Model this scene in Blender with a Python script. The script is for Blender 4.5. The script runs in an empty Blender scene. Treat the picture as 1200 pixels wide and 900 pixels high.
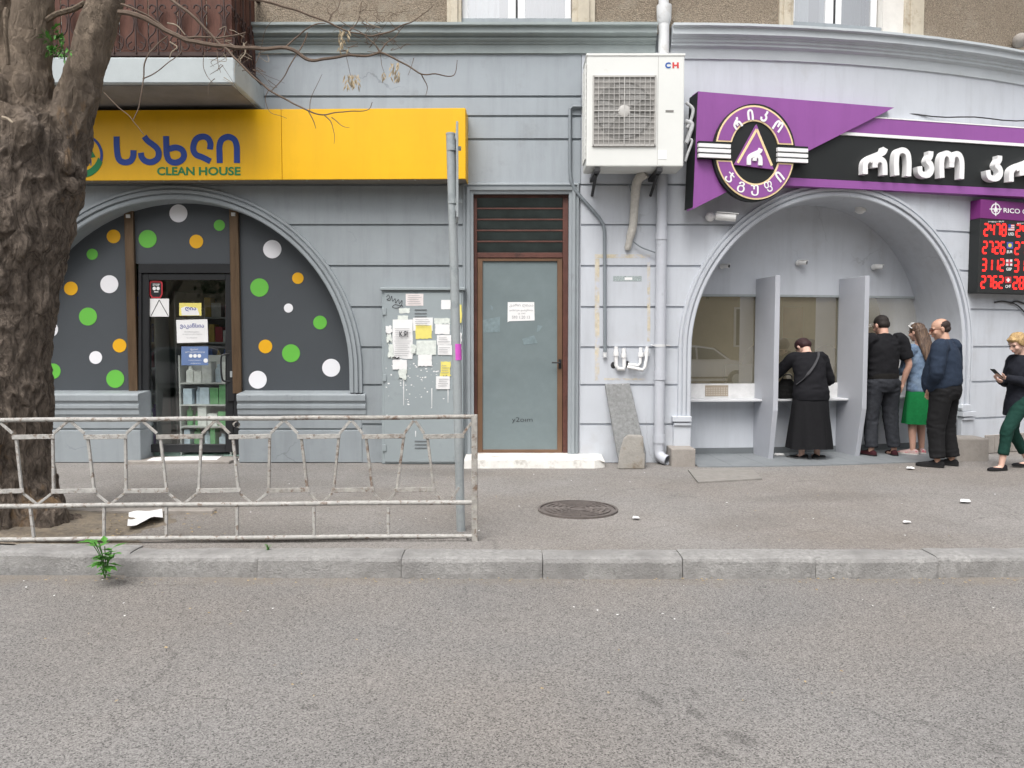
import bpy, bmesh, math, random
from math import sin, cos, pi, radians, sqrt, atan2
from mathutils import Vector, Matrix, noise as mnoise

SC = bpy.context.scene
COL = SC.collection
RND = random.Random(7)

# ------------------------------------------------------------------ camera, sky, sun, exposure
F = 901.0; CX = 600.0; CY = 450.0; H = 1.47
PITCH = math.atan(50.0 / F)
camd = bpy.data.cameras.new('camera'); cam = bpy.data.objects.new('camera', camd); COL.objects.link(cam)
camd.sensor_width = 36.0; camd.lens = 36.0 * F / 1200.0
camd.clip_start = 0.05; camd.clip_end = 1500
cam.location = (0, 0, H); cam.rotation_euler = (pi / 2 - PITCH, 0, 0)
SC.camera = cam

w = bpy.data.worlds.new('World'); SC.world = w; w.use_nodes = True
nt = w.node_tree; nt.nodes.clear()
wo = nt.nodes.new('ShaderNodeOutputWorld'); bg = nt.nodes.new('ShaderNodeBackground')
sky = nt.nodes.new('ShaderNodeTexSky'); sky.sky_type = 'NISHITA'; sky.sun_disc = False
SUN_EL, SUN_AZ = radians(58), radians(200)
sky.sun_elevation = SUN_EL; sky.sun_rotation = SUN_AZ
sky.air_density = 1.0; sky.dust_density = 5.0; sky.ozone_density = 1.0
hs = nt.nodes.new('ShaderNodeHueSaturation'); hs.inputs['Saturation'].default_value = 0.22
nt.links.new(sky.outputs[0], hs.inputs['Color']); nt.links.new(hs.outputs[0], bg.inputs['Color'])
nt.links.new(bg.outputs[0], wo.inputs['Surface']); bg.inputs['Strength'].default_value = 0.13
sl = bpy.data.lights.new('sun', 'SUN'); sl.energy = 1.2; sl.angle = radians(36); sl.color = (1.0, 0.97, 0.93)
sun = bpy.data.objects.new('sun', sl); COL.objects.link(sun)
# sun_rotation is clockwise from +Y seen from above
sd = Vector((sin(SUN_AZ) * cos(SUN_EL), cos(SUN_AZ) * cos(SUN_EL), sin(SUN_EL)))
sun.rotation_euler = (-sd).to_track_quat('-Z', 'Y').to_euler(); sun.location = (0, -6, 12)
SC.view_settings.view_transform = 'Standard'; SC.view_settings.look = 'None'
SC.view_settings.exposure = 0.85; SC.view_settings.gamma = 1.0; SC.view_settings.use_curve_mapping = False
SC.cycles.max_bounces = 7; SC.cycles.transparent_max_bounces = 8

# ------------------------------------------------------------------ measuring helpers
def ray(px, py):
    u = (px - CX) / F; v = (CY - py) / F
    return Vector((u, cos(PITCH) + v * sin(PITCH), -sin(PITCH) + v * cos(PITCH)))
def at(px, py, Y):
    d = ray(px, py); t = Y / d.y
    return Vector((d.x * t, Y, H + d.z * t))
def gnd(px, py, z=0.0):
    d = ray(px, py); t = (z - H) / d.z
    return Vector((d.x * t, d.y * t, z))
D = 9.3; S0 = 1.9; R = 12.5
def W(s, o, z):
    """a point of the facade: s metres along it, o out towards the street, z up (straight, then a rounded corner)"""
    if s <= S0: return Vector((s, D - o, z))
    th = (s - S0) / R; r = R + o
    return Vector((S0 + r * sin(th), D + R - r * cos(th), z))
def sz(px, py, o=0.0):
    d = ray(px, py); t = (D - o) / d.y
    if d.x * t <= S0: return d.x * t, H + d.z * t
    ax, ay = -S0, -(D + R); a = d.x ** 2 + d.y ** 2; b = 2 * (ax * d.x + ay * d.y); c = ax * ax + ay * ay - (R + o) ** 2
    t = (-b - sqrt(max(0, b * b - 4 * a * c))) / (2 * a)
    x, y = d.x * t, d.y * t
    return S0 + R * atan2(x - S0, D + R - y), H + d.z * t
class Plane:
    """an upright plane: t metres along it, o out towards the street, z up"""
    def __init__(s, x, y, deg=0.0):
        a = radians(deg); s.p = Vector((x, y, 0)); s.u = Vector((cos(a), sin(a), 0)); s.n = Vector((sin(a), -cos(a), 0))
    def tz(s, px, py, o=0.0):
        d = ray(px, py); q = s.p + s.n * o
        t = q.dot(s.n) / d.dot(s.n); X = d * t
        return (X - q).dot(s.u), H + X.z
    def pt(s, t, z, o=0.0):
        q = s.p + s.u * t + s.n * o; return Vector((q.x, q.y, z))
FL = Plane(0, D, 0)

# ------------------------------------------------------------------ things, parts, meshes
ORG = {}
def props(o, label=None, cat=None, group=None, kind=None):
    if label: o['label'] = label
    if cat: o['category'] = cat
    if group: o['group'] = group
    if kind: o['kind'] = kind
    return o
def thing(name, label, cat, loc, group=None, kind=None):
    o = bpy.data.objects.new(name, None); COL.objects.link(o); o.location = loc; o.empty_display_size = 0.2
    ORG[o.name] = Vector(loc)
    return props(o, label, cat, group, kind)
class MB:
    def __init__(s): s.v = []; s.f = []; s.m = []; s.mi = 0
    def add(s, vs, fs):
        n = len(s.v); s.v += [Vector(v) for v in vs]
        for f in fs: s.f.append([i + n for i in f]); s.m.append(s.mi)
        return s
    def bx(s, x0, x1, y0, y1, z0, z1, M=None):
        vs = [Vector((x, y, z)) for z in (z0, z1) for y in (y0, y1) for x in (x0, x1)]
        if M is not None: vs = [M @ v for v in vs]
        return s.add(vs, [(0, 2, 3, 1), (4, 5, 7, 6), (0, 1, 5, 4), (2, 6, 7, 3), (0, 4, 6, 2), (1, 3, 7, 5)])
    def tube(s, pts, rad, n=8, cap=True, side=None, flat=1.0):
        """rings round a path; rad one number, or a list of numbers or (side, other) pairs"""
        pts = [Vector(p) for p in pts]; k = len(pts)
        if not isinstance(rad, (list, tuple)): rad = [rad] * k
        vs = []; prev = None
        for i, p in enumerate(pts):
            t = (pts[min(i + 1, k - 1)] - pts[max(i - 1, 0)])
            if t.length < 1e-9: t = Vector((0, 0, 1))
            t.normalize()
            ref = Vector(side) if side is not None else (prev if prev is not None else (Vector((1, 0, 0)) if abs(t.x) < .9 else Vector((0, 1, 0))))
            a = ref - t * ref.dot(t)
            if a.length < 1e-6: a = t.orthogonal()
            a.normalize(); b = t.cross(a); prev = a
            r = rad[i]; ra, rb = r if isinstance(r, (list, tuple)) else (r, r * flat)
            for j in range(n):
                q = 2 * pi * j / n; vs.append(p + a * (ra * cos(q)) + b * (rb * sin(q)))
        fs = []
        for i in range(k - 1):
            for j in range(n):
                j2 = (j + 1) % n; fs.append((i * n + j, i * n + j2, (i + 1) * n + j2, (i + 1) * n + j))
        if cap:
            fs.append(tuple(range(n))[::-1]); fs.append(tuple((k - 1) * n + j for j in range(n)))
        return s.add(vs, fs)
    def ell(s, c, r, M=None, nu=16, nv=10):
        c = Vector(c); vs = []; fs = []
        for i in range(1, nv):
            ph = pi * i / nv
            for j in range(nu):
                q = 2 * pi * j / nu; v = Vector((r[0] * sin(ph) * cos(q), r[1] * sin(ph) * sin(q), r[2] * cos(ph)))
                vs.append(c + (M @ v if M is not None else v))
        top = Vector((0, 0, r[2])); vs.append(c + (M @ top if M is not None else top)); vs.append(c - (M @ top if M is not None else top))
        T = len(vs) - 2
        for i in range(nv - 2):
            for j in range(nu):
                j2 = (j + 1) % nu; fs.append((i * nu + j, (i + 1) * nu + j, (i + 1) * nu + j2, i * nu + j2))
        for j in range(nu):
            j2 = (j + 1) % nu; fs.append((T, j, j2)); fs.append((T + 1, (nv - 2) * nu + j2, (nv - 2) * nu + j))
        return s.add(vs, fs)
    def prism(s, P, poly, o0, o1, px=True):
        """polygon (pixels seen on the plane's face at o1, or plane metres) from depth o0 to o1"""
        tz = [P.tz(a, b, o1) for a, b in poly] if px else poly
        n = len(tz); vs = [P.pt(t, z, o1) for t, z in tz] + [P.pt(t, z, o0) for t, z in tz]
        fs = [tuple(range(n)), tuple(range(2 * n - 1, n - 1, -1))]
        for i in range(n): j = (i + 1) % n; fs.append((i, i + n, j + n, j))
        return s.add(vs, fs)
    def rect(s, P, x0, y0, x1, y1, o0, o1):
        return s.prism(P, [(x0, y0), (x1, y0), (x1, y1), (x0, y1)], o0, o1)
    def build(s, name, mat, parent=None, label=None, cat=None, group=None, kind=None, smooth=False, bevel=0, weld=False, seg=1):
        org = ORG[parent.name] if parent is not None else Vector((0, 0, 0))
        me = bpy.data.meshes.new(name); me.from_pydata([v - org for v in s.v], [], s.f)
        mats = mat if isinstance(mat, (list, tuple)) else [mat]
        for m in mats: me.materials.append(m)
        if len(mats) > 1: me.polygons.foreach_set('material_index', s.m)
        bm = bmesh.new(); bm.from_mesh(me)
        if weld: bmesh.ops.remove_doubles(bm, verts=bm.verts, dist=1e-5)
        bmesh.ops.recalc_face_normals(bm, faces=bm.faces)
        if bevel:
            es = [e for e in bm.edges if len(e.link_faces) == 2 and e.calc_face_angle(0) > 0.6]
            bmesh.ops.bevel(bm, geom=es, offset=bevel, segments=seg, affect='EDGES', profile=.6, clamp_overlap=True)
        bm.to_mesh(me); bm.free()
        if smooth: me.shade_smooth(); me.set_sharp_from_angle(angle=.95)
        o = bpy.data.objects.new(name, me); COL.objects.link(o)
        if parent is not None: o.parent = parent
        ORG[o.name] = org
        if parent is None: pass
        return props(o, label, cat, group, kind)
def solo(mb, name, mat, label, cat, loc=None, **k):
    """a thing that is one mesh, with its origin at its base"""
    if loc is None:
        xs = [v.x for v in mb.v]; ys = [v.y for v in mb.v]; zs = [v.z for v in mb.v]
        loc = Vector(((min(xs) + max(xs)) / 2, (min(ys) + max(ys)) / 2, min(zs)))
    loc = Vector(loc)
    for v in mb.v: v -= loc
    o = mb.build(name, mat, None, label, cat, **k); o.location = loc; return o
def copy_tree(o, parent=None, off=None):
    c = o.copy(); COL.objects.link(c); c.parent = parent
    if off is not None: c.location = o.location + Vector(off)
    ORG[c.name] = Vector(c.location)
    for ch in o.children: copy_tree(ch, c)
    return c
def remeshed(mb, voxel, smooth=4, disp=None):
    """one continuous surface from overlapping pieces"""
    me = bpy.data.meshes.new('t'); me.from_pydata(mb.v, [], mb.f)
    bm = bmesh.new(); bm.from_mesh(me); bmesh.ops.recalc_face_normals(bm, faces=bm.faces); bm.to_mesh(me); bm.free()
    o = bpy.data.objects.new('t', me); COL.objects.link(o)
    r = o.modifiers.new('r', 'REMESH'); r.mode = 'VOXEL'; r.voxel_size = voxel
    if smooth:
        q = o.modifiers.new('s', 'SMOOTH'); q.factor = .5; q.iterations = smooth
    dg = bpy.context.evaluated_depsgraph_get()
    m2 = bpy.data.meshes.new_from_object(o.evaluated_get(dg))
    out = MB(); nr = [v.normal.copy() for v in m2.vertices]
    vs = [v.co.copy() for v in m2.vertices]
    if disp: vs = [v + n * disp(v, n) for v, n in zip(vs, nr)]
    out.add(vs, [tuple(p.vertices) for p in m2.polygons])
    bpy.data.objects.remove(o); bpy.data.meshes.remove(me); bpy.data.meshes.remove(m2)
    return out
def smooth_path(pts, n=6):
    """Catmull-Rom through the points"""
    P = [Vector(p) for p in pts]; out = []
    for i in range(len(P) - 1):
        a = P[i - 1] if i else P[i] * 2 - P[i + 1]; b = P[i]; c = P[i + 1]; d = P[i + 2] if i + 2 < len(P) else c * 2 - b
        for k in range(n):
            t = k / n; out.append(.5 * ((2 * b) + (c - a) * t + (2 * a - 5 * b + 4 * c - d) * t * t + (3 * b - a - 3 * c + d) * t ** 3))
    out.append(P[-1]); return out

# ------------------------------------------------------------------ materials
def _n(nt, t, **k):
    n = nt.nodes.new(t)
    for a, b in k.items(): setattr(n, a, b)
    return n
def M(name, c, rough=.7, var=.08, scale=3.0, bump=0.0, bscale=60.0, metal=0.0, spec=.4, c2=None, c2amt=.5, c2scale=2.0, c2sharp=.08, stretch=None, emit=None, estr=0, bdist=.01, detail=6, streak=0.0, crack=0.0):
    m = bpy.data.materials.new(name); m.use_nodes = True; nt = m.node_tree; b = nt.nodes['Principled BSDF']
    b.inputs['Roughness'].default_value = rough; b.inputs['Metallic'].default_value = metal; b.inputs['Specular IOR Level'].default_value = spec
    tc = _n(nt, 'ShaderNodeTexCoord'); src = tc.outputs['Object']
    if stretch:
        mp = _n(nt, 'ShaderNodeMapping'); mp.inputs['Scale'].default_value = stretch; nt.links.new(src, mp.inputs[0]); src = mp.outputs[0]
    nz = _n(nt, 'ShaderNodeTexNoise'); nz.inputs['Scale'].default_value = scale; nz.inputs['Detail'].default_value = detail; nz.inputs['Roughness'].default_value = .65
    nt.links.new(src, nz.inputs['Vector'])
    mr = _n(nt, 'ShaderNodeMapRange'); mr.inputs[1].default_value = .3; mr.inputs[2].default_value = .7; nt.links.new(nz.outputs[0], mr.inputs[0])
    mx = _n(nt, 'ShaderNodeMix', data_type='RGBA'); nt.links.new(mr.outputs[0], mx.inputs[0])
    mx.inputs[6].default_value = [x * (1 - var) for x in c] + [1]; mx.inputs[7].default_value = [min(1, x * (1 + var)) for x in c] + [1]
    col = mx.outputs[2]
    if c2 is not None:
        n2 = _n(nt, 'ShaderNodeTexNoise'); n2.inputs['Scale'].default_value = c2scale; n2.inputs['Detail'].default_value = 9; n2.inputs['Roughness'].default_value = .7
        nt.links.new(src, n2.inputs['Vector'])
        r2 = _n(nt, 'ShaderNodeMapRange'); r2.inputs[1].default_value = c2amt - c2sharp; r2.inputs[2].default_value = c2amt + c2sharp; nt.links.new(n2.outputs[0], r2.inputs[0])
        m2 = _n(nt, 'ShaderNodeMix', data_type='RGBA'); nt.links.new(r2.outputs[0], m2.inputs[0]); nt.links.new(col, m2.inputs[6]); m2.inputs[7].default_value = list(c2) + [1]
        col = m2.outputs[2]
    if streak:        # old rain streaks and grime, run down the paint
        mp3 = _n(nt, 'ShaderNodeMapping'); mp3.inputs['Scale'].default_value = (5, 5, .5); nt.links.new(tc.outputs['Object'], mp3.inputs[0])
        n4 = _n(nt, 'ShaderNodeTexNoise'); n4.inputs['Scale'].default_value = 1.4; n4.inputs['Detail'].default_value = 8; n4.inputs['Roughness'].default_value = .7; nt.links.new(mp3.outputs[0], n4.inputs['Vector'])
        r4 = _n(nt, 'ShaderNodeMapRange'); r4.inputs[1].default_value = .48; r4.inputs[2].default_value = .75; r4.inputs[3].default_value = 1.0; r4.inputs[4].default_value = 1 - streak; nt.links.new(n4.outputs[0], r4.inputs[0])
        m4 = _n(nt, 'ShaderNodeMix', data_type='RGBA', blend_type='MULTIPLY'); m4.inputs[0].default_value = 1; nt.links.new(col, m4.inputs[6]); nt.links.new(r4.outputs[0], m4.inputs[7]); col = m4.outputs[2]
    if crack:         # hairline cracks here and there
        nw = _n(nt, 'ShaderNodeTexNoise'); nw.inputs['Scale'].default_value = 2.5; nw.inputs['Detail'].default_value = 6; nt.links.new(tc.outputs['Object'], nw.inputs['Vector'])
        wv = _n(nt, 'ShaderNodeMix', data_type='VECTOR'); wv.inputs[0].default_value = .35; nt.links.new(tc.outputs['Object'], wv.inputs[4]); nt.links.new(nw.outputs['Color'], wv.inputs[5])
        vv = _n(nt, 'ShaderNodeTexVoronoi', feature='DISTANCE_TO_EDGE'); vv.inputs['Scale'].default_value = 1.3; nt.links.new(wv.outputs[1], vv.inputs['Vector'])
        rv = _n(nt, 'ShaderNodeMapRange'); rv.inputs[1].default_value = .002; rv.inputs[2].default_value = .007; rv.inputs[3].default_value = 1 - crack; rv.inputs[4].default_value = 1; nt.links.new(vv.outputs['Distance'], rv.inputs[0])
        nm = _n(nt, 'ShaderNodeTexNoise'); nm.inputs['Scale'].default_value = .9; nt.links.new(tc.outputs['Object'], nm.inputs['Vector'])
        rm = _n(nt, 'ShaderNodeMapRange'); rm.inputs[1].default_value = .56; rm.inputs[2].default_value = .64; nt.links.new(nm.outputs[0], rm.inputs[0])
        m7 = _n(nt, 'ShaderNodeMix', data_type='RGBA', blend_type='MULTIPLY'); nt.links.new(rm.outputs[0], m7.inputs[0]); nt.links.new(col, m7.inputs[6]); nt.links.new(rv.outputs[0], m7.inputs[7]); col = m7.outputs[2]
    nt.links.new(col, b.inputs['Base Color'])
    if bump:
        n3 = _n(nt, 'ShaderNodeTexNoise'); n3.inputs['Scale'].default_value = bscale; n3.inputs['Detail'].default_value = 5
        nt.links.new(src, n3.inputs['Vector']); bp = _n(nt, 'ShaderNodeBump'); bp.inputs['Strength'].default_value = bump; bp.inputs['Distance'].default_value = bdist
        nt.links.new(n3.outputs[0], bp.inputs['Height']); nt.links.new(bp.outputs[0], b.inputs['Normal'])
    if emit:
        b.inputs['Emission Color'].default_value = list(emit) + [1]; b.inputs['Emission Strength'].default_value = estr
    return m
def asphalt(name, dark, light, scale, big, bump=.5, spots=None, tint=None, gutter=0):
    m = bpy.data.materials.new(name); m.use_nodes = True; nt = m.node_tree; b = nt.nodes['Principled BSDF']; L = nt.links
    b.inputs['Roughness'].default_value = .85; b.inputs['Specular IOR Level'].default_value = .25
    tc = _n(nt, 'ShaderNodeTexCoord'); src = tc.outputs['Object']
    vo = _n(nt, 'ShaderNodeTexVoronoi'); vo.inputs['Scale'].default_value = scale; L.new(src, vo.inputs['Vector'])
    sp = _n(nt, 'ShaderNodeSeparateColor'); L.new(vo.outputs['Color'], sp.inputs[0])
    cr = _n(nt, 'ShaderNodeValToRGB'); L.new(sp.outputs[0], cr.inputs[0])
    e = cr.color_ramp.elements; e[0].position = 0; e[0].color = [x for x in dark] + [1]; e[1].position = 1; e[1].color = [min(1, x * 1.25) for x in light] + [1]
    q = e.new(.22); q.color = [a * .45 + c * .55 for a, c in zip(dark, light)] + [1]
    q = e.new(.6); q.color = list(light) + [1]
    nz = _n(nt, 'ShaderNodeTexNoise'); nz.inputs['Scale'].default_value = big; nz.inputs['Detail'].default_value = 8; nz.inputs['Roughness'].default_value = .6; L.new(src, nz.inputs['Vector'])
    mr = _n(nt, 'ShaderNodeMapRange'); mr.inputs[1].default_value = .25; mr.inputs[2].default_value = .75; mr.inputs[3].default_value = .87; mr.inputs[4].default_value = 1.1; L.new(nz.outputs[0], mr.inputs[0])
    mx = _n(nt, 'ShaderNodeMix', data_type='RGBA', blend_type='MULTIPLY'); mx.inputs[0].default_value = 1; L.new(cr.outputs[0], mx.inputs[6]); L.new(mr.outputs[0], mx.inputs[7])
    col = mx.outputs[2]
    nf = _n(nt, 'ShaderNodeTexNoise'); nf.inputs['Scale'].default_value = scale * 1.7; nf.inputs['Detail'].default_value = 4; L.new(src, nf.inputs['Vector'])
    mf = _n(nt, 'ShaderNodeMapRange'); mf.inputs[1].default_value = .3; mf.inputs[2].default_value = .7; mf.inputs[3].default_value = .72; mf.inputs[4].default_value = 1.25; L.new(nf.outputs[0], mf.inputs[0])
    mm = _n(nt, 'ShaderNodeMix', data_type='RGBA', blend_type='MULTIPLY'); mm.inputs[0].default_value = 1; L.new(col, mm.inputs[6]); L.new(mf.outputs[0], mm.inputs[7]); col = mm.outputs[2]
    if tint:
        n5 = _n(nt, 'ShaderNodeTexNoise'); n5.inputs['Scale'].default_value = .55; n5.inputs['Detail'].default_value = 5; L.new(src, n5.inputs['Vector'])
        r5 = _n(nt, 'ShaderNodeMapRange'); r5.inputs[1].default_value = .4; r5.inputs[2].default_value = .68; L.new(n5.outputs[0], r5.inputs[0])
        m5 = _n(nt, 'ShaderNodeMix', data_type='RGBA', blend_type='MULTIPLY'); L.new(r5.outputs[0], m5.inputs[0]); L.new(col, m5.inputs[6]); m5.inputs[7].default_value = list(tint) + [1]; col = m5.outputs[2]
    nw = _n(nt, 'ShaderNodeTexNoise'); nw.inputs['Scale'].default_value = 1.6; nw.inputs['Detail'].default_value = 8; L.new(src, nw.inputs['Vector'])
    wv = _n(nt, 'ShaderNodeMix', data_type='VECTOR'); wv.inputs[0].default_value = .4; L.new(src, wv.inputs[4]); L.new(nw.outputs['Color'], wv.inputs[5])
    vv = _n(nt, 'ShaderNodeTexVoronoi', feature='DISTANCE_TO_EDGE'); vv.inputs['Scale'].default_value = .75; L.new(wv.outputs[1], vv.inputs['Vector'])
    rv = _n(nt, 'ShaderNodeMapRange'); rv.inputs[1].default_value = .001; rv.inputs[2].default_value = .005; rv.inputs[3].default_value = .78; rv.inputs[4].default_value = 1; L.new(vv.outputs['Distance'], rv.inputs[0])
    nm = _n(nt, 'ShaderNodeTexNoise'); nm.inputs['Scale'].default_value = .7; L.new(src, nm.inputs['Vector'])
    rm = _n(nt, 'ShaderNodeMapRange'); rm.inputs[1].default_value = .46; rm.inputs[2].default_value = .58; L.new(nm.outputs[0], rm.inputs[0])
    m7 = _n(nt, 'ShaderNodeMix', data_type='RGBA', blend_type='MULTIPLY'); L.new(rm.outputs[0], m7.inputs[0]); L.new(col, m7.inputs[6]); L.new(rv.outputs[0], m7.inputs[7]); col = m7.outputs[2]
    if gutter:        # tan grit washed along the kerb
        sx_ = _n(nt, 'ShaderNodeSeparateXYZ'); L.new(src, sx_.inputs[0]); ng = _n(nt, 'ShaderNodeTexNoise'); ng.inputs['Scale'].default_value = 3; ng.inputs['Detail'].default_value = 9; ng.inputs['Roughness'].default_value = .7; L.new(src, ng.inputs['Vector'])
        ga = _n(nt, 'ShaderNodeMath', operation='MULTIPLY_ADD'); L.new(ng.outputs[0], ga.inputs[0]); ga.inputs[1].default_value = .9; L.new(sx_.outputs['Y'], ga.inputs[2])
        gr_ = _n(nt, 'ShaderNodeMapRange'); gr_.inputs[1].default_value = gutter; gr_.inputs[2].default_value = gutter + .25; L.new(ga.outputs[0], gr_.inputs[0])
        gm = _n(nt, 'ShaderNodeMix', data_type='RGBA'); gm.inputs[7].default_value = (.215, .185, .15, 1); gk = _n(nt, 'ShaderNodeMath', operation='MULTIPLY'); gk.inputs[1].default_value = .55; L.new(gr_.outputs[0], gk.inputs[0]); L.new(gk.outputs[0], gm.inputs[0]); L.new(col, gm.inputs[6]); col = gm.outputs[2]
    for (sx, sy, ra, rb, rot, k) in (spots or []):     # oil drips and stains with a place of their own
        mp = _n(nt, 'ShaderNodeMapping', vector_type='TEXTURE'); mp.inputs['Location'].default_value = (sx, sy, 0); mp.inputs['Rotation'].default_value = (0, 0, rot); mp.inputs['Scale'].default_value = (ra, rb, 1e3)
        nd = _n(nt, 'ShaderNodeTexNoise'); nd.inputs['Scale'].default_value = 14; L.new(src, nd.inputs['Vector'])
        L.new(src, mp.inputs[0]); ln = _n(nt, 'ShaderNodeVectorMath', operation='LENGTH'); L.new(mp.outputs[0], ln.inputs[0])
        ad = _n(nt, 'ShaderNodeMath', operation='MULTIPLY_ADD'); L.new(nd.outputs[0], ad.inputs[0]); ad.inputs[1].default_value = .9; L.new(ln.outputs['Value'], ad.inputs[2])
        r6 = _n(nt, 'ShaderNodeMapRange'); r6.inputs[1].default_value = 1.0; r6.inputs[2].default_value = 1.5; r6.inputs[3].default_value = k; r6.inputs[4].default_value = 1; L.new(ad.outputs[0], r6.inputs[0])
        m6 = _n(nt, 'ShaderNodeMix', data_type='RGBA', blend_type='MULTIPLY'); m6.inputs[0].default_value = 1; L.new(col, m6.inputs[6]); L.new(r6.outputs[0], m6.inputs[7]); col = m6.outputs[2]
    L.new(col, b.inputs['Base Color'])
    bp = _n(nt, 'ShaderNodeBump'); bp.inputs['Strength'].default_value = bump; bp.inputs['Distance'].default_value = .004; L.new(sp.outputs[1], bp.inputs['Height']); L.new(bp.outputs[0], b.inputs['Normal'])
    return m
def glass(name, tint=(.9, .95, .93), refl=.08, rough=.0, film=0.0, filmcol=(.3, .3, .3)):
    """thin pane: sees through, mirrors the street by Fresnel"""
    m = bpy.data.materials.new(name); m.use_nodes = True; nt = m.node_tree; nt.nodes.clear(); L = nt.links
    out = _n(nt, 'ShaderNodeOutputMaterial'); tr = _n(nt, 'ShaderNodeBsdfTransparent'); tr.inputs[0].default_value = list(tint) + [1]
    gl = _n(nt, 'ShaderNodeBsdfGlossy'); gl.inputs['Roughness'].default_value = rough; gl.inputs[0].default_value = (1, 1, 1, 1)
    fr = _n(nt, 'ShaderNodeFresnel'); fr.inputs[0].default_value = 1.5
    ad = _n(nt, 'ShaderNodeMath', operation='ADD', use_clamp=True); L.new(fr.outputs[0], ad.inputs[0]); ad.inputs[1].default_value = refl
    mx = _n(nt, 'ShaderNodeMixShader'); L.new(ad.outputs[0], mx.inputs[0]); L.new(tr.outputs[0], mx.inputs[1]); L.new(gl.outputs[0], mx.inputs[2])
    last = mx.outputs[0]
    if film:  # diffuse layer: window film tint plus room brightness put into its colour
        df = _n(nt, 'ShaderNodeBsdfDiffuse'); df.inputs[0].default_value = list(filmcol) + [1]; m2 = _n(nt, 'ShaderNodeMixShader'); m2.inputs[0].default_value = film
        L.new(last, m2.inputs[1]); L.new(df.outputs[0], m2.inputs[2]); last = m2.outputs[0]
    L.new(last, out.inputs[0]); return m

GREY = M('grey_blue_plaster_paint', (.285, .315, .335), .6, .07, 1.2, .10, 90, c2=(.25, .275, .29), c2amt=.62, c2scale=1.6, streak=.16, crack=.22)
GREY_UP = M('grey_frieze_paint', (.325, .36, .39), .6, .06, 1.0, .10, 90, c2=(.28, .305, .325), c2amt=.64, c2scale=2.2, streak=.14, crack=.25)
LILAC = M('pale_lilac_plaster_paint', (.52, .547, .59), .6, .05, 1.1, .10, 90, c2=(.48, .495, .525), c2amt=.63, c2scale=1.8, streak=.13, crack=.16)
CORN_L = M('weathered_cornice_paint', (.30, .34, .34), .7, .12, 2.5, .2, 60, c2=(.33, .25, .17), c2amt=.70, c2scale=1.3, c2sharp=.05)
CORN_R = M('pale_cornice_paint', (.50, .535, .56), .65, .06, 2.5, .15, 60, c2=(.40, .42, .42), c2amt=.66, c2scale=2)
PEBBLE = M('brown_pebbledash', (.25, .205, .155), .95, .55, 70, 1.0, 75, c2=(.33, .29, .23), c2amt=.6, c2scale=2, bdist=.02)
CREAM = M('dirty_cream_trim', (.50, .45, .36), .8, .15, 4, .3, 50, c2=(.30, .24, .17), c2amt=.6, c2scale=5)
PVC = M('white_window_plastic', (.80, .81, .82), .4, .02)
CHAR = M('charcoal_panel', (.062, .070, .079), .5, .05, 2, .05, 200)
DWHITE = M('white_vinyl', (.80, .80, .83), .5, .02); DGREEN = M('green_vinyl', (.13, .46, .06), .5, .03); DYEL = M('orange_vinyl', (.76, .40, .01), .5, .03)
BRONZE = M('bronze_mullion', (.15, .10, .062), .35, .25, 4, metal=.5, stretch=(6, 6, .6))
BLACKAL = M('black_aluminium', (.018, .019, .021), .4, .1, 5)
RUSTFR = M('red_brown_door_frame', (.105, .042, .032), .5, .25, 6, .15, 80, c2=(.055, .025, .02), c2amt=.6, c2scale=8)
BROWNAL = M('brown_door_leaf', (.15, .085, .05), .45, .15, 3)
FROST = M('frosted_blue_glass', (.19, .232, .24), .13, .14, 1.3, c2=(.16, .198, .207), c2amt=.54, c2scale=1.2, c2sharp=.15, spec=.5)
LOUV = M('louvre_glass', (.035, .048, .046), .3, .3, 4, spec=.4)
YEL = M('yellow_sign_panel', (.78, .43, .003), .4, .05, 1.5, streak=.07)
YELEDGE = M('sign_soffit_metal', (.22, .20, .17), .6, .1)
BLUE = M('blue_letters', (.010, .050, .29), .45, .04); GRN = M('green_letters', (.012, .20, .06), .45, .04)
PURP = M('purple_sign_panel', (.27, .085, .31), .42, .06, 2, streak=.10); PURPD = M('deep_purple_panel', (.17, .022, .16), .45, .04)
SBLACK = M('black_sign_panel', (.012, .014, .014), .5, .1); SWHITE = M('white_sign_letters', (.82, .82, .82), .4, .02); CREAML = M('cream_outline', (.85, .66, .38), .5, .02)
ACW = M('air_conditioner_enamel', (.69, .70, .675), .4, .03, 2, c2=(.58, .57, .53), c2amt=.7, c2scale=5)
ACG = M('grille_grey', (.46, .45, .43), .5, .08); ACD = M('fan_dark', (.19, .185, .175), .6, .2)
DARK = M('dark_metal', (.03, .03, .032), .5, .2, 8); GALV = M('galvanised_steel', (.36, .39, .40), .45, .2, 9, .1, 40, metal=.08, c2=(.28, .31, .32), c2amt=.55, c2scale=9)
PIPE = M('grey_lilac_pipe_paint', (.48, .50, .545), .5, .05, 3, c2=(.36, .37, .40), c2amt=.68, c2scale=6); PIPEW = M('dirty_white_pipe', (.62, .63, .64), .5, .06, 3, c2=(.45, .44, .42), c2amt=.62, c2scale=6)
CONDUIT = M('grey_conduit', (.20, .225, .245), .5, .1, 6); PPR = M('white_plastic_pipe', (.80, .80, .80), .4, .03)
INSUL = M('pipe_insulation', (.50, .48, .44), .7, .15, 20, .5, 30)
STONE = M('grey_stone_slab', (.22, .225, .225), .85, .25, 25, .4, 40, c2=(.50, .50, .48), c2amt=.66, c2scale=6, c2sharp=.03)
CONC = M('stained_concrete', (.30, .285, .26), .9, .2, 8, .5, 50, c2=(.17, .14, .105), c2amt=.57, c2scale=4)
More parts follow.
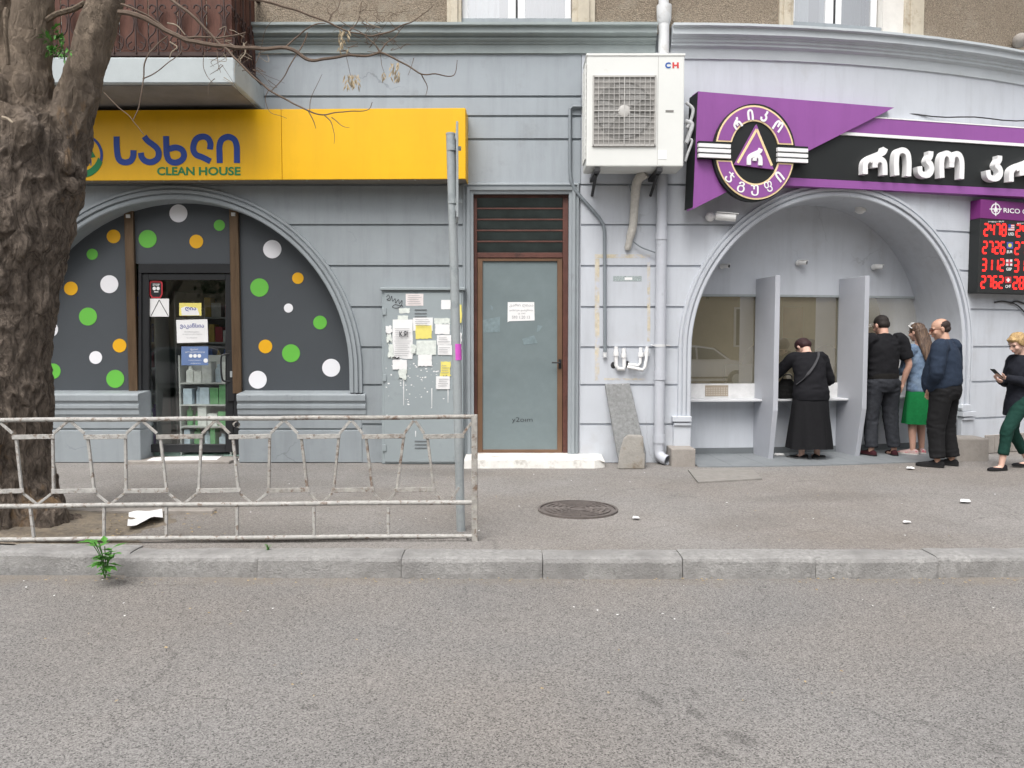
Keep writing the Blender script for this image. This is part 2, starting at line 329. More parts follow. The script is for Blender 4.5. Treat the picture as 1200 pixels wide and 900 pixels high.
GUARD = M('grey_brown_guard_stone', (.30, .275, .25), .85, .12, 10, .4, 60, c2=(.22, .20, .18), c2amt=.6, c2scale=5)
WSTEP = M('whitewashed_step', (.66, .65, .62), .85, .1, 8, .4, 40, c2=(.42, .40, .37), c2amt=.6, c2scale=7)
KERBM = M('kerb_granite', (.275, .27, .262), .85, .28, 28, .8, 80, c2=(.19, .185, .18), c2amt=.58, c2scale=3.5, c2sharp=.12)
TILE = M('grey_floor_tile', (.20, .215, .225), .5, .12, 4, .05, 80); SKIRT = M('grey_skirting', (.15, .165, .175), .6, .1)
SOIL = M('tree_pit_soil', (.17, .145, .115), .95, .35, 30, 1.0, 60, c2=(.24, .20, .15), c2amt=.55, c2scale=9)
CABM = M('cabinet_grey_paint', (.295, .335, .35), .5, .06, 2, .06, 100, c2=(.25, .28, .29), c2amt=.64, c2scale=4)
FENCEM = M('old_silver_fence_paint', (.40, .39, .37), .7, .22, 25, .6, 90, c2=(.22, .18, .15), c2amt=.58, c2scale=26, c2sharp=.03)
FENCER = M('bare_rusty_fence_metal', (.34, .325, .30), .7, .3, 25, .6, 90, c2=(.17, .115, .085), c2amt=.57, c2scale=16, c2sharp=.05)
def bark_mat(name, light, dark, tan, sc, tanamt, bump, limb=None):
    m = bpy.data.materials.new(name); m.use_nodes = True; nt = m.node_tree; b = nt.nodes['Principled BSDF']; L = nt.links
    b.inputs['Roughness'].default_value = .92; b.inputs['Specular IOR Level'].default_value = .2
    tc = _n(nt, 'ShaderNodeTexCoord'); n0 = _n(nt, 'ShaderNodeTexNoise'); n0.inputs['Scale'].default_value = 5; n0.inputs['Detail'].default_value = 4; L.new(tc.outputs['Object'], n0.inputs['Vector'])
    wm = _n(nt, 'ShaderNodeMix', data_type='VECTOR'); wm.inputs[0].default_value = .12; L.new(tc.outputs['Object'], wm.inputs[4]); L.new(n0.outputs['Color'], wm.inputs[5])
    mp = _n(nt, 'ShaderNodeMapping'); mp.inputs['Scale'].default_value = (1, 1, .3); L.new(wm.outputs[1], mp.inputs[0])
    v = _n(nt, 'ShaderNodeTexVoronoi', feature='DISTANCE_TO_EDGE'); v.inputs['Scale'].default_value = sc; L.new(mp.outputs[0], v.inputs['Vector'])
    n1 = _n(nt, 'ShaderNodeTexNoise'); n1.inputs['Scale'].default_value = sc * 2.3; n1.inputs['Detail'].default_value = 9; n1.inputs['Roughness'].default_value = .72; L.new(mp.outputs[0], n1.inputs['Vector'])
    r1 = _n(nt, 'ShaderNodeMapRange'); r1.inputs[1].default_value = 0; r1.inputs[2].default_value = .09; L.new(v.outputs['Distance'], r1.inputs[0])
    r2 = _n(nt, 'ShaderNodeMapRange'); r2.inputs[1].default_value = .32; r2.inputs[2].default_value = .68; L.new(n1.outputs[0], r2.inputs[0])
    rk = _n(nt, 'ShaderNodeMapRange'); rk.inputs[3].default_value = .42; L.new(r1.outputs[0], rk.inputs[0])
    mu = _n(nt, 'ShaderNodeMath', operation='MULTIPLY'); L.new(rk.outputs[0], mu.inputs[0]); L.new(r2.outputs[0], mu.inputs[1])
    mx = _n(nt, 'ShaderNodeMix', data_type='RGBA'); L.new(mu.outputs[0], mx.inputs[0]); mx.inputs[6].default_value = list(dark) + [1]; mx.inputs[7].default_value = list(light) + [1]
    if limb:          # younger, smoother bark on the limbs above the old trunk
        sp = _n(nt, 'ShaderNodeSeparateXYZ'); L.new(tc.outputs['Object'], sp.inputs[0]); za = _n(nt, 'ShaderNodeMath', operation='MULTIPLY_ADD'); L.new(n0.outputs[0], za.inputs[0]); za.inputs[1].default_value = 1.6; L.new(sp.outputs['Z'], za.inputs[2])
        zr = _n(nt, 'ShaderNodeMapRange'); zr.inputs[1].default_value = 3.7; zr.inputs[2].default_value = 4.4; L.new(za.outputs[0], zr.inputs[0])
        n9 = _n(nt, 'ShaderNodeTexNoise'); n9.inputs['Scale'].default_value = 22; n9.inputs['Detail'].default_value = 8; mp9 = _n(nt, 'ShaderNodeMapping'); mp9.inputs['Scale'].default_value = (1, 1, .12); L.new(wm.outputs[1], mp9.inputs[0]); L.new(mp9.outputs[0], n9.inputs['Vector'])
        m9 = _n(nt, 'ShaderNodeMix', data_type='RGBA'); L.new(n9.outputs[0], m9.inputs[0]); m9.inputs[6].default_value = list(limb[0]) + [1]; m9.inputs[7].default_value = list(limb[1]) + [1]
        m8 = _n(nt, 'ShaderNodeMix', data_type='RGBA'); L.new(zr.outputs[0], m8.inputs[0]); L.new(mx.outputs[2], m8.inputs[6]); L.new(m9.outputs[2], m8.inputs[7]); mx = m8
    n2 = _n(nt, 'ShaderNodeTexNoise'); n2.inputs['Scale'].default_value = 3.4; n2.inputs['Detail'].default_value = 8; n2.inputs['Roughness'].default_value = .66; L.new(mp.outputs[0], n2.inputs['Vector'])
    r3 = _n(nt, 'ShaderNodeMapRange'); r3.inputs[1].default_value = tanamt; r3.inputs[2].default_value = tanamt + .09; L.new(n2.outputs[0], r3.inputs[0])
    m2 = _n(nt, 'ShaderNodeMix', data_type='RGBA'); L.new(r3.outputs[0], m2.inputs[0]); L.new(mx.outputs[2], m2.inputs[6]); m2.inputs[7].default_value = list(tan) + [1]
    L.new(m2.outputs[2], b.inputs['Base Color'])
    bp = _n(nt, 'ShaderNodeBump'); bp.inputs['Strength'].default_value = bump; bp.inputs['Distance'].default_value = .05; L.new(mu.outputs[0], bp.inputs['Height']); L.new(bp.outputs[0], b.inputs['Normal'])
    return m
BARK = bark_mat('grey_brown_bark', (.44, .36, .295), (.052, .041, .033), (.36, .24, .14), 11, .60, 1.0, limb=((.13, .10, .075), (.40, .32, .245)))
WOOD = M('exposed_tan_wood', (.33, .195, .095), .8, .35, 8, .6, 30, stretch=(1, 1, .25))
LIMBB = bark_mat('smooth_limb_bark', (.25, .20, .15), (.13, .10, .075), (.30, .22, .15), 26, .60, .6)
TWIG = M('twig_bark', (.13, .095, .072), .9, .25, 20); TWIGP = M('pale_dry_twig', (.30, .25, .19), .9, .25, 20)
SEED = M('dry_seed', (.36, .29, .19), .8, .25, 40); LEAF = M('fresh_green_leaf', (.065, .21, .03), .55, .35, 12)
RAILM = M('rust_brown_balcony_metal', (.105, .042, .028), .7, .3, 7, .2, 60, stretch=(3, 3, .6)); SCROLL = M('dark_wrought_iron', (.045, .024, .02), .6, .2)
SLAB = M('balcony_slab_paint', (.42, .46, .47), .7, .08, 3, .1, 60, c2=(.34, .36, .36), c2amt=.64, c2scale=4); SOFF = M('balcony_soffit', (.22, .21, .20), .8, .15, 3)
PAPER = M('white_paper', (.78, .78, .78), .7, .04, 9); PAPERY = M('yellow_paper', (.75, .66, .18), .7, .08, 9); PAPERP = M('pale_pink_paper', (.74, .68, .67), .7, .04); PAPERB = M('pale_printed_paper', (.66, .70, .66), .7, .15, 25); PINK = M('magenta_sticker', (.62, .10, .52), .6, .1, 40)
INK = M('black_ink', (.03, .03, .035), .6, 0); INKB = M('blue_ink', (.04, .06, .30), .6, 0); INKG = M('grey_ink', (.32, .32, .33), .6, 0); REDK = M('red_sticker', (.45, .03, .04), .5, .05); BLUP = M('blue_poster', (.13, .20, .38), .5, .1, 6)
IRON = M('manhole_iron', (.125, .108, .10), .6, .3, 14, .3, 50); CAMW = M('white_camera_plastic', (.74, .74, .73), .4, .04)
LED = M('red_led', (.3, .0, .0), .5, 0, emit=(1, .02, .015), estr=1.6); BOARD = M('led_board_black', (.018, .02, .02), .5, .1)
ROAD = asphalt('road_asphalt', (.080, .077, .074), (.235, .226, .218), 165, 1.1, .7, tint=(.96, .92, .88), gutter=5.42,
   spots=[(.62, 3.37, .035, .1, .5, 0.74), (.79, 3.24, .03, .07, .35, 0.74), (.83, 3.45, .02, .05, .3, 0.82), (.93, 3.03, .05, .09, .8, 0.74), (.80, 2.92, .03, .1, .9, 0.78), (1.19, 3.87, .09, .05, .1, 0.84), (-.1, 4.35, .1, .06, 0, 0.90), (1.9, 2.95, .06, .06, 0, 0.82), (-.9, 3.3, .05, .03, 0, 0.82)])
WALK = asphalt('pavement_asphalt', (.155, .146, .138), (.245, .232, .220), 110, .9, .45, tint=(.86, .82, .78), spots=[(2.9, 7.2, .9, .25, .2, .88), (-1.0, 8.6, .9, .3, .1, .86), (1.9, 6.2, .5, .3, .4, .9)])
WIN = glass('upper_window_glass', (.75, .8, .82), .42)
KASSA = glass('cashier_window_glass', (.94, .91, .80), .36, film=.20, filmcol=(.64, .57, .40)); SHOPG = glass('shop_door_glass', (.92, .96, .94), .07)  # khaki film on the cashier panes, paled to stand in for room light
SHEET = M('ground_earth', (.12, .115, .11), .9, .2, 1)

def txt(body, extr=0.0, off=0.0, shear=0.0):
    """glyph outlines as triangles, scaled to a unit box"""
    cu = bpy.data.curves.new('t', 'FONT'); cu.body = body; cu.extrude = 0; cu.offset = off; cu.shear = shear; cu.resolution_u = 3
    o = bpy.data.objects.new('t', cu); COL.objects.link(o); dg = bpy.context.evaluated_depsgraph_get()
    me = bpy.data.meshes.new_from_object(o.evaluated_get(dg))
    vs = [(v.co.x, v.co.y) for v in me.vertices]; fs = [tuple(p.vertices) for p in me.polygons]
    bpy.data.objects.remove(o); bpy.data.curves.remove(cu); bpy.data.meshes.remove(me)
    if not vs: return [(0, 0)], []
    x0 = min(v[0] for v in vs); x1 = max(v[0] for v in vs); y0 = min(v[1] for v in vs); y1 = max(v[1] for v in vs)
    return [((a - x0) / max(1e-6, x1 - x0), (b - y0) / max(1e-6, y1 - y0)) for a, b in vs], fs
TXC = {}
def put_text(mb, P, body, x0, y0, x1, y1, o, off=0.0, x2=None, quad=None):
    """lettering fitted to a box of the picture plane's face; quad gives its four corners (tl, tr, br, bl)"""
    k = (body, off)
    if k not in TXC: TXC[k] = txt(body, off=off)
    vs, fs = TXC[k]
    q = quad or [(x0, y0), (x1, y0), (x1, y1), (x0, y1)]
    c = [Vector(P.tz(a, b, o)).to_3d() for a, b in q]
    pts = []
    for a, b in vs:
        lo = c[3].lerp(c[2], a); hi = c[0].lerp(c[1], a); e = lo.lerp(hi, b); pts.append(P.pt(e.x, e.y, o))
    mb.add(pts, fs)
def stroke(mb, P, pts, wd, o0, o1, n=6, curve=True):
    """a flat ribbon letter stroke in plane metres"""
    p = [(v.x, v.y) for v in smooth_path([Vector((a, b, 0)) for a, b in pts], n)] if curve else pts
    L = []; Rr = []
    for i in range(len(p)):
        a = Vector(p[max(0, i - 1)]); b = Vector(p[min(len(p) - 1, i + 1)]); d = (b - a).normalized(); nn = Vector((-d.y, d.x))
        c = Vector(p[i]); k = 1.0
        if 0 < i < len(p) - 1:
            d1 = (Vector(p[i]) - a).normalized(); k = min(1.6, 1 / max(.5, d1.dot(d)))
        L.append(c + nn * wd * .5 * k); Rr.append(c - nn * wd * .5 * k)
    m = len(p); vs = [P.pt(q.x, q.y, o1) for q in L] + [P.pt(q.x, q.y, o1) for q in Rr] + [P.pt(q.x, q.y, o0) for q in L] + [P.pt(q.x, q.y, o0) for q in Rr]
    fs = []
    for i in range(m - 1):
        fs += [(i, i + 1, m + i + 1, m + i), (2 * m + i, 3 * m + i, 3 * m + i + 1, 2 * m + i + 1), (i, 2 * m + i, 2 * m + i + 1, i + 1), (m + i, m + i + 1, 3 * m + i + 1, 3 * m + i)]
    fs += [(0, m, 3 * m, 2 * m), (m - 1, 3 * m - 1, 4 * m - 1, 2 * m - 1)]
    mb.add(vs, fs)
# ------------------------------------------------------------------ ground, road, pavement, kerb
g = MB(); g.add([(-300, -300, -.3), (300, -300, -.3), (300, 300, -.3), (-300, 300, -.3)], [(0, 1, 2, 3)]); g.build('ground', SHEET, kind='structure')
def sheet(name, x0, x1, y0, y1, z, mat, nx, ny, amp, seed, kind='structure', parent=None):
    m = MB(); vs = []
    for j in range(ny + 1):
        for i in range(nx + 1):
            x = x0 + (x1 - x0) * i / nx; y = y0 + (y1 - y0) * j / ny
            vs.append((x, y, z + amp * mnoise.noise(Vector((x * .9, y * .9, seed)))))
    m.add(vs, [(j * (nx + 1) + i, j * (nx + 1) + i + 1, (j + 1) * (nx + 1) + i + 1, (j + 1) * (nx + 1) + i) for j in range(ny) for i in range(nx)])
    return m.build(name, mat, parent, kind=kind, smooth=True)
sheet('road', -40, 40, -5.0, 5.2, -.135, ROAD, 160, 60, .006, 1)
sheet('pavement', -40, 40, 5.28, 12.5, -.006, WALK, 160, 50, .006, 2)
sheet('far_pavement', -40, 40, -12, -5.0, -.03, WALK, 80, 20, .006, 3)
kerb = thing('kerb', None, None, (0, 5.24, -.13), kind='structure')
kj = [-560, -300, -20, 142, 300, 470, 636, 800, 956, 1101, 1255, 1420, 1600]
for i in range(len(kj) - 1):
    m = MB(); dy = [.12, .12, .14, .035, .02, .0, .0, -.01, .0, .02, .05, .09][i]; dz = RND.uniform(-.006, .006)
    x0 = at(kj[i], 660, 5.13).x + .0025; x1 = at(kj[i + 1], 660, 5.13).x - .0025
    n = 36; vs = []; prof = [(5.120, -.2), (5.124, -.10), (5.130, -.022), (5.142, .0), (5.165, .009), (5.25, .012), (5.345, .010), (5.35, -.2)]
    dy2 = [.12, .14, .035, .02, .0, .0, -.01, .0, .02, .05, .09, .12][i]
    for k in range(n + 1):
        x = x0 + (x1 - x0) * k / n; e = .006 if k in (0, n) else 0
        for q, (y, z) in enumerate(prof):
            nn = mnoise.noise(Vector((x * 5, q * .5, i * 3.1))) * .006 + mnoise.noise(Vector((x * 19, q * 1.7, i))) * .005
            vs.append((x, y + (dy + (dy2 - dy) * .35 * k / n) + nn + (e if q < 3 else 0), z + dz + (nn * .7 if 1 < q < 7 else 0) - (e * .7 if 2 < q < 7 else 0)))
    p = len(prof); fs = [(k * p + q, k * p + q + 1, (k + 1) * p + q + 1, (k + 1) * p + q) for k in range(n) for q in range(p - 1)]
    fs += [tuple(range(p)), tuple(n * p + q for q in range(p))[::-1]]
    m.add(vs, fs); m.build('kerb_stone', KERBM, kerb, smooth=False)
# soil round the tree, with its low kerb, and the strip under the fence
m = MB(); vs = []; fs = []; nx, ny = 90, 36
for j in range(ny + 1):
    for i in range(nx + 1):
        x = -5.5 + 3.05 * i / nx; y = 5.5 + 1.05 * j / ny; x -= .28 * j / ny * (i / nx)
        d = Vector((x + 3.9, y - 6.0)).length
        ed = min((x + 5.5) * 4, (-2.72 + .35 * mnoise.noise(Vector((y * 3, 0, 7))) - x) / .35, 1.0); ed = max(-1, min(ed, (y - 5.52) / .06, (6.5 - y) / .05))
        vs.append((x, y, -.012 + .022 * ed + .09 * math.exp(-(d / .5) ** 2) + .010 * mnoise.noise(Vector((x * 6, y * 6, 0))) + .005 * mnoise.noise(Vector((x * 19, y * 19, 0)))))
fs = [(j * (nx + 1) + i, j * (nx + 1) + i + 1, (j + 1) * (nx + 1) + i + 1, (j + 1) * (nx + 1) + i) for j in range(ny) for i in range(nx)]
m.add(vs, fs); m.build('tree_pit', SOIL, kind='structure', smooth=True)
m = MB(); m.bx(-5.6, -2.55, 6.49, 6.58, -.02, .035); m.build('pit_kerb', GUARD, kind='structure', bevel=.012)
m = MB(); m.bx(-2.5, -.33, 5.60, 5.74, -.02, .018); m.build('fence_strip', WALK, kind='structure', bevel=.008)
m = MB(); a = [gnd(806, 551), gnd(880, 549), gnd(893, 562), gnd(818, 566)]
m.add([Vector((p.x, p.y, .012)) for p in a] + [Vector((p.x, p.y, -.02)) for p in a], [(0, 1, 2, 3), (0, 4, 5, 1), (1, 5, 6, 2), (2, 6, 7, 3), (3, 7, 4, 0)])
m.build('concrete_patch', M('pale_screed_patch', (.235, .222, .205), .9, .15, 12, .4, 60), kind='structure')

# ------------------------------------------------------------------ the building
BLD = thing('building', 'grey rendered corner building with two arched shopfronts and rounded corner', 'building', (0, D, 0))
def zy(y, o=0): return sz(600, y, o)[1]
def sx(x, y=400, o=0): return sz(x, y, o)[0]
def patch(mb, lf, rf, z0, z1, of, ob, nz=1, ns=1):
    lf = lf if callable(lf) else (lambda z, q=lf: q); rf = rf if callable(rf) else (lambda z, q=rf: q)
    n = ns + 1; vs = []
    for j in range(nz + 1):
        z = z0 + (z1 - z0) * j / nz; a = lf(z); b = max(rf(z), a + 1e-4)
        for i in range(n): vs.append(W(a + (b - a) * i / ns, of, z))
    fs = [(j * n + i, j * n + i + 1, (j + 1) * n + i + 1, (j + 1) * n + i) for j in range(nz) for i in range(ns)]
    base = len(vs)
    for j in range(nz + 1):
        z = z0 + (z1 - z0) * j / nz; a = lf(z); b = max(rf(z), a + 1e-4)
        for i in range(n): vs.append(W(a + (b - a) * i / ns, ob, z))
    for i in range(ns): fs += [(i, base + i, base + i + 1, i + 1), (nz * n + i, nz * n + i + 1, base + nz * n + i + 1, base + nz * n + i)]
    for j in range(nz): fs += [(j * n, (j + 1) * n, base + (j + 1) * n, base + j * n), (j * n + ns, base + j * n + ns, base + (j + 1) * n + ns, (j + 1) * n + ns)]
    return mb.add(vs, fs)
class Arch:
    def __init__(s, l, r, zs, zt): s.c = (l + r) / 2; s.a = (r - l) / 2; s.zs = zs; s.b = zt - zs
    def half(s, z, m=0):
        if z <= s.zs: return s.a + m
        k = (z - s.zs) / (s.b + m)
        return (s.a + m) * sqrt(max(0, 1 - k * k)) if k < 1 else 0
    def L(s, m=0): return lambda z: s.c - s.half(z, m)
    def Rt(s, m=0): return lambda z: s.c + s.half(z, m)
    def top(s, x, m=0):
        k = (x - s.c) / (s.a + m); return s.zs + (s.b + m) * sqrt(max(0, 1 - k * k)) if abs(k) < 1 else s.zs
    def path(s, z0, n=48):
        P = [(s.c - s.a, z0, -1, 0)]
        for i in range(n + 1):
            t = pi * i / n; nx, nz_ = -cos(t) / s.a, sin(t) / s.b; q = sqrt(nx * nx + nz_ * nz_)
            P.append((s.c - s.a * cos(t), s.zs + s.b * sin(t), nx / q, nz_ / q))
        P.append((s.c + s.a, z0, 1, 0)); return P
A1 = Arch(sx(12, 430), sx(410, 430), zy(433), zy(234))
A2 = Arch(sx(809, 440), sx(1124, 440), zy(410), sz(955, 230)[1])
MW = .165
rows = [zy(y) for y in (62, 114, 137, 164, 217, 264, 312, 360, 407, 451, 497)] + [0.0]
sDL, sDR = sx(545), sx(680); sE = 9.4; sW = -9.5; GAP = .013
# backing wall, seen only in the joints
b = MB()
patch(b, sW, sDR, rows[4], rows[0] + .4, 0, -.3); patch(b, sDR, sE, rows[4], rows[0] + .4, 0, -.3, 1, 24)
patch(b, sW, A1.L(.1), 0, rows[4], 0, -.2, 40); patch(b, A1.Rt(.1), sDL + .03, 0, rows[4], 0, -.2, 40)
b.build('backing_wall', GREY, BLD)
b = MB(); patch(b, sDR - .03, A2.L(.1), 0, rows[4], 0, -.2, 40, 3); patch(b, A2.Rt(.1), sE, 0, rows[4], 0, -.2, 40, 12); b.build('backing_wall', LILAC, BLD)
for r in range(11):
    z1 = rows[r] - (GAP if r else 0); z0 = rows[r + 1] + (GAP if r < 10 else 0)
    if r < 4:
        m = MB(); patch(m, sW, sDR - .004, z0, z1, .022, -.005); m.build('wall_course', GREY_UP if r < 4 else GREY, BLD, bevel=.004)
        if r == 0: m = MB(); patch(m, sDR + .0, sE, rows[4] + GAP, z1, .022, -.005, 4, 24); m.build('wall_course', LILAC, BLD)
    else:
        nz = 14 if r < 6 else 5
        for (l, q, mt, ns) in ((sW, A1.L(MW - .02), GREY, 1), (A1.Rt(MW - .02), sDL, GREY, 1), (sDR, A2.L(MW - .02), LILAC, 4), (A2.Rt(MW - .02), sE, LILAC, 12)):
            m = MB(); patch(m, l, q, z0, z1, .022, -.005, nz, ns); m.build('wall_course', mt, BLD)
def sweep(mb, path, prof):
    n = len(prof); vs = []
    for (s, z, nx, nz_) in path:
        for (r, o) in prof: vs.append(W(s + nx * r, o, z + nz_ * r))
    return mb.add(vs, [(i * n + j, i * n + j + 1, (i + 1) * n + j + 1, (i + 1) * n + j) for i in range(len(path) - 1) for j in range(n - 1)])
AP = [(0, .0), (0, .034), (.012, .044), (.048, .044), (.052, .028), (.066, .028), (.070, .062), (.105, .066), (.112, .040), (.124, .040), (.128, .058), (.155, .058), (MW, .0)]
m = MB(); sweep(m, A1.path(zy(460)), AP); m.build('arch_moulding', GREY, BLD)
m = MB(); sweep(m, A2.path(zy(490)), AP); m.build('arch_moulding', LILAC, BLD)
DEP1, DEP2 = .25, .63
m = MB(); sweep(m, A1.path(0), [(0, 0), (0, -DEP1 - .05)]); m.build('arch_reveal', GREY, BLD, smooth=True)
m = MB(); sweep(m, A2.path(0), [(0, 0), (0, -DEP2 - .05)]); m.build('arch_reveal', LILAC, BLD, smooth=True)
# cornices, upper wall
def cornice(name, mat, s0, s1, prof, ns):
    m = MB(); n = len(prof); vs = []
    for i in range(ns + 1):
        for (o, z) in prof: vs.append(W(s0 + (s1 - s0) * i / ns, o, z + .004 * mnoise.noise(Vector((i * .9, o * 9, 3)))))
    fs = [(i * n + j, i * n + j + 1, (i + 1) * n + j + 1, (i + 1) * n + j) for i in range(ns) for j in range(n - 1)]
    fs += [tuple(range(n)), tuple(ns * n + j for j in range(n))[::-1]]
    m.add(vs, fs); return m.build(name, mat, BLD)
zc = rows[0]; zt = zy(26, .2)
h = (zt - zc)
cornice('cornice', CORN_L, sW, sx(769, 45, .1), [(0, zc - .03), (.05, zc - .02), (.05, zc + .28 * h), (.07, zc + .30 * h), (.07, zc + .36 * h), (.11, zc + .42 * h), (.115, zc + .47 * h), (.10, zc + .49 * h), (.10, zc + .55 * h), (.17, zc + .62 * h), (.17, zc + .86 * h), (.21, zc + .89 * h), (.21, zc + 1.0 * h), (.0, zc + 1.05 * h)], 60)
cornice('cornice', CORN_R, sx(787, 45, .1), sE, [(0, zc - .09), (.04, zc - .08), (.05, zc + .12 * h), (.09, zc + .20 * h), (.09, zc + .28 * h), (.11, zc + .33 * h), (.11, zc + .42 * h), (.13, zc + .46 * h), (.13, zc + .5 * h), (.18, zc + .56 * h), (.18, zc + .82 * h), (.22, zc + .86 * h), (.22, zc + .96 * h), (.0, zc + 1.04 * h)], 60)
WL = [(sx(541, 10), sx(670, 10)), (sx(928, 20), sx(1032, 20))]   # upper window openings
zw0 = zt - .06; ZT = 8.2
for (l, q, ns) in ((sW, WL[0][0], 1), (WL[0][1], WL[1][0], 8), (WL[1][1] + .32, sE, 10)):
    m = MB(); patch(m, l, q, zw0, ZT, .01, -.35, 1, ns); m.build('upper_wall', PEBBLE, BLD)
for (l, q) in WL + [(WL[1][1], WL[1][1] + .32)]:
    m = MB(); patch(m, l, q, zw0 + 1.75, ZT, .01, -.35, 1, 3); m.build('upper_wall', PEBBLE, BLD)
m = MB(); patch(m, WL[1][1] + .015, WL[1][1] + .30, zw0, zw0 + 1.75, .025, -.3, 1, 2); m.build('window_pier', M('white_pier', (.66, .64, .60), .8, .08, 5), BLD)
for (l, q) in ((sx(524, 10), WL[0][0] - .0), (WL[0][1], sx(697, 10)), (sx(912, 15), WL[1][0] - .0), (WL[1][1] + .30, sx(1080, 20))):
    m = MB(); ww = q - l
    patch(m, l, q, zw0, zw0 + 1.8, .045, -.02, 1, 2); patch(m, l + ww * .25, q - ww * .25, zw0, zw0 + 1.8, .075, .044, 1, 2); m.build('window_trim', CREAM, BLD, bevel=.006)
for (l, q) in WL:
    win = MB(); z0 = zw0 + .0; z1 = zw0 + 1.75; mid = (l + q) / 2
    for (a, bb) in ((l, l + .07), (q - .07, q), (mid - .10, mid + .10)): patch(win, a, bb, z0, z1, -.07, -.13, 1, 1)
    fr = win.build('window', PVC, BLD, bevel=.006)
    m = MB(); patch(m, l, q, z0 - .02, z0 + .05, -.05, -.14, 1, 3); patch(m, l, q, z1 - .07, z1 + .02, -.05, -.14, 1, 3); m.build('window_rail', PVC, fr)
    m = MB(); patch(m, mid - .012, mid + .012, z0, z1, -.062, -.075); m.build('seal', DARK, fr)
    for (a, bb) in ((l + .07, mid - .1), (mid + .1, q - .07)):
        m = MB(); m.add([W(a, -.10, z0), W(bb, -.10, z0), W(bb, -.10, z1), W(a, -.10, z1)], [(0, 1, 2, 3)]); m.build('pane', WIN, fr)
    m = MB(); n = 40
    vs = [W(l + .05 + (q - l - .1) * i / n, -.33 + .025 * sin(i * 1.9), z) for i in range(n + 1) for z in (z0, z1)]
    m.add(vs, [(2 * i, 2 * i + 2, 2 * i + 3, 2 * i + 1) for i in range(n) if not (.3 < i / n < .45)]); m.build('curtain', M('grey_net_curtain', (.35, .37, .37), .9, .1), fr)
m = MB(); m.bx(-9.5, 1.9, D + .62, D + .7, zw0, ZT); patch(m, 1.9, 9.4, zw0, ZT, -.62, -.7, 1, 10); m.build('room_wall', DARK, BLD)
# top closing slab and side end so the block is solid
m = MB(); m.bx(-9.5, 9.3, D + .05, D + 6, ZT, ZT + .2); m.build('roof', GUARD, BLD)
m = MB(); m.bx(-9.5, 9.3, D + 5.9, D + 6.0, 0, ZT); m.bx(-9.5, -9.4, D + .1, D + 5.9, 0, ZT); m.bx(9.2, 9.3, D + 2.4, D + 5.9, 0, ZT); m.build('rear_wall', GREY, BLD)

# ---- left shop front: panels, mullions, dots, door
op = -DEP1
def zP(y): return FL.tz(300, y, op)[1]
def xP(x, y=400): return FL.tz(x, y, op)[0]
zsill = zP(461); xm = [xP(156, 350), xP(278, 350)]
def panel(x0, x1, z0, name='shopfront_panel'):
    m = MB(); n = 24; vs = []; 
    for i in range(n + 1):
        x = x0 + (x1 - x0) * i / n; zt_ = A1.top(x, .02)
        if abs(x - A1.c) > A1.a: zt_ = A1.zs
        for (z, o) in ((z0, op), (max(zt_, z0 + .01), op)): vs.append(FL.pt(x, z, o))
    m.add(vs, [(2 * i, 2 * i + 2, 2 * i + 3, 2 * i + 1) for i in range(n)])
    return m.build(name, CHAR, BLD)
p1 = panel(A1.c - A1.a - .03, xm[0], zsill); p2 = panel(xm[0], xm[1], zP(309)); p3 = panel(xm[1], A1.c + A1.a + .03, zsill)
dots = [(0, 59, 386, 9, DWHITE), (0, 62, 435, 9, DGREEN), (0, 83, 338, 8, DYEL), (0, 103, 371, 10.5, DGREEN), (0, 108, 298, 6.5, DGREEN), (0, 133, 277, 8, DYEL), (0, 128, 333, 10.5, DWHITE),
        (0, 112, 419, 7.5, DWHITE), (0, 140, 405, 8, DYEL), (0, 135, 444, 10.5, DGREEN), (1, 173, 280, 10.5, DGREEN), (1, 209, 250, 10.5, DWHITE), (1, 230, 283, 8, DYEL), (1, 257, 264, 6.5, DGREEN),
        (2, 319, 292, 10.7, DWHITE), (2, 304, 337, 10.7, DGREEN), (2, 349, 326, 6.7, DYEL), (2, 338, 361, 5.3, DWHITE), (2, 375, 378, 8, DGREEN), (2, 311, 406, 8, DYEL), (2, 341, 414, 10.5, DGREEN), (2, 388, 431, 10.5, DWHITE), (2, 302, 445, 10.5, DWHITE)]
for (k, x, y, r, mt) in dots:
    m = MB(); m.prism(FL, [(x + r * cos(2 * pi * i / 32), y + r * sin(2 * pi * i / 32)) for i in range(32)], op - .001, op + .004); m.build('dot', mt, (p1, p2, p3)[k])
for i, x in enumerate((155, 277)):
    m = MB(); xx = xP(x, 350); m.bx(xx - .055, xx + .055, D - op - .045, D - op + .02, zsill if i > 5 else zP(461), A1.top(xx) + .03); m.build('mullion', BRONZE, BLD, bevel=.006)
    m = MB(); m.bx(xx - .02, xx + .025, D - op - .065, D - op - .04, A1.top(xx) - .07, A1.top(xx) - .03); m.build('spot_lamp', CAMW, BLD)
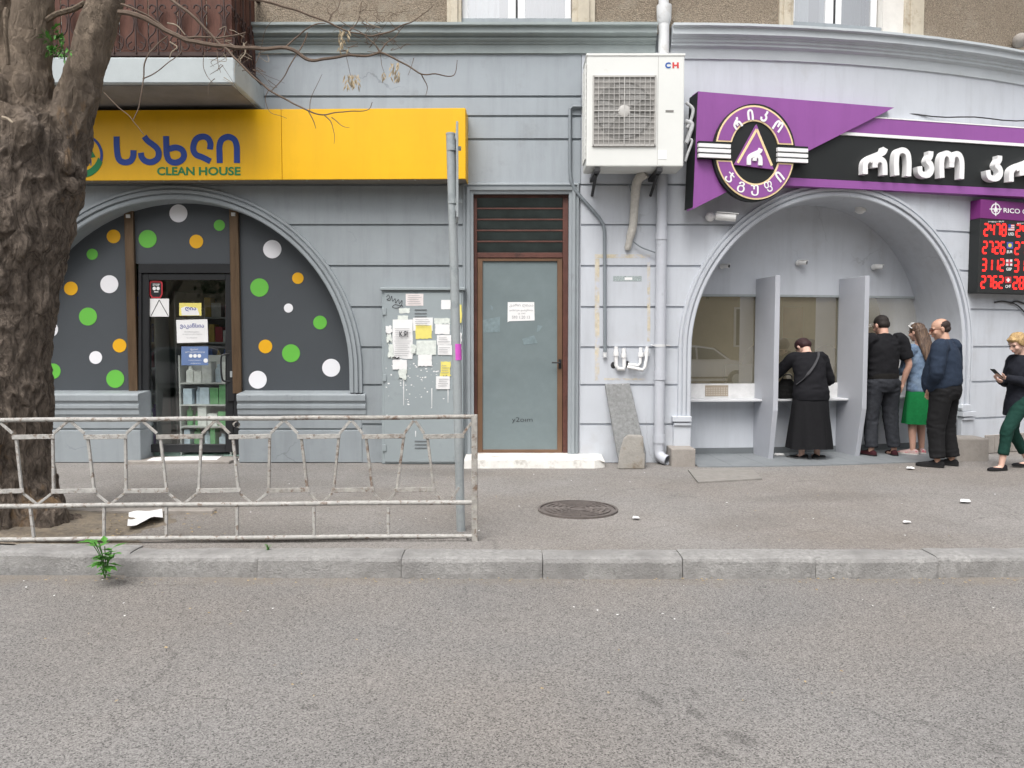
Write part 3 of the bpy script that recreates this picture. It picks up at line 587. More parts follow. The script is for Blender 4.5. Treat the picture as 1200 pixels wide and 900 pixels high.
# parapets under the panels, sills
for (a, c) in ((-10, 164), (279, 429)):
    x0, x1 = FL.tz(a, 500, .03)[0], FL.tz(c, 500, .03)[0]
    xe = A1.c + A1.a + MW - .022 if c == 429 else x1; m = MB(); m.bx(x0, xe, D - .023, D + .32, zy(503) + .01, zy(486)); m.bx(x0, xe, D - .026, D + .315, .0, zy(503) - .012); m.bx(x0 + .01, xe - .01, D - .005, D + .2, zy(503) - .02, zy(503) + .02); m.bx(x0 + .004, xe - .004, D - .012, D + .30, zy(487), zy(460.5)); m.build('parapet', GREY, BLD, bevel=.006)
    m = MB(); pr = [(.03, zy(487)), (.04, zy(485)), (.04, zy(480)), (.056, zy(478)), (.056, zy(474.5)), (.04, zy(473.5)), (.04, zy(471.5)), (.065, zy(469)), (.065, zy(463)), (.055, zy(461.5)), (-.26, zy(459))]
    n = len(pr); vs = [Vector((x, D - o, z)) for x in (x0, x1) for (o, z) in pr]
    m.add(vs, [(j, j + 1, n + j + 1, n + j) for j in range(n - 1)] + [tuple(range(n)), tuple(range(n, 2 * n))[::-1]]); m.build('sill', GREY, BLD)
# shop door
dr = MB()
def doorbox(mb, x0, y0, x1, y1, o0, o1): return mb.rect(FL, x0, y0, x1, y1, o0, o1)
od = op - .02
for r in ((162, 320.2, 165.6, 533), (273.6, 320.2, 280, 533), (162, 309, 280, 320)): doorbox(dr, *r, od - .06, od + .05)
SD = dr.build('shop_door', BLACKAL, BLD, label='black framed glass shop door plastered with small notices', bevel=.004)
m = MB()
for r in ((166, 321, 174.3, 530), (264, 321, 273.3, 530), (174.4, 321, 263.9, 328), (174.4, 521, 263.9, 530)): doorbox(m, *r, od - .05, od + .03)
m.build('leaf_frame', BLACKAL, SD, bevel=.003)
m = MB(); q = [FL.tz(x, y, od) for x, y in ((174, 327), (264.5, 327), (264.5, 522), (174, 522))]; m.add([FL.pt(t, z, od) for t, z in q], [(0, 1, 2, 3)]); m.build('pane', SHOPG, SD)
m = MB(); m.tube(smooth_path([FL.pt(*FL.tz(x, y, od + .09), od + oo) for x, y, oo in ((271, 415, .03), (263, 415.5, .08), (259.5, 418, .09), (259, 431, .09), (260.5, 444, .09), (264, 447, .08), (272, 447, .03))], 4), .011, 8); m.build('handle', BLACKAL, SD, smooth=True)
m = MB(); doorbox(m, 266, 411, 275, 470, od + .032, od + .06); m.build('lock_plate', BLACKAL, SD, bevel=.004)
m = MB(); doorbox(m, 269.5, 435, 272, 442, od + .058, od + .07); m.build('lock', GALV, SD)
def sticker(parent, poly, mat, o, name='notice'):
    m = MB(); m.prism(FL, poly, o - .001, o); return m.build(name, mat, parent)
def rc(x0, y0, x1, y1): return [(x0, y0), (x1, y0), (x1, y1), (x0, y1)]
o1 = od + .006
sticker(SD, [(176, 329), (189, 329), (190.5, 332), (190.5, 345), (188, 349.5), (178, 349.5), (175.5, 346), (175, 332)], REDK, o1)
sticker(SD, [(177.5, 331), (187.8, 331), (189, 333), (189, 344), (187, 347.8), (179, 347.8), (177, 345), (176.6, 333)], BLACKAL, o1 + .001)
m = MB(); put_text(m, FL, 'STOP', 179, 332.5, 187, 335, o1 + .003, .02)
for cx in (180.8, 185.2): m.prism(FL, [(cx + 2 * cos(i * pi / 6), 338 + 2.2 * sin(i * pi / 6)) for i in range(12)], o1, o1 + .003)
m.rect(FL, 180.5, 341.5, 185.5, 342.5, o1, o1 + .003); m.build('print', SWHITE, SD)
sticker(SD, rc(175.5, 350, 198, 371), PAPER, o1)
m = MB()
for a, c in (((177, 370), (186.5, 351.5)), ((186.5, 351.5), (197, 370))): stroke(m, FL, [FL.tz(*a, o1 + .002), FL.tz(*c, o1 + .002)], .008, o1 + .0005, o1 + .002, curve=False)
m.build('print', INK, SD)
sticker(SD, rc(210, 355, 236, 370), PAPERY, o1); sticker(SD, [(212, 361), (217, 359), (231, 361), (234, 369.5), (213, 369.5)], PAPER, o1 + .001)
m = MB(); put_text(m, FL, 'ღია', 217, 360, 230, 365, o1 + .003, .02); m.build('print', INKB, SD)
sticker(SD, [(206.5, 375), (243, 374), (244, 401), (207.5, 402)], PAPER, o1 + .002)
m = MB(); put_text(m, FL, 'ვაკანსია', 211, 379, 239, 385.5, o1 + .005, .01); m.build('print', INKB, SD)
m = MB(); put_text(m, FL, 'მიმღები', 216, 388, 233, 390, o1 + .005); put_text(m, FL, 'დაგვიკავშირდით', 214, 391, 237, 392.5, o1 + .005); put_text(m, FL, 'სახლი', 219, 395, 231, 397, o1 + .005); m.build('print', INKG, SD)
sticker(SD, rc(212.5, 406, 244, 428), BLUP, o1 + .001)
m = MB(); put_text(m, FL, 'ფასი', 223, 408, 232, 411, o1 + .003); m.build('print', SWHITE, SD); m = MB(); put_text(m, FL, 'ყოველდღე', 217, 412, 240, 413.5, o1 + .003); m.build('print', SWHITE, SD)
m = MB()
for cx in (223.5, 228.5, 233.5): m.prism(FL, [(cx + 2.2 * cos(i * pi / 6), 417 + 2.2 * sin(i * pi / 6)) for i in range(12)], o1, o1 + .003)
m.prism(FL, [(241 + 2.6 * cos(i * pi / 6), 422.5 + 2.6 * sin(i * pi / 6)) for i in range(12)], o1, o1 + .003)
m.build('print_dots', SWHITE, SD); m = MB(); put_text(m, FL, 'სახლისთვის', 221, 421.5, 236, 423, o1 + .003); m.build('print', SWHITE, SD); m = MB(); put_text(m, FL, 'აქცია', 223, 425, 235, 426.5, o1 + .003); m.build('print', SWHITE, SD)
# threshold and white mat
m = MB(); m.bx(xP(163, 520), xP(281, 520), D - .12, D + .30, -.03, .03); m.build('threshold', GUARD, BLD, bevel=.006)
m = MB(); a = [gnd(180, 536, .034), gnd(262, 533, .034), gnd(254, 538.5, .034), gnd(172, 539.5, .034)]
m.add([p for p in a] + [p - Vector((0, 0, .006)) for p in a], [(0, 1, 2, 3), (0, 4, 5, 1), (1, 5, 6, 2), (2, 6, 7, 3), (3, 7, 4, 0)]); solo(m, 'door_mat', PAPER, 'flat white mat on the threshold of the black glass shop door', 'mat')

# ---- middle door with louvred transom and surround
m = MB(); prof = [(0, -.12), (0, .03), (.035, .035), (.04, .055), (.075, .06), (.08, .035), (.095, .035), (.10, .05), (.115, .05), (.13, .022)]
xl, xr, zd = FL.tz(555, 400, .03)[0], FL.tz(666, 400, .03)[0], zy(227, .03)
P4 = [(xl, 0, -1, 0), (xl, zd, -1, 1), (xr, zd, 1, 1), (xr, 0, 1, 0)]
vs = [Vector((x + nx * r, D - o, z + nz_ * r)) for (x, z, nx, nz_) in P4 for (r, o) in prof]; n = len(prof)
m.add(vs, [(i * n + j, i * n + j + 1, (i + 1) * n + j + 1, (i + 1) * n + j) for i in range(3) for j in range(n - 1)]); m.build('door_surround', GREY, BLD)
on = -.05
m = MB()
for r in ((553.5, 231.6, 559, 533), (659.5, 231.6, 666, 533), (553.5, 228, 666, 231.5), (559.1, 296, 659.4, 302)): m.rect(FL, *r, on - .05, on + .015)
MD = m.build('metal_door', RUSTFR, BLD, label='red-brown metal door with frosted pane and louvred transom', bevel=.004)
m = MB()
for r in ((559.5, 302.5, 565.5, 531), (653, 302.5, 659, 531), (565.5, 302.5, 653, 306), (565.5, 527, 653, 531)): m.rect(FL, *r, on - .04, on + .004)
m.build('leaf_frame', BROWNAL, MD, bevel=.004)
m = MB(); m.rect(FL, 565, 305.5, 653.5, 527.5, on - .03, on - .018); m.build('pane', FROST, MD)
for i in range(5):
    y0 = 232 + i * 12.9; a = FL.tz(559, y0, on)[1]; c = FL.tz(559, y0 + 12.5, on)[1]; x0, x1 = FL.tz(559, 260, on)[0], FL.tz(660, 260, on)[0]
    m = MB(); m.add([(x0, D - on + .0, a), (x1, D - on + .0, a), (x1, D - on + .045, c), (x0, D - on + .045, c), (x0, D - on + .005, a), (x1, D - on + .005, a), (x1, D - on + .05, c), (x0, D - on + .05, c)], [(0, 1, 2, 3), (4, 7, 6, 5), (0, 4, 5, 1), (2, 6, 7, 3)]); m.build('louvre', LOUV, MD)
    if i:
        m = MB(); m.rect(FL, 558.5, y0 - 1.6, 660.5, y0 + .3, on - .03, on + .006); m.build('louvre_bar', RUSTFR, MD, bevel=.002)
m = MB(); m.bx(xl, xr, D - on + .06, D - on + .08, 0, zd); m.build('dark_backing', DARK, MD)
m = MB(); q = FL.pt(*FL.tz(656, 425, on + .02), on + .01)
m.tube([q, q + Vector((0, -.05, 0))], .012, 8); m.tube([q + Vector((0, -.05, 0)), q + Vector((-.1, -.05, .002))], .009, 8); m.build('handle', BLACKAL, MD, smooth=True)
m = MB(); m.rect(FL, 654.5, 421, 658, 432, on + .003, on + .012); m.build('lock_plate', BLACKAL, MD)
oo = on - .016
sticker(MD, [(595, 354), (626, 354), (626.5, 375.5), (596.5, 376.5), (594.8, 377.8)], PAPER, oo)
m = MB(); put_text(m, FL, 'კარი ღიაა', 597, 356, 625, 360, oo + .002); put_text(m, FL, 'გთხოვთ დახუროთ', 597, 362.5, 624.5, 365, oo + .002); put_text(m, FL, 'ტ. 593', 607, 366.5, 615.5, 368.5, oo + .002); put_text(m, FL, '593 1.20 13', 600, 370, 621, 373.5, oo + .002); m.build('print', INKG, MD)
m = MB(); put_text(m, FL, 'y2oım', 600, 489, 624, 496, oo + .002, -.01); m.build('scribble', INK, MD)
for (a, pol) in enumerate(([(565.5, 375), (586, 371), (586, 389), (566, 390)], [(575, 357), (578, 360), (577, 364), (575, 362)], [(630, 381), (636, 382), (632, 388), (629, 389)], [(612, 397), (626, 393), (630, 402), (614, 404)])):
    sticker(MD, pol, M('pale_smear', (.19, .245, .26), .4, .2, 20), oo - .0005 + a * .0002, 'smear')
# white step
m = MB(); a0 = gnd(541, 556); a1 = gnd(716, 557); z = .115
vs = []; n = 26
for i in range(n + 1):
    t = i / n; x = a0.x + (a1.x - a0.x) * t; e = mnoise.noise(Vector((x * 6, 0, 5))) * .012
    ch = .07 * max(0, (t - .93) / .07)
    for (y, zz) in ((8.88 + e + ch, -.02), (8.90 + e + ch, .085 + e * .6 - ch * .6), (8.93 + e, .10 + e * .4 - ch * .6), (9.36, .108)): vs.append((x + (.0 if zz > 0 else 0), y, zz))
m.add(vs, [(i * 4 + j, i * 4 + j + 1, i * 4 + j + 5, i * 4 + j + 4) for i in range(n) for j in range(3)] + [(0, 1, 2, 3), tuple(n * 4 + j for j in (3, 2, 1, 0))]); m.build('doorstep', WSTEP, BLD)

# ---- cashier front in the right arch
ob = -DEP2
sl_, sr_ = A2.c - A2.a - .05, A2.c + A2.a + .05
zwt, zwb, zsh = sz(850, 346, ob)[1], sz(850, 449.5, ob)[1], sz(850, 465, ob)[1]
m = MB(); patch(m, sl_, sr_, 0, zwb, ob, ob - .12, 1, 16); m.build('booth_wall', LILAC, BLD)
m = MB()
vs = []; n = 40
for i in range(n + 1):
    s = sl_ + (sr_ - sl_) * i / n; vs += [W(s, ob, zwt), W(s, ob, max(A2.top(s, .03), zwt + .02))]
m.add(vs, [(2 * i, 2 * i + 2, 2 * i + 3, 2 * i + 1) for i in range(n)]); m.build('booth_wall', LILAC, BLD)
m = MB(); patch(m, sl_, sr_, 0, .085, ob + .012, ob, 1, 16); m.build('skirting', SKIRT, BLD)
m = MB(); patch(m, sl_, sr_, zwt - .015, zwt + .012, ob + .012, ob - .06, 1, 16); m.build('window_head', GALV, BLD)
sp1, sp2 = sz(884, 430, ob)[0], sz(981, 430, ob)[0]
m = MB()
for s in (sp1 + .05, sp2 + .05): patch(m, s - .03, s + .03, zwb, zwt, ob + .005, ob - .06)
m.build('window_post', GALV, BLD)
for (a, c) in ((sl_, sp1 + .02), (sp1 + .08, sp2 + .02), (sp2 + .08, sr_)):
    m = MB(); k = 1; vs = [W(a + (c - a) * i / k, ob - .03, z) for i in range(k + 1) for z in (zwb - .01, zwt)]
    m.add(vs, [(2 * i, 2 * i + 2, 2 * i + 3, 2 * i + 1) for i in range(k)]); cw = m.build('cashier_window', KASSA, BLD)
    m = MB(); patch(m, a, c, zsh - .02, zwb, ob + .02, ob - .05, 1, 5); tr = m.build('counter_upstand', M('white_marble', (.66, .66, .66), .4, .12, 8), BLD, bevel=.003)
    m = MB(); patch(m, a - .0, min(c, sr_ - .08) - .01, zsh - .045, zsh - .018, ob + .25, ob, 1, 5); m.build('counter_shelf', M('pale_shelf', (.60, .61, .63), .4, .05), BLD, bevel=.004)
    m = MB(); mid = a + (c - a) * .52
    m2 = MB(); patch(m2, mid - .17, mid + .15, zsh + .01, zwb - .02, ob + .026, ob + .019); m2.build('speak_grille', M('brown_grille', (.33, .28, .22), .5, .2, 60), tr)
    for i in range(9):
        for j in range(4): q = W(mid - .15 + i * .035, ob + .027, zsh + .03 + j * .028); m.bx(q.x - .008, q.x + .008, q.y - .002, q.y + .002, q.z - .008, q.z + .008)
    m.build('grille_holes', M('grille_hole', (.55, .50, .44), .5, .1), tr)
for i, s in enumerate((sp1, sp2)):
    zt_ = sz((882, 981)[i], 327, ob)[1]; zk = .62; of = (-.06, -.10)[i]
    pl = [(ob, -.0), (of - .11, -.0), (of, zk), (of, zt_ + .0), (ob, zt_)]
    m = MB(); n = len(pl); vs = [W(s + ds, o, z) for ds in (.0, .065) for (o, z) in pl]
    m.add(vs, [tuple(range(n)), tuple(range(n, 2 * n))[::-1]] + [(j, (j + 1) % n, n + (j + 1) % n, n + j) for j in range(n)]); m.build('booth_partition', M('partition_grey%d' % i, (.42, .435, .475), .5, .05, 2), BLD, bevel=.004)
# tiled floor of the booth
nt_ = 0
for r in range(3):
    k = 0; s = A2.c - A2.a + .02
    while s < A2.c + A2.a - .05:
        e = min(s + .395, A2.c + A2.a - .02); m = MB(); o0 = ob + .005 + r * .33; o1_ = o0 + .325
        vs = [W(s, o0, .008), W(e, o0, .008), W(e, o1_, .006), W(s, o1_, .006)]; dz = Vector((0, 0, .03)); m.add(vs + [v - dz for v in vs], [(0, 1, 2, 3), (0, 4, 5, 1), (1, 5, 6, 2), (2, 6, 7, 3), (3, 7, 4, 0)])
        m.build('floor_tile', TILE, BLD); s = e + .005
# base pilasters of the right arch with caps
for (a, c) in ((sx(788, 500), A2.c - A2.a), (A2.c + A2.a, A2.c + A2.a + .2)):
    m = MB(); patch(m, a, c, 0, zy(497), .06, -.3); m.build('pilaster', LILAC, BLD, bevel=.005)
    m = MB(); patch(m, a - .02, c + .0, zy(493.5), zy(487), .10, -.0); patch(m, a, c, zy(498), zy(494.5), .085, -.0); m.build('pilaster_cap', LILAC, BLD, bevel=.006)
# tiled base course right of the arch
s = A2.c + A2.a + .45
while s < 8.6:
    m = MB(); patch(m, s, s + .16, 0, .24, .045, 0, 1, 1); m.build('base_tile', GUARD, BLD, bevel=.004); s += .168

# ---- balcony, part of the building
xb1 = at(275, 98, 8.3).x; zb = at(275, 98, 8.3).z; zb1 = at(275, 67, 8.3).z; xb0 = -6.2
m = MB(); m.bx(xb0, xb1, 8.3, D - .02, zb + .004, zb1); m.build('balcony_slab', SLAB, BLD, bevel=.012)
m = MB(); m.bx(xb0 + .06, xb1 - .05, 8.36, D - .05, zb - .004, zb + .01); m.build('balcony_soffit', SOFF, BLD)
BAL = MB(); BAL.bx(xb0, xb1 - .03, 8.34, 8.38, zb1 + .03, zb1 + .07); BAL.bx(xb1 - .07, xb1 - .03, 8.36, D, zb1 + .03, zb1 + .07); BAL.bx(xb0, xb1 - .03, 8.34, 8.38, zb1 + .98, zb1 + 1.02); BAL.bx(xb1 - .07, xb1 - .03, 8.36, D, zb1 + .98, zb1 + 1.02)
BR = BAL.build('balcony_railing', SCROLL, BLD, label='rust-brown balcony railing with wrought scrolls over sheet metal strips')
x = xb0; k = 0
while x < xb1 - .08:
    ww = .155; m = MB(); m.bx(x, min(x + ww - .006, xb1 - .05), 8.39 + (k % 2) * .012, 8.405 + (k % 2) * .012, zb1 + .01, zb1 + 1.0); m.build('railing_strip', RAILM, BR); x += ww; k += 1
y = 8.42; k = 0
while y < D - .1:
    m = MB(); m.bx(xb1 - .09 - (k % 2) * .012, xb1 - .075 - (k % 2) * .012, y, y + .075, zb1 + .0, zb1 + 1.0); m.build('railing_strip', RAILM, BR); y += .085; k += 1
def scroll(P0, ux, zz, r, flip):
    out = []
    for i in range(15):
        t = i / 14; a = pi * .5 + 1.55 * pi * t * flip; rr = r * (1 - .55 * t)
        out.append(P0 + ux * (rr * cos(a) * 1.0) + Vector((0, 0, zz * rr * sin(a))))
    return out
scr = []
x = xb0 + .1
while x < xb1 - .1:
    scr.append((Vector((x, 8.335, 0)), Vector((1, 0, 0)))); x += .235
y = 8.5
while y < D - .1:
    scr.append((Vector((xb1 - .045, y, 0)), Vector((0, 1, 0)))); y += .235
for (p, ux) in scr:
    m = MB(); base = p + Vector((0, 0, zb1))
    m.tube([base + Vector((0, 0, .05)), base + Vector((0, 0, 1.0))], .009, 6)
    for sg in (-1, 1):
        c = base + ux * (.045 * sg) + Vector((0, 0, .12)); m.tube(scroll(c, ux * sg, 1, .05, -1) , .008, 5)
        m.tube(smooth_path([base + ux * (.095 * sg) + Vector((0, 0, .12)), base + ux * (.10 * sg) + Vector((0, 0, .2)), base + ux * (.03 * sg) + Vector((0, 0, .28)), base + ux * (.012 * sg) + Vector((0, 0, .4))], 4), .008, 5)
        c = base + ux * (.06 * sg) + Vector((0, 0, .52)); m.tube(scroll(c, ux * sg, -1, .05, 1), .009, 5)
        m.tube(smooth_path([base + ux * (.012 * sg) + Vector((0, 0, .36)), base + ux * (.02 * sg) + Vector((0, 0, .42)), base + ux * (.055 * sg) + Vector((0, 0, .47))], 4), .008, 5)
    m.build('railing_scroll', SCROLL, BR)
# rooms behind the glass: shop and exchange
SHOPW = M('shop_wall_green', (.30, .42, .37), .8, .05); KHAKI = M('cash_room_wall', (.72, .63, .44), .8, .06, 2); WHITEC = M('room_ceiling', (.7, .7, .68), .8, .03)
m = MB(); x0, x1, y0, y1, z1 = -5.6, -2.0, D + .36, D + 3.4, 2.9
m.add([(x0, y0, .0), (x1, y0, 0), (x1, y1, 0), (x0, y1, 0), (x0, y0, z1), (x1, y0, z1), (x1, y1, z1), (x0, y1, z1)], [(2, 3, 7, 6), (0, 3, 7, 4), (1, 2, 6, 5), (4, 5, 6, 7), (0, 1, 2, 3)]); m.build('shop_room', SHOPW, BLD)
m = MB(); x0, x1, y0, y1, z1 = 1.7, 6.9, D + 1.15, D + 3.6, 2.9
m.add([(x0, 9.97, .0), (x1, 10.7, 0), (x1, y1, 0), (x0, y1, 0), (x0, 9.97, z1), (x1, 10.7, z1), (x1, y1, z1), (x0, y1, z1)], [(2, 3, 7, 6), (0, 3, 7, 4), (1, 2, 6, 5), (4, 5, 6, 7), (0, 1, 2, 3)]); m.build('cash_room', KHAKI, BLD)
# ------------------------------------------------------------------ yellow shop sign
YP = Plane(0, 8.93, -1.2)
def ring_pts(cx, cy, rx, ry, a0, a1, n): return [(cx + rx * cos(radians(a0 + (a1 - a0) * i / n)), cy + ry * sin(radians(a0 + (a1 - a0) * i / n))) for i in range(n + 1)]
YS = thing('shop_sign', 'long yellow shop sign with blue Georgian letters over the polka-dot shopfront', 'sign', YP.pt(-3.5, 3.5, -.2))
t0, t1, tS = -7.2, YP.tz(545.5, 170)[0], YP.tz(330, 170)[0]; zA, zB_ = YP.tz(545, 126.5)[1], YP.tz(545, 209.5)[1]
for (a, c) in ((t0, tS - .002), (tS + .002, t1)):
    m = MB(); m.prism(YP, [(a, zA), (c, zA), (c, zB_), (a, zB_)], -.03, 0, px=False); m.build('face_panel', YEL, YS, bevel=.003)
m = MB(); m.prism(YP, [(t0 + .02, zA - .02), (t1 - .004, zA - .02), (t1 - .004, zB_ + .012), (t0 + .02, zB_ + .012)], -.36, -.031, px=False); m.build('box', YELEDGE, YS)
m = MB(); m.prism(YP, [(t1 - .003, zA - .001), (t1 + .004, zA - .001), (t1 + .004, zB_), (t1 - .003, zB_)], -.34, -.032, px=False); m.build('side_panel', YEL, YS)
t = t0 + .2
while t < t1 - .05:
    m = MB(); m.ell(YP.pt(t, zB_ + .004, -.06), (.012, .012, .012), nu=8, nv=6); m.build('bolt', GALV, YS); t += .42
LET = [[(136.5, 160), (136.8, 172), (138, 183), (141, 188.5), (147, 190.3), (153, 188.5), (156, 183), (156.3, 176)],
       [(169, 160), (173, 165), (179, 169.5), (184, 174), (186, 180), (184, 186.5), (177, 190), (170, 188.5), (166, 184), (165, 179)],
       [[(194.5, 159.5), (194.8, 170), (195.5, 182), (199, 188.6), (206, 190.5), (213, 187.5), (215.6, 181.5), (213, 175.5), (206, 172.8), (198, 174.5)]],
       [(246, 175), (246.5, 168), (243.5, 162), (237.5, 160), (230.5, 162.5), (227, 169), (226.6, 176), (230, 181.5), (237, 184.2), (246.5, 189)],
       [(257.5, 191), (257.2, 180), (257.2, 171), (260, 163.6), (267.3, 160.3), (274.5, 163.6), (277.3, 171), (277.6, 180), (277.7, 191)]]
for i, L in enumerate(LET):
    m = MB(); L = L[0] if isinstance(L[0], list) else L
    stroke(m, YP, [YP.tz(a, b, .004) for a, b in L], .068, -.001, .006); m.build('letter', BLUE, YS)
for (wd_, xa, xb) in (('CLEAN', 184, 228), ('HOUSE', 233, 282)): m = MB(); put_text(m, YP, wd_, xa, 195.5, xb, 205.5, .004, .03); m.build('lettering', GRN, YS)
m = MB(); stroke(m, YP, [YP.tz(a, b, .004) for a, b in ring_pts(97, 182, 22, 23, -150, 95, 20)], .03, -.001, .005); m.build('emblem_ring', BLUE, YS)
m = MB(); m.prism(YP, ring_pts(97, 182, 24, 26, 18, 130, 16) + ring_pts(94, 177, 22, 24, 130, 18, 16), -.001, .006); m.build('emblem_swoosh', GRN, YS)
m = MB(); m.prism(YP, [(101, 186), (102, 171), (106, 173), (112, 184)], -.001, .004); m.build('emblem_roof', GRN, YS)
m = MB(); m.rect(YP, 102.5, 187, 104, 194, -.001, .004); m.rect(YP, 106, 186, 107, 194, -.001, .004); m.build('emblem_wall', BLUE, YS)

# ------------------------------------------------------------------ purple exchange sign
PP = Plane(2.25, 8.94, 12.2)
PS = thing('exchange_sign', 'purple and black exchange sign with round emblem and white raised letters', 'sign', PP.pt(2, 3.2, -.2))
m = MB(); m.prism(PP, [(818, 107), (1048, 126), (812, 245)], -.16, 0); m.build('purple_panel', PURP, PS)
m = MB(); c = [PP.tz(*q, -.004) for q in ((818, 107), (1048, 126), (812, 245))]; m.prism(PP, [(c[0][0] - .004, c[0][1] - .01), (c[1][0] - .05, c[1][1] - .012), (c[2][0] - .003, c[2][1] + .02)], -.22, -.004, px=False); m.build('panel_box', SBLACK, PS)
tl, tr_ = PP.tz(868, 200, -.03)[0], PP.tz(1330, 200, -.03)[0]
def bar(name, y0, y1, oo, mat, t0=None, d=.13):
    za, zb2 = PP.tz(1200, y0, oo)[1], PP.tz(1200, y1, oo)[1]
    m = MB(); m.prism(PP, [(t0 if t0 else tl, za), (tr_, za), (tr_, zb2), (t0 if t0 else tl, zb2)], oo - d, oo, px=False); m.build(name, mat, PS)
tm = PP.tz(985, 160, -.03)[0]
bar('upper_strip', 150.5, 168, -.035, PURP, tm); bar('white_strip', 168.2, 171.5, -.03, SWHITE, tm); bar('top_strip', 149, 150.3, -.03, SWHITE, tm)
bar('black_band', 171.8, 221.6, -.05, SBLACK); bar('lower_strip', 221.8, 230.5, -.032, PURP)
m = MB(); a = PP.tz(1050, 128)[0]
m.tube([PP.pt(a + .2 * i, PP.tz(1048, 128)[1] - .005 + .012 * sin(i * 1.3), -.15 + .01 * i) for i in range(14)], .008, 6); m.build('cable', DARK, PS)
UN = {'k': [[(.76, 1.0), (.74, .82), (.62, .62), (.76, .48), (.80, .28), (.66, .09), (.42, .06), (.22, .14), (.17, .38)]],
      'r': [[(.90, 1.0), (.82, .84), (.58, .72), (.30, .58), (.15, .40), (.13, .0)], [(.30, .50), (.40, .56), (.49, .48), (.50, .26)], [(.50, .42), (.58, .54), (.72, .57), (.84, .47), (.87, .25), (.87, .0)]],
      'i': [[(.21, 0), (.19, .5), (.26, .84), (.5, .95), (.74, .84), (.81, .5), (.79, 0)]],
      'o': [[(.13, 0), (.12, .6), (.19, .86), (.32, .93), (.45, .85), (.5, .62), (.5, .42)], [(.5, .60), (.55, .85), (.68, .93), (.81, .86), (.88, .6), (.87, 0)]]}
def unit_letter(P, ch, x0, y0, x1, y1, o0, o1, wd, mat, parent, skew=0.0):
    c = [Vector(P.tz(a, b, o1)) for a, b in ((x0, y0), (x1, y0 + skew), (x1, y1 + skew), (x0, y1))]
    m = MB()
    for k, st in enumerate(UN[ch]):
        stroke(m, P, [tuple(c[3].lerp(c[2], a).lerp(c[0].lerp(c[1], a), b)) for a, b in st], wd, o0, o1 + .0015 * k)
    return m.build('letter', mat, parent)
for (ch, x0, y0, x1, y1) in (('r', 1010, 172, 1041, 203.5), ('i', 1046, 173.5, 1070, 205), ('k', 1074, 175.8, 1096.5, 206), ('o', 1100, 177, 1131, 208), ('k', 1154, 181, 1177.5, 210), ('r', 1181, 182.5, 1214, 212.5)):
    unit_letter(PP, ch, x0, y0, x1, y1, -.05, .03, .068, SWHITE, PS, 1.8)
# emblem
cx, cy = 884.7, 178.6
m = MB(); m.prism(PP, ring_pts(cx - .8, cy + .3, 48.2, 57.4, 0, 352.5, 47), -.02, .045); m.build('emblem_disc', SBLACK, PS)
def half(sign, rx, ry, ix, iy, o0, o1, name, mat, gapy, sk=.046):
    n = 26; P_ = []
    def ang(rx_, ry_): return math.degrees(math.asin(min(.95, gapy / ry_)))
    a0 = ang(rx, ry); b0 = ang(ix, iy)
    if sign < 0: out = ring_pts(cx, cy, rx, ry, 180 + a0, 360 - a0, n); inn = ring_pts(cx, cy, ix, iy, 360 - b0, 180 + b0, n)
    else: out = ring_pts(cx, cy, rx, ry, a0, 180 - a0, n); inn = ring_pts(cx, cy, ix, iy, 180 - b0, b0, n)
    m = MB(); m.prism(PP, [(x, y + (x - cx) * sk) for x, y in out + inn], o0, o1); m.build(name, mat, PS)
for sg in (-1, 1):
    half(sg, 46, 55.2, 28.3, 36.6, .0, .060, 'emblem_outline', CREAML, 11.0)
    half(sg, 44.4, 53.2, 30.0, 38.6, .0, .064, 'emblem_ring', PURP, 12.6)
for (x0, x1, ys) in ((819, 856.5, (167.5, 173.4, 179.6)), (911.5, 947, (172.6, 178.8, 184.9))):
    m = MB(); m.prism(PP, [(x0, ys[0] - 2.5), (x1, ys[0] - .8), (x1, ys[2] + 7), (x0, ys[2] + 6)], .0, .052); m.build('emblem_stripe_back', SBLACK, PS)
    for y in ys: m = MB(); m.prism(PP, [(x0, y), (x1, y + 1.7), (x1, y + 5.9), (x0, y + 4.2)], .05, .085); m.build('emblem_stripe', SWHITE, PS)
m = MB(); m.prism(PP, [(886.7, 145.8), (906.8, 198.5), (861, 192.8)], .04, .075); m.build('emblem_triangle', PURP, PS)
m = MB()
for a, c in (((886.9, 151.5), (864.5, 190.8)), ((886.9, 151.5), (904.6, 194))): stroke(m, PP, [PP.tz(*a, .078), PP.tz(*c, .078)], .028, .074, .0785, curve=False)
m.build('emblem_triangle_line', CREAML, PS)
unit_letter(PP, 'r', 875.5, 173.5, 893.5, 193, .074, .09, .05, SWHITE, PS, .8)
def ring_quad(x, y, rot, w2, h2):
    x = 810 + x / 6; y = 100 + y / 6; a = radians(rot); return [(x + dx * cos(a) - dy * sin(a), y + dx * sin(a) + dy * cos(a)) for dx, dy in ((-w2, -h2), (w2, -h2), (w2, h2), (-w2, h2))]
for (g_, x, y, rot, w2) in (('r', 320, 268, -33, 5.2), ('i', 417, 208, -6, 4), ('k', 515, 216, 14, 4.6), ('o', 612, 287, 33, 5.2), ('i', 622, 642, -38, 4)):
    c = [Vector(PP.tz(a, b, .069)) for a, b in ring_quad(x, y, rot, w2, 6.2)]; m = MB()
    for k, st in enumerate(UN[g_]): stroke(m, PP, [tuple(c[3].lerp(c[2], a).lerp(c[0].lerp(c[1], a), b)) for a, b in st], .024, .063, .069 + .001 * k)
    m.build('emblem_letter', SWHITE, PS)
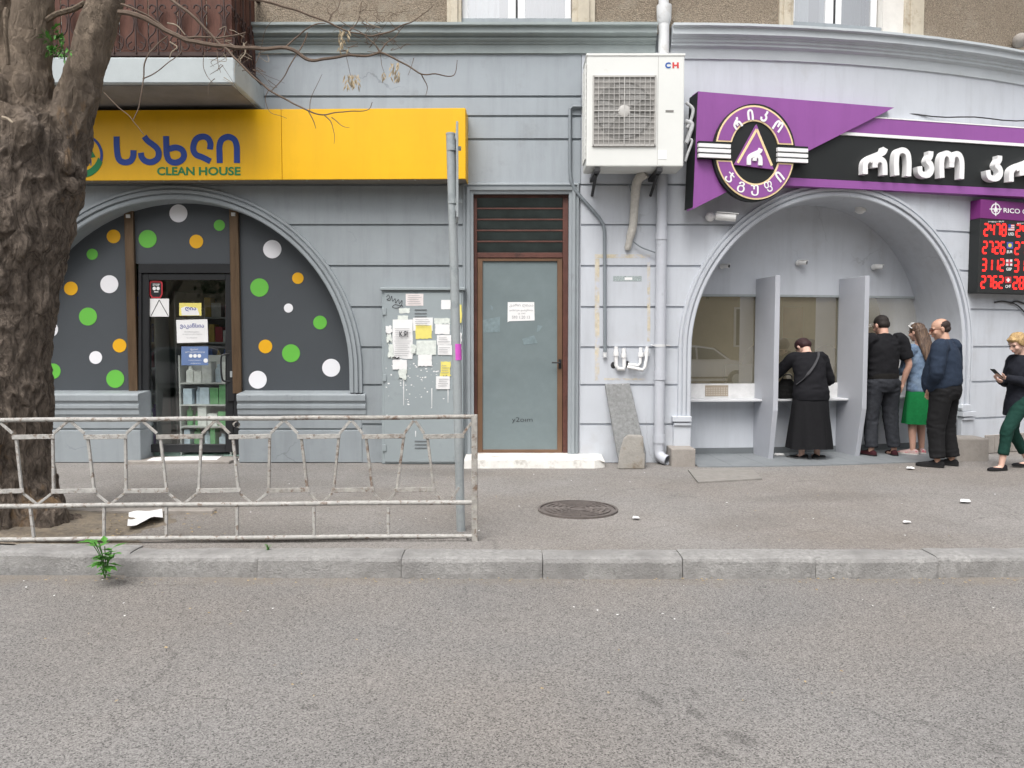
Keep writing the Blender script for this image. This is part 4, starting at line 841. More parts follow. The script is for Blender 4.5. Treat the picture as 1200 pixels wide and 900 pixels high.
for (g_, x, y, rot) in (('ჯ', 272, 645, 38), ('გ', 352, 715, 14), ('უ', 447, 738, 0), ('ფ', 543, 712, -14)):
    m = MB(); put_text(m, PP, g_, 0, 0, 0, 0, .068, .012, quad=ring_quad(x, y, rot, 4.6, 6.4)); m.build('emblem_letter', SWHITE, PS)

# ------------------------------------------------------------------ exchange rate board
RP0 = W(sx(1160, 290), .17, 0); RP = Plane(RP0.x, RP0.y, math.degrees((sx(1160, 290) - S0) / R) - 1)
RB = thing('rate_board', 'black exchange rate board with red digits under a purple header', 'display board', RP.pt(.4, 1.9, -.1))
a, c = RP.tz(1149.5, 233)[0], RP.tz(1275, 240)[0]; z3, z2, z1 = RP.tz(1150, 233.5)[1], RP.tz(1150, 256)[1], RP.tz(1147, 343)[1]
m = MB(); m.prism(RP, [(a, z2), (c, z2), (c, z1), (a, z1)], -.15, 0, px=False); m.build('case', BOARD, RB, bevel=.004)
m = MB(); m.prism(RP, [(a, z3), (c, z3), (c, z2 + .003), (a, z2 + .003)], -.15, .003, px=False); m.build('header', PURPD, RB, bevel=.004)
m = MB(); put_text(m, RP, 'RICO CREDIT', 1176, 0, 0, 0, .006, .02, quad=[(1176, 243.5), (1226, 246.8), (1226, 253), (1176, 249)]); m.build('lettering', SWHITE, RB)
m = MB(); stroke(m, RP, [RP.tz(x, y, .006) for x, y in ring_pts(1167, 245, 5, 6, 0, 350, 20)], .014, .002, .006); m.prism(RP, [(1167, 240.5), (1169.5, 248), (1164.5, 248)], .002, .006); m.rect(RP, 1160, 244.3, 1174, 245.6, .002, .0055); m.rect(RP, 1166.4, 237, 1167.6, 253, .002, .005); m.build('header_emblem', SWHITE, RB)
SEG = {'0': 'abcdef', '1': 'bc', '2': 'abged', '3': 'abgcd', '4': 'fgbc', '5': 'afgcd', '6': 'afgedc', '7': 'abc', '8': 'abcdefg', '9': 'abcdfg'}
def digit(d, x, y, w2, h2, name='digit'):
    m = MB(); sl = .9
    def q(u, v): return RP.tz(x + u * w2 + (1 - v) * sl * .6, y + v * h2 + u * w2 * .03, .004)
    S = {'a': ((.12, 0), (.88, 0)), 'b': ((.95, .06), (.95, .45)), 'c': ((.95, .55), (.95, .94)), 'd': ((.12, 1), (.88, 1)), 'e': ((.05, .55), (.05, .94)), 'f': ((.05, .06), (.05, .45)), 'g': ((.12, .5), (.88, .5))}
    for s in SEG[d]: stroke(m, RP, [q(*S[s][0]), q(*S[s][1])], .022, .001, .004, curve=False)
    return m.build(name, LED, RB)
FLG = [((.55, .1, .12), (.75, .75, .78)), ((.08, .10, .42), (.10, .12, .5)), ((.7, .7, .72), (.5, .08, .1)), ((.5, .03, .04), (.5, .03, .04))]
for r, (tx, t2, y, x) in enumerate((('2478', '24', 262.5, 1153.2), ('2726', '27', 283.3, 1151.6), ('3112', '31', 303.6, 1150.7), ('2762', '28', 323.8, 1149.6))):
    for i, d in enumerate(tx): digit(d, x + i * 6.9, y + i * .1, 5.0, 13.2)
    for i, d in enumerate(t2 + tx[2:]): digit(d, x + 37.6 + i * 7.2, y + .9 + i * .1, 5.2, 13.4)
    fx = x + 28.4; m = MB(); m.rect(RP, fx, y + .4, fx + 7.2, y + 8, .001, .004); fl = m.build('flag', M('flag_%d' % r, FLG[r][0], .6, .02), RB)
    m = MB()
    if r == 0:
        for k in range(3): m.rect(RP, fx, y + 1.4 + k * 2.4, fx + 7.2, y + 2.6 + k * 2.4, .003, .0055)
    elif r == 1: m.add([RP.pt(*RP.tz(fx + 3.6 + 2.2 * cos(i * pi / 6), y + 4.2 + 2.4 * sin(i * pi / 6), .006), .006) for i in range(12)], [tuple(range(12))])
    elif r == 2: m.rect(RP, fx, y + 3.3, fx + 7.2, y + 5.2, .003, .0055); m.rect(RP, fx + 2.7, y + .4, fx + 4.5, y + 8, .003, .005)
    else: m.rect(RP, fx + 1.5, y + 3.2, fx + 5.7, y + 5.2, .003, .0055); m.rect(RP, fx + 2.7, y + 1.8, fx + 4.5, y + 6.6, .003, .005)
    m.build('flag_mark', M('flag_mark_%d' % r, [(.75, .75, .78), (.7, .6, .1), (.5, .06, .09), (.8, .8, .8)][r], .6, .02), RB)
    if r == 0: m = MB(); m.rect(RP, fx, y + .4, fx + 3.2, y + 4.4, .004, .007); m.build('flag_canton', BLUE, RB)
    m = MB(); put_text(m, RP, ('USD', 'EUR', 'GBP', 'CHF')[r], fx, y + 10, fx + 6.6, y + 13.5, .004, .02); m.build('currency_code', SWHITE, RB)
m = MB(); put_text(m, RP, 'ყიდვა BUY', 1158, 258.8, 1177, 261, .004, .01); put_text(m, RP, 'გაყიდვა SELL', 1192, 260.6, 1216, 262.8, .004, .01); m.build('column_title', SWHITE, RB)

# ------------------------------------------------------------------ air conditioner
AP_ = Plane(0, 8.72, 0)
AC = thing('air_conditioner', 'large white air conditioner unit with square fan grille on wall brackets', 'air conditioner', AP_.pt(1.4, 3.35, -.2))
x0, zb = AP_.tz(687, 195); x1, zt = AP_.tz(802.5, 63.5)
m = MB(); m.bx(x0, x1, 8.72, 9.12, zb, zt); m.build('case', ACW, AC, bevel=.015, seg=2)
xs_ = AP_.tz(771, 120)[0]
m = MB(); m.bx(xs_ - .003, xs_ + .003, 8.7185, 8.7195, zb + .02, zt - .02); m.build('panel_seam', ACG, AC)
m = MB(); m.bx(x0 - .006, x1 + .006, 8.712, 9.125, zt - .02, zt + .008); m.build('lid', ACW, AC, bevel=.004)
gx0, gz0 = AP_.tz(695, 170.5); gx1, gz1 = AP_.tz(768, 90)
gc = Vector(((gx0 + gx1) / 2, 0, (gz0 + gz1) / 2)); gr = (gx1 - gx0) * .47
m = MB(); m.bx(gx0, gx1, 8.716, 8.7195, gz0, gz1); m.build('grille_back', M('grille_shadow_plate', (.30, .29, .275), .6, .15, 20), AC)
m = MB(); n = 40; vs = [(gc.x, 8.7145, gc.z)] + [(gc.x + gr * cos(2 * pi * i / n), 8.7145, gc.z + gr * sin(2 * pi * i / n)) for i in range(n)]
m.add(vs, [(0, i + 1, (i + 1) % n + 1) for i in range(n)]); m.build('fan_opening', ACD, AC)
for k in range(3):
    m = MB(); vs = []; a0 = k * 2 * pi / 3 + .3
    for i in range(9):
        a = a0 + i * .17
        for r in (.06, gr * .92): vs.append((gc.x + r * cos(a + (r * .8)), 8.712 - .0015 * (i % 2), gc.z + r * sin(a + (r * .8))))
    m.add(vs, [(2 * i, 2 * i + 1, 2 * i + 3, 2 * i + 2) for i in range(8)]); m.build('fan_blade', M('fan_blade_grey%d' % k, (.26, .255, .245), .5, .05), AC)
m = MB(); m.ell((gc.x, 8.708, gc.z), (.07, .012, .07)); m.build('fan_hub', ACG, AC, smooth=True)
for i in range(13):
    x = gx0 + (gx1 - gx0) * i / 12; m = MB(); m.tube([(x, 8.70, gz0), (x, 8.70, gz1)], .0042 if i not in (6,) else .007, 5); m.build('grille_wire', ACG, AC)
for i in range(13):
    z = gz0 + (gz1 - gz0) * i / 12; m = MB(); m.tube([(gx0, 8.705, z), (gx1, 8.705, z)], .0042 if i not in (6,) else .007, 5); m.build('grille_wire', ACG, AC)
m = MB()
for (a, c, d, e) in ((gx0 - .01, gx0 + .008, gz0 - .01, gz1 + .01), (gx1 - .008, gx1 + .01, gz0 - .01, gz1 + .01), (gx0, gx1, gz0 - .01, gz0 + .008), (gx0, gx1, gz1 - .008, gz1 + .01)): m.bx(a, c, 8.70, 8.7195, d, e)
m.build('grille_frame', ACG, AC)
m = MB(); m.bx(x0 - .004, x0 + .001, 8.76, 9.08, zb + .1, zt - .1); m.build('side_recess', ACD, AC)
for i in range(15):
    z = zb + .1 + (zt - zb - .2) * i / 14; m = MB(); m.bx(x0 - .012, x0 - .003, 8.75, 9.09, z - .012, z + .012); m.build('side_slat', ACW, AC)
for i in range(5):
    y = 8.76 + i * .08; m = MB(); m.bx(x0 - .015, x0 - .005, y - .008, y + .008, zb + .09, zt - .09); m.build('side_bar', ACW, AC)
m = MB(); put_text(m, AP_, 'C', 779.5, 73, 786, 80, .003, .05); m.build('letter', M('logo_blue', (.02, .10, .38), .5, .02), AC)
m = MB(); put_text(m, AP_, 'H', 788, 73, 795.5, 80, .003, .05); m.build('letter', M('logo_red', (.60, .06, .06), .5, .02), AC)
m = MB(); m.rect(AP_, 780, 129, 789.5, 131.5, -.001, .003); m.build('handle', ACD, AC)
m = MB(); m.rect(AP_, 771, 176, 781, 186.5, -.001, .003); m.build('rating_label', PVC, AC)
for px_ in (700, 773):
    xx = AP_.tz(px_, 200)[0]; m = MB(); m.bx(xx - .03, xx + .03, 8.70, D - .025, zb - .06, zb - .015); m.bx(xx - .03, xx + .03, D - .06, D - .023, zb - .5, zb + .02) if 0 else None
    m.tube([(xx, D - .03, zb - .22), (xx, 8.85, zb - .06)], .018, 6); m.build('bracket', DARK, AC)
m = MB(); m.tube(smooth_path([at(757, 203, 9.05), at(747, 212, 9.12), at(744, 235, 9.2), at(742, 262, 9.22), at(738, 280, 9.24), at(735, 293, 9.26)], 5), [.055] * 10 + [.05] * 10 + [.04] * 5 + [.028], 10); m.build('insulated_hose', INSUL, AC, smooth=True)
m = MB(); m.tube(smooth_path([at(742, 283, 9.22), at(752, 290, 9.22), at(768, 296, 9.22)], 4), .008, 6); m.tube(smooth_path([at(737, 215, 9.2), at(742, 235, 9.24), at(746, 250, 9.24)], 4), .005, 6); m.build('drain_wire', CONDUIT, AC)
for (pts, r) in (([(804, 120), (812, 128), (810, 140), (805, 150)], .02), ([(803, 142), (811, 146), (807, 160), (804, 168)], .028), ([(804, 163), (811, 165), (806, 180), (803, 189)], .016)):
    m = MB(); m.tube(smooth_path([at(x, y, 8.98) for x, y in pts], 5), r, 8); m.build('side_pipe', PIPEW, AC, smooth=True)

# ------------------------------------------------------------------ downpipe, conduits, small pipes
DP = thing('downpipe', 'pale grey rain downpipe running down beside the cashier arch', 'pipe', (sx(773), D - .09, 0))
yD = D - .10; xd = at(773.5, 400, yD).x
m = MB(); m.tube([(xd, yD, z) for z in (.16, 1.05)], .062, 16); m.build('pipe', PIPE, DP, smooth=True)
m = MB(); m.tube([(xd + .004, yD, z) for z in (1.05, 2.2, 3.45)], .064, 16); m.build('pipe', PIPE, DP, smooth=True)
m = MB(); m.tube([(xd + .006, yD, z) for z in (3.45, 5.3)], .064, 16); m.build('pipe', PIPEW, DP, smooth=True)
for z in (1.06, 2.72, .30): m = MB(); m.tube([(xd + .003, yD, z - .05), (xd + .003, yD, z + .05)], .071, 16); m.build('collar', PIPE, DP, smooth=False)
m = MB(); zz = at(775, 12, yD).z; m.tube([(xd + .006, yD, zz - .16), (xd + .006, yD, zz - .10), (xd + .006, yD, zz), (xd + .006, yD, zz + .05)], [.066, .085, .088, .088], 16); m.build('hopper', PIPEW, DP, smooth=True)
m = MB(); m.tube([(xd, yD, zz), (xd, yD, 7.5)], .06, 12); m.build('pipe', PIPEW, DP, smooth=True)
m = MB(); e = smooth_path([(xd, yD, .22), (xd, yD - .005, .13), (xd + .03, yD - .05, .075), (xd + .085, yD - .12, .055)], 5); m.tube(e, .062, 16, cap=False); m.tube(e, .054, 16, cap=False); m.build('elbow', PIPE, DP, smooth=True)
m = MB(); m.tube([(xd - .09, D - .02, 1.42), (xd - .09, yD, 1.42)], .012, 6); m.tube([(xd - .10, yD - .0, 1.42), (xd + .12, yD, 1.42)], .008, 6); m.tube([(xd, yD, 1.405), (xd, yD, 1.435)], .068, 14); m.build('clamp', PIPEW, DP)
yC = D - .05
m = MB(); m.tube([at(x, y, yC) for x, y in ((690, 125), (671, 125), (668, 128), (668, 200), (669, 212), (673, 222), (702, 255), (707, 263), (708.5, 272), (709, 412))], .021, 8); CDT = solo(m, 'conduit', CONDUIT, 'thin dark grey conduit bending down between metal door and downpipe', 'pipe', smooth=True); ORG[CDT.name] = CDT.location.copy()
WP = thing('water_pipe_stubs', 'four white plastic pipe stubs sticking from the wall beside the downpipe', 'pipe', at(740, 435, D - .06))
yC = D - .06
for pts in ([(722, 406), (722, 428), (724, 432), (731, 432.5), (731.5, 428), (731, 408)], ):
    m = MB(); m.tube([at(x, y, yC) for x, y in pts], .024, 8); m.build('pipe', PPR, WP, smooth=True)
m = MB(); m.tube([at(x, y, yC) for x, y in ((736, 427), (748, 428.5), (750.5, 425), (751, 407))], .02, 8); m.build('pipe', PPR, WP, smooth=True)
m = MB(); m.tube([at(x, y, yC - .04) for x, y in ((735, 430), (753, 433.5), (756, 430), (757.5, 420), (758.5, 406))], .02, 8); m.build('pipe', PPR, WP, smooth=True)
for (x, y) in ((722, 415), (731, 417), (751, 416), (758, 415)): m = MB(); p = at(x, y, yC); m.tube([p - Vector((0, 0, .02)), p + Vector((0, 0, .03))], .033, 10); m.build('fitting', PPR, WP, smooth=True)
for (x, y) in ((719, 428), (735, 427)): m = MB(); p = at(x, y, D - .024); m.ell(p, (.035, .004, .04)); m.build('wall_hole', DARK, WP)
p = at(709, 413, D - .05); m = MB(); m.tube([p, p - Vector((0, 0, .06))], .025, 8); m.build('pipe_cap', PIPEW, CDT, smooth=True)
# old paint lines left round a removed box, and the small sticker
m = MB()
OCH = M('ochre_paint_line', (.56, .50, .38), .7, .2, 20, c2=(.51, .535, .60), c2amt=.52, c2scale=7)
for r in ((697, 298, 762, 302.4), (697, 303, 702.5, 446), (758.5, 300, 762, 400), (708, 443, 757, 445.5)): m.rect(FL, *r, .0215, .0235 + .0004 * (r[0] % 3))
m.build('paint_line', OCH, BLD)
m = MB(); m.rect(FL, 718.5, 323.5, 752, 329.5, .022, .0245); s_ = m.build('wall_sticker', M('grey_green_sticker', (.33, .38, .38), .6, .5, 90), BLD)
m = MB(); m.rect(FL, 732, 325, 741, 328, .0245, .026); m.build('sticker_print', PAPER, s_)

# ------------------------------------------------------------------ electrical cabinet with notices
CO = .14; CP = Plane(0, D - CO, 0)
CB = thing('electrical_cabinet', 'grey metal street cabinet covered with torn paper notices beside the door', 'cabinet', CP.pt(-1.07, .0, -.06))
m = MB(); m.rect(CP, 447.5, 340, 543, 543.5, -CO + .02, -.012); m.build('case', CABM, CB, bevel=.006)
m = MB(); m.rect(CP, 450.5, 343, 541, 541.5, -.012, 0); CD = m.build('door', CABM, CB, bevel=.004)
m = MB(); m.rect(CP, 445, 336.5, 545, 340, -CO + .03, .025); m.build('rain_lid', CABM, CB, bevel=.005)
for y in (365, 443, 525): m = MB(); m.rect(CP, 448, y - 4, 452.5, y + 4, -.005, .012); m.build('hinge', CABM, CD, bevel=.003)
for y in (363, 367.2, 371, 517, 521, 525): m = MB(); m.rect(CP, 486, y - .6, 500, y + .7, -.001, .006); m.build('vent', SKIRT, CD)
rn = random.Random(3)
def torn(x0, y0, x1, y1, j=.8, tearb=0):
    out = []
    for (a, c, n) in (((x0, y0), (x1, y0), 5), ((x1, y0), (x1, y1), 6), ((x1, y1), (x0, y1), 7), ((x0, y1), (x0, y0), 6)):
        for i in range(n):
            t = i / n; k = j * (1 + (tearb if a[1] == c[1] == y1 else 0)); out.append((a[0] + (c[0] - a[0]) * t + rn.uniform(-j, j) * .6, a[1] + (c[1] - a[1]) * t + rn.uniform(-k, k) * .6))
    return out
NOT = [(475.5, 344.3, 496, 358.3, PAPERP, .3, 0), (467.7, 361, 480, 367, PAPERB, .6, 0), (517, 351.5, 528, 362.4, PAPER, .3, 0), (466, 370, 478, 376, PAPERB, .8, 0), (484, 372.3, 507, 387.5, PAPER, .3, 1), (487, 381, 506, 397, PAPERY, .7, 2),
       (460, 374.4, 483.6, 420.3, PAPER, .4, 1), (509, 373, 527, 379.5, PAPERB, 1.2, 1), (510, 380, 527, 391.5, PAPER, .4, 1), (512, 392.7, 528.7, 404, PAPER, .3, 0), (513, 404.4, 530, 416, PAPER, .3, 0), (488, 399, 511, 415.6, PAPERB, .3, 0), (490, 415.6, 506, 429.6, PAPER, .6, 2),
       (516, 424, 528, 441, PAPERY, 1.5, 1), (511, 441, 527, 456, PAPER, .3, 0), (460, 421.5, 477, 433, PAPER, .6, 1), (467, 432, 476, 444, PAPERB, 1.6, 2), (452, 382, 459, 391, PAPER, 1.4, 1), (455, 403, 461, 419, PAPERB, 1.6, 1), (453, 392, 459, 400, PAPERB, 1.4, 1), (482, 404, 487, 414, PAPERB, 1.6, 1), (536, 357, 541, 378, PAPERY, .8, 1), (537, 390, 541, 408, PAPER, 1.5, 1)]
for i, (x0, y0, x1, y1, mt, j, tb) in enumerate(NOT):
    m = MB(); m.prism(CP, torn(x0, y0, x1, y1, j, tb), .0005, .0012 + .0007 * i); m.build('notice', mt, CB)
def lines(x0, y0, x1, n, dy, o, mat):
    m = MB()
    for i in range(n): m.rect(CP, x0 + rn.uniform(0, 1.5), y0 + i * dy, x1 - rn.uniform(0, 5), y0 + i * dy + .45, o - .001, o)
    m.build('print', mat, CB)
lines(462, 385, 482, 14, 2.4, .019, INKG); lines(486, 374, 505, 4, 2.4, .019, INKG); lines(477, 346, 495, 5, 2.3, .019, INKG); lines(513, 395, 528, 3, 2.6, .019, INKG); lines(514, 407, 529, 3, 2.6, .019, INKG); lines(513, 444, 526, 4, 2.6, .019, INKG); lines(517, 428, 527, 4, 2.8, .019, INKG)
m = MB(); put_text(m, CP, 'K.Я!', 468, 388, 478, 394.5, .02, .02); m.build('print', INK, CB)
m = MB()
for i in range(110):
    x = rn.gauss(490, 22); y = rn.gauss(432, 22)
    if not (452 < x < 528 and 372 < y < 500): continue
    r = rn.uniform(.3, 1.5); k = rn.randint(4, 7); m.prism(CP, [(x + r * rn.uniform(.5, 1.4) * cos(2 * pi * q / k), y + r * rn.uniform(.4, 1) * sin(2 * pi * q / k)) for q in range(k)], .0003, .0008 + .00001 * i)
for (x, y0, y1) in ((473, 440, 475), (506, 455, 478), (525, 456, 472), (487, 505, 512)): m.prism(CP, [(x - .5, y0), (x + .6, y0), (x + .2, y1), (x - .2, y1)], .0003, .003)
m.build('paper_scraps', PAPER, CB, kind='stuff')
m = MB(); stroke(m, CP, [CP.tz(x, y, .003) for x, y in ((453, 348), (455, 345.5), (456.5, 349), (453.5, 351), (457, 352), (459, 347), (460, 353), (463, 350), (463.5, 355), (467, 351), (468, 356), (471, 352), (470, 358), (463, 357), (460, 360), (466, 361), (471, 358), (472, 360))], .006, .0004, .003); m.build('graffiti', INK, CB)
m = MB(); stroke(m, CP, [CP.tz(x, y, .003) for x, y in ((460, 419), (463, 418.4), (465, 420), (468, 418.5))], .008, .0004, .022); m.build('graffiti', INK, CB)

# ------------------------------------------------------------------ signpost by the fence
yS = 6.0; b0 = gnd(540.5, 621); pt_ = at(528, 158, b0.y)
SG = thing('signpost', 'galvanised signpost behind the fence end with its sign seen edge-on', 'signpost', b0)
m = MB(); m.tube([b0 - Vector((0, 0, .1)), b0.lerp(pt_, .5), pt_], .034, 14); m.build('post', GALV, SG, smooth=True)
m = MB(); m.tube([pt_, pt_ + Vector((0, 0, .012))], .036, 14); m.build('cap', GALV, SG)
dv = (pt_ - b0).normalized()
for y in (174, 236):
    p = at(529.5 if y < 200 else 531, y, b0.y); m = MB(); m.tube([p - dv * .02, p + dv * .02], .041, 14); m.bx(p.x, p.x + .07, p.y - .02, p.y + .02, p.z - .012, p.z + .012); m.build('clamp', GALV, SG)
pz0, pz1 = at(535, 262, b0.y).z, at(534, 155, b0.y).z; m = MB(); xq = at(535.5, 200, b0.y).x
MR = Matrix.Translation((xq, b0.y, 0)) @ Matrix.Rotation(radians(4.6), 4, 'Z')
m.bx(-.008, .008, -.30, .30, pz0, pz1, MR); m.build('sign_plate', GALV, SG, bevel=.004)
for zz in (pz0 + .05, pz1 - .12): m = MB(); m.bx(-.016, -.008, -.28, .28, zz, zz + .04, MR); m.build('plate_rib', GALV, SG)
m = MB(); p = at(535.5, 412.5, b0.y); m.tube([p - dv * .062, p + dv * .062], .0352, 14, cap=False); m.build('sticker', PINK, SG, smooth=True)

# ------------------------------------------------------------------ fence
FY = lambda px: 5.52 + .10 * px / 556.0
def fpt(px, py, dy=0.0): return at(px, py, FY(px) + dy)
FE = thing('fence', 'low silver-painted pipe fence with hexagon pattern along the kerb', 'fence', gnd(300, 636))
def rail(pts, r, mat, name='rail', n=10): m = MB(); m.tube([fpt(*p) for p in pts], r, n); return m.build(name, mat, FE, smooth=True)
def wob(x0, x1, y0, y1, k=10): return [(x0 + (x1 - x0) * i / k, y0 + (y1 - y0) * i / k + .35 * sin(i * 1.7 + x0)) for i in range(k + 1)]
rail(wob(-160, 330, 493.5, 490), .0165, FENCEM); rail(wob(330, 553, 490, 488.5, 5), .0165, FENCER)
rail(wob(-160, 553, 594.5, 588.5), .0175, FENCEM); rail(wob(-160, 553, 633.5, 628), .0165, FENCEM)
p0 = fpt(556, 489); p1_ = fpt(556, 640); m = MB(); m.bx(p0.x - .022, p0.x + .022, p0.y - .022, p0.y + .022, -.02, p0.z + .02); m.build('post', FENCER, FE, bevel=.004)
p0 = fpt(-140, 489); m = MB(); m.bx(p0.x - .022, p0.x + .022, p0.y - .022, p0.y + .022, -.02, p0.z + .02); m.build('post', FENCEM, FE, bevel=.004)
up = [(-70, -22), (15, 63), (99, 148), (184, 237), (269, 317), (349, 398), (425, 474), (497, 543)]
lo = [(-110, -62), (-20, 27), (61, 112), (146, 197), (231, 281), (313, 362), (389, 438), (463, 510)]
def bar2(a, b, w, d, mat, name, dy=0):
    """a flat bar between two points of the fence: w half its face, d half its thickness"""
    A, B = fpt(*a, dy), fpt(*b, dy); t = (B - A).normalized(); nY = Vector((0, 1, 0)); q = t.cross(nY).normalized(); m = MB()
    vs = [p + q * (w * sa) + nY * (d * sb) for p in (A, B) for sa, sb in ((-1, -1), (1, -1), (1, 1), (-1, 1))]
    m.add(vs, [(0, 1, 2, 3), (7, 6, 5, 4)] + [(k, 4 + k, 4 + (k + 1) % 4, (k + 1) % 4) for k in range(4)]); m.build(name, mat, FE, bevel=.002)
for i, (a, c) in enumerate(up):
    mt = FENCER if i > 5 or i == 3 else FENCEM
    bar2((a - 1, 512.5 - i * .1), (c + 1, 511.5 - i * .1), .017, .004, mt, 'plate', -.013)
    if i < len(up) - 1:
        ax = (c + up[i + 1][0]) / 2; bar2((c, 508), (ax - 1, 493), .010, .006, mt, 'chevron'); bar2((ax + 1, 493), (up[i + 1][0], 508), .010, .006, mt, 'chevron')
    else: bar2((c, 508), (553, 495), .010, .006, mt, 'chevron')
for i, (a, c) in enumerate(lo):
    mt = FENCEM if i < 5 else FENCER
    bar2((a - 1, 576.5 - i * .3), (c + 1, 575.5 - i * .3), .017, .004, mt, 'plate', -.013)
    nx_ = lo[i + 1][0] if i < len(lo) - 1 else 538; ax = (c + nx_) / 2
    bar2((c, 578), (ax - 1, 590.5), .009, .006, mt, 'chevron'); bar2((ax + 1, 590.5), (nx_, 578 if nx_ < 530 else 571), .009, .006, mt, 'chevron')
    if i: bar2((a + 2, 574), (up[i - 1][1] - 1, 513), .0095, .0095, mt, 'baluster')
    bar2((c - 1.5, 574), (up[i][0] + 4, 513), .0095, .0095, mt, 'baluster')
for x in (-50, 37, 122, 195, 278, 368, 455): bar2((x - 1.5 if x < 100 else x, 594), (x + 3 if x < 100 else x, 632), .010, .010, FENCEM, 'baluster')
p = fpt(276, 497, .02); m = MB(); m.tube([p, p + Vector((.03, -.05, .0))], .022, 8, cap=False); m.build('pipe_stub', FENCER, FE)

# ------------------------------------------------------------------ leaning slab, concrete piece, guard stones, manhole
def lump(mb, pts, dx, y0, y1, seed, amp=.012, n=3): pass
sb = [(709, 450.5), (738, 449), (757, 530), (757, 548), (727, 552), (723, 530)]
m = MB(); T = Vector((0, .05, 0)); c = []
for (x, y) in sb:
    f_ = (550 - y) / 100.0; yy = 8.98 + .26 * f_; c.append(at(x, y, yy))
n = len(c); c = [Vector((v.x, v.y, max(v.z, .0))) for v in c]; m.add(c + [v + T for v in c], [tuple(range(n)), tuple(range(2 * n - 1, n - 1, -1))] + [(i, i + n, (i + 1) % n + n, (i + 1) % n) for i in range(n)])
solo(m, 'stone_slab', STONE, 'tall rough grey stone slab leaning on the wall by the pipe stubs', 'slab', bevel=.006)
pl = [(723.5, 552.5), (726, 530), (731, 514), (736, 510.5), (751, 511), (754, 513), (754.5, 531), (756, 533), (755.5, 553)]
m = MB(); c = [at(x, y, 8.80 + .04 * (553 - y) / 40) for x, y in pl]; c = [Vector((v.x, v.y, max(v.z, 0))) for v in c]; n = len(c); T = Vector((.02, .13, 0))
m.add(c + [v + T for v in c], [tuple(range(n)), tuple(range(2 * n - 1, n - 1, -1))] + [(i, i + n, (i + 1) % n + n, (i + 1) % n) for i in range(n)])
solo(m, 'concrete_piece', CONC, 'short stained concrete piece standing before the leaning slab', 'concrete block', bevel=.012, seg=2)
def gstone(px0, px1, y0, y1, Y, dep, label):
    a = at(px0, y1, Y); c = at(px1, y0, Y); m = MB(); m.bx(a.x, c.x, Y, Y + dep, -.02, c.z)
    for v in m.v: v += Vector((mnoise.noise(v * 7), mnoise.noise(v * 7 + Vector((3, 1, 1))), 0)) * .008
    solo(m, 'guard_stone', GUARD, label, 'stone block', group='guard stones at the cashier arch', bevel=.014, seg=2)
gstone(786.5, 815, 526, 550, 8.97, .32, 'square stone block at the foot of the downpipe'); gstone(1121, 1160, 514, 541, 9.38, .35, 'square stone block at the right foot of the cashier arch')
mc = gnd(677, 597); MC = thing('manhole_cover', 'round brown iron manhole cover with rings in the pavement', 'manhole cover', (mc.x, mc.y, 0))
rr = .32
def ringm(r0, r1, z0, z1, name, n=48, a0=0, a1=360):
    m = MB(); vs = []
    for i in range(n + 1):
        a = radians(a0 + (a1 - a0) * i / n)
        for (r, z) in ((r0, z0), (r0, z1), (r1, z1), (r1, z0)): vs.append((mc.x + r * cos(a), mc.y + r * sin(a), z))
    m.add(vs, [(i * 4 + j, i * 4 + (j + 1) % 4, i * 4 + 4 + (j + 1) % 4, i * 4 + 4 + j) for i in range(n) for j in range(4)]); m.build(name, IRON, MC)
ringm(0.0005, rr, -.01, .004, 'plate'); ringm(rr + .008, rr + .03, -.01, .012, 'frame_ring')
for k in range(5): ringm(.07 + k * .05, .09 + k * .05, .002, .013, 'raised_ring')
for k in range(8):
    a = k * pi / 4; m = MB(); m.tube([(mc.x + .1 * cos(a), mc.y + .1 * sin(a), .008), (mc.x + .29 * cos(a), mc.y + .29 * sin(a), .008)], [(.012, .006)] * 2, 4, side=(0, 0, 1)); m.build('spoke', IRON, MC)

# ------------------------------------------------------------------ cameras, lamp, small boxes
def cctv(p, dr, L, r, label, arm):
    C = thing('security_camera', label, 'camera', p, group='security cameras round the cashier arch')
    m = MB(); m.ell(p, (r * 1.25, r * .8, r * 1.25)); m.build('mount', CAMW, C, smooth=True)
    q = p + Vector(arm); m = MB(); m.tube([p, q], r * .45, 8); m.build('arm', CAMW, C, smooth=True)
    d = Vector(dr).normalized(); m = MB(); m.tube([q - d * L * .35, q - d * L * .30, q + d * L * .6, q + d * L * .65], [r * .7, r, r, r * .95], 14); m.build('body', CAMW, C, smooth=False)
    m = MB(); m.tube([q + d * L * .63, q + d * L * .665], r * .8, 14); m.build('lens', BLACKAL, C)
    m = MB(); m.bx(-r * .95, r * .95, -L * .3, L * .75, r * .9, r * 1.12, Matrix.Translation(q) @ d.to_track_quat('Y', 'Z').to_matrix().to_4x4()); m.build('hood', CAMW, C)
cctv(at(832, 254, D - .06), (1, -.22, -.12), .24, .045, 'white bullet security camera on the wall left of the cashier arch', (.13, -.06, -.01))
def onback(x, y, o=ob + .03): s, z = sz(x, y, o); return W(s, o, z)
cctv(onback(935.5, 308), (.75, -.6, -.1), .10, .03, 'small white camera above the middle cashier window', (.03, -.04, .0))
cctv(onback(1024, 313), (.8, -.5, -.1), .10, .03, 'small white camera above the right cashier window', (.03, -.04, .0))
cctv(onback(846, 312), (.6, -.7, -.1), .09, .026, 'small white camera at the left edge inside the cashier arch', (.03, -.04, .0))
p = W(sz(1008, 256, -.3)[0], -.3, A2.top(sz(1008, 256, -.3)[0]) - .02); LP = thing('arch_lamp', 'small round lamp fixed under the crown of the cashier arch', 'lamp', p)
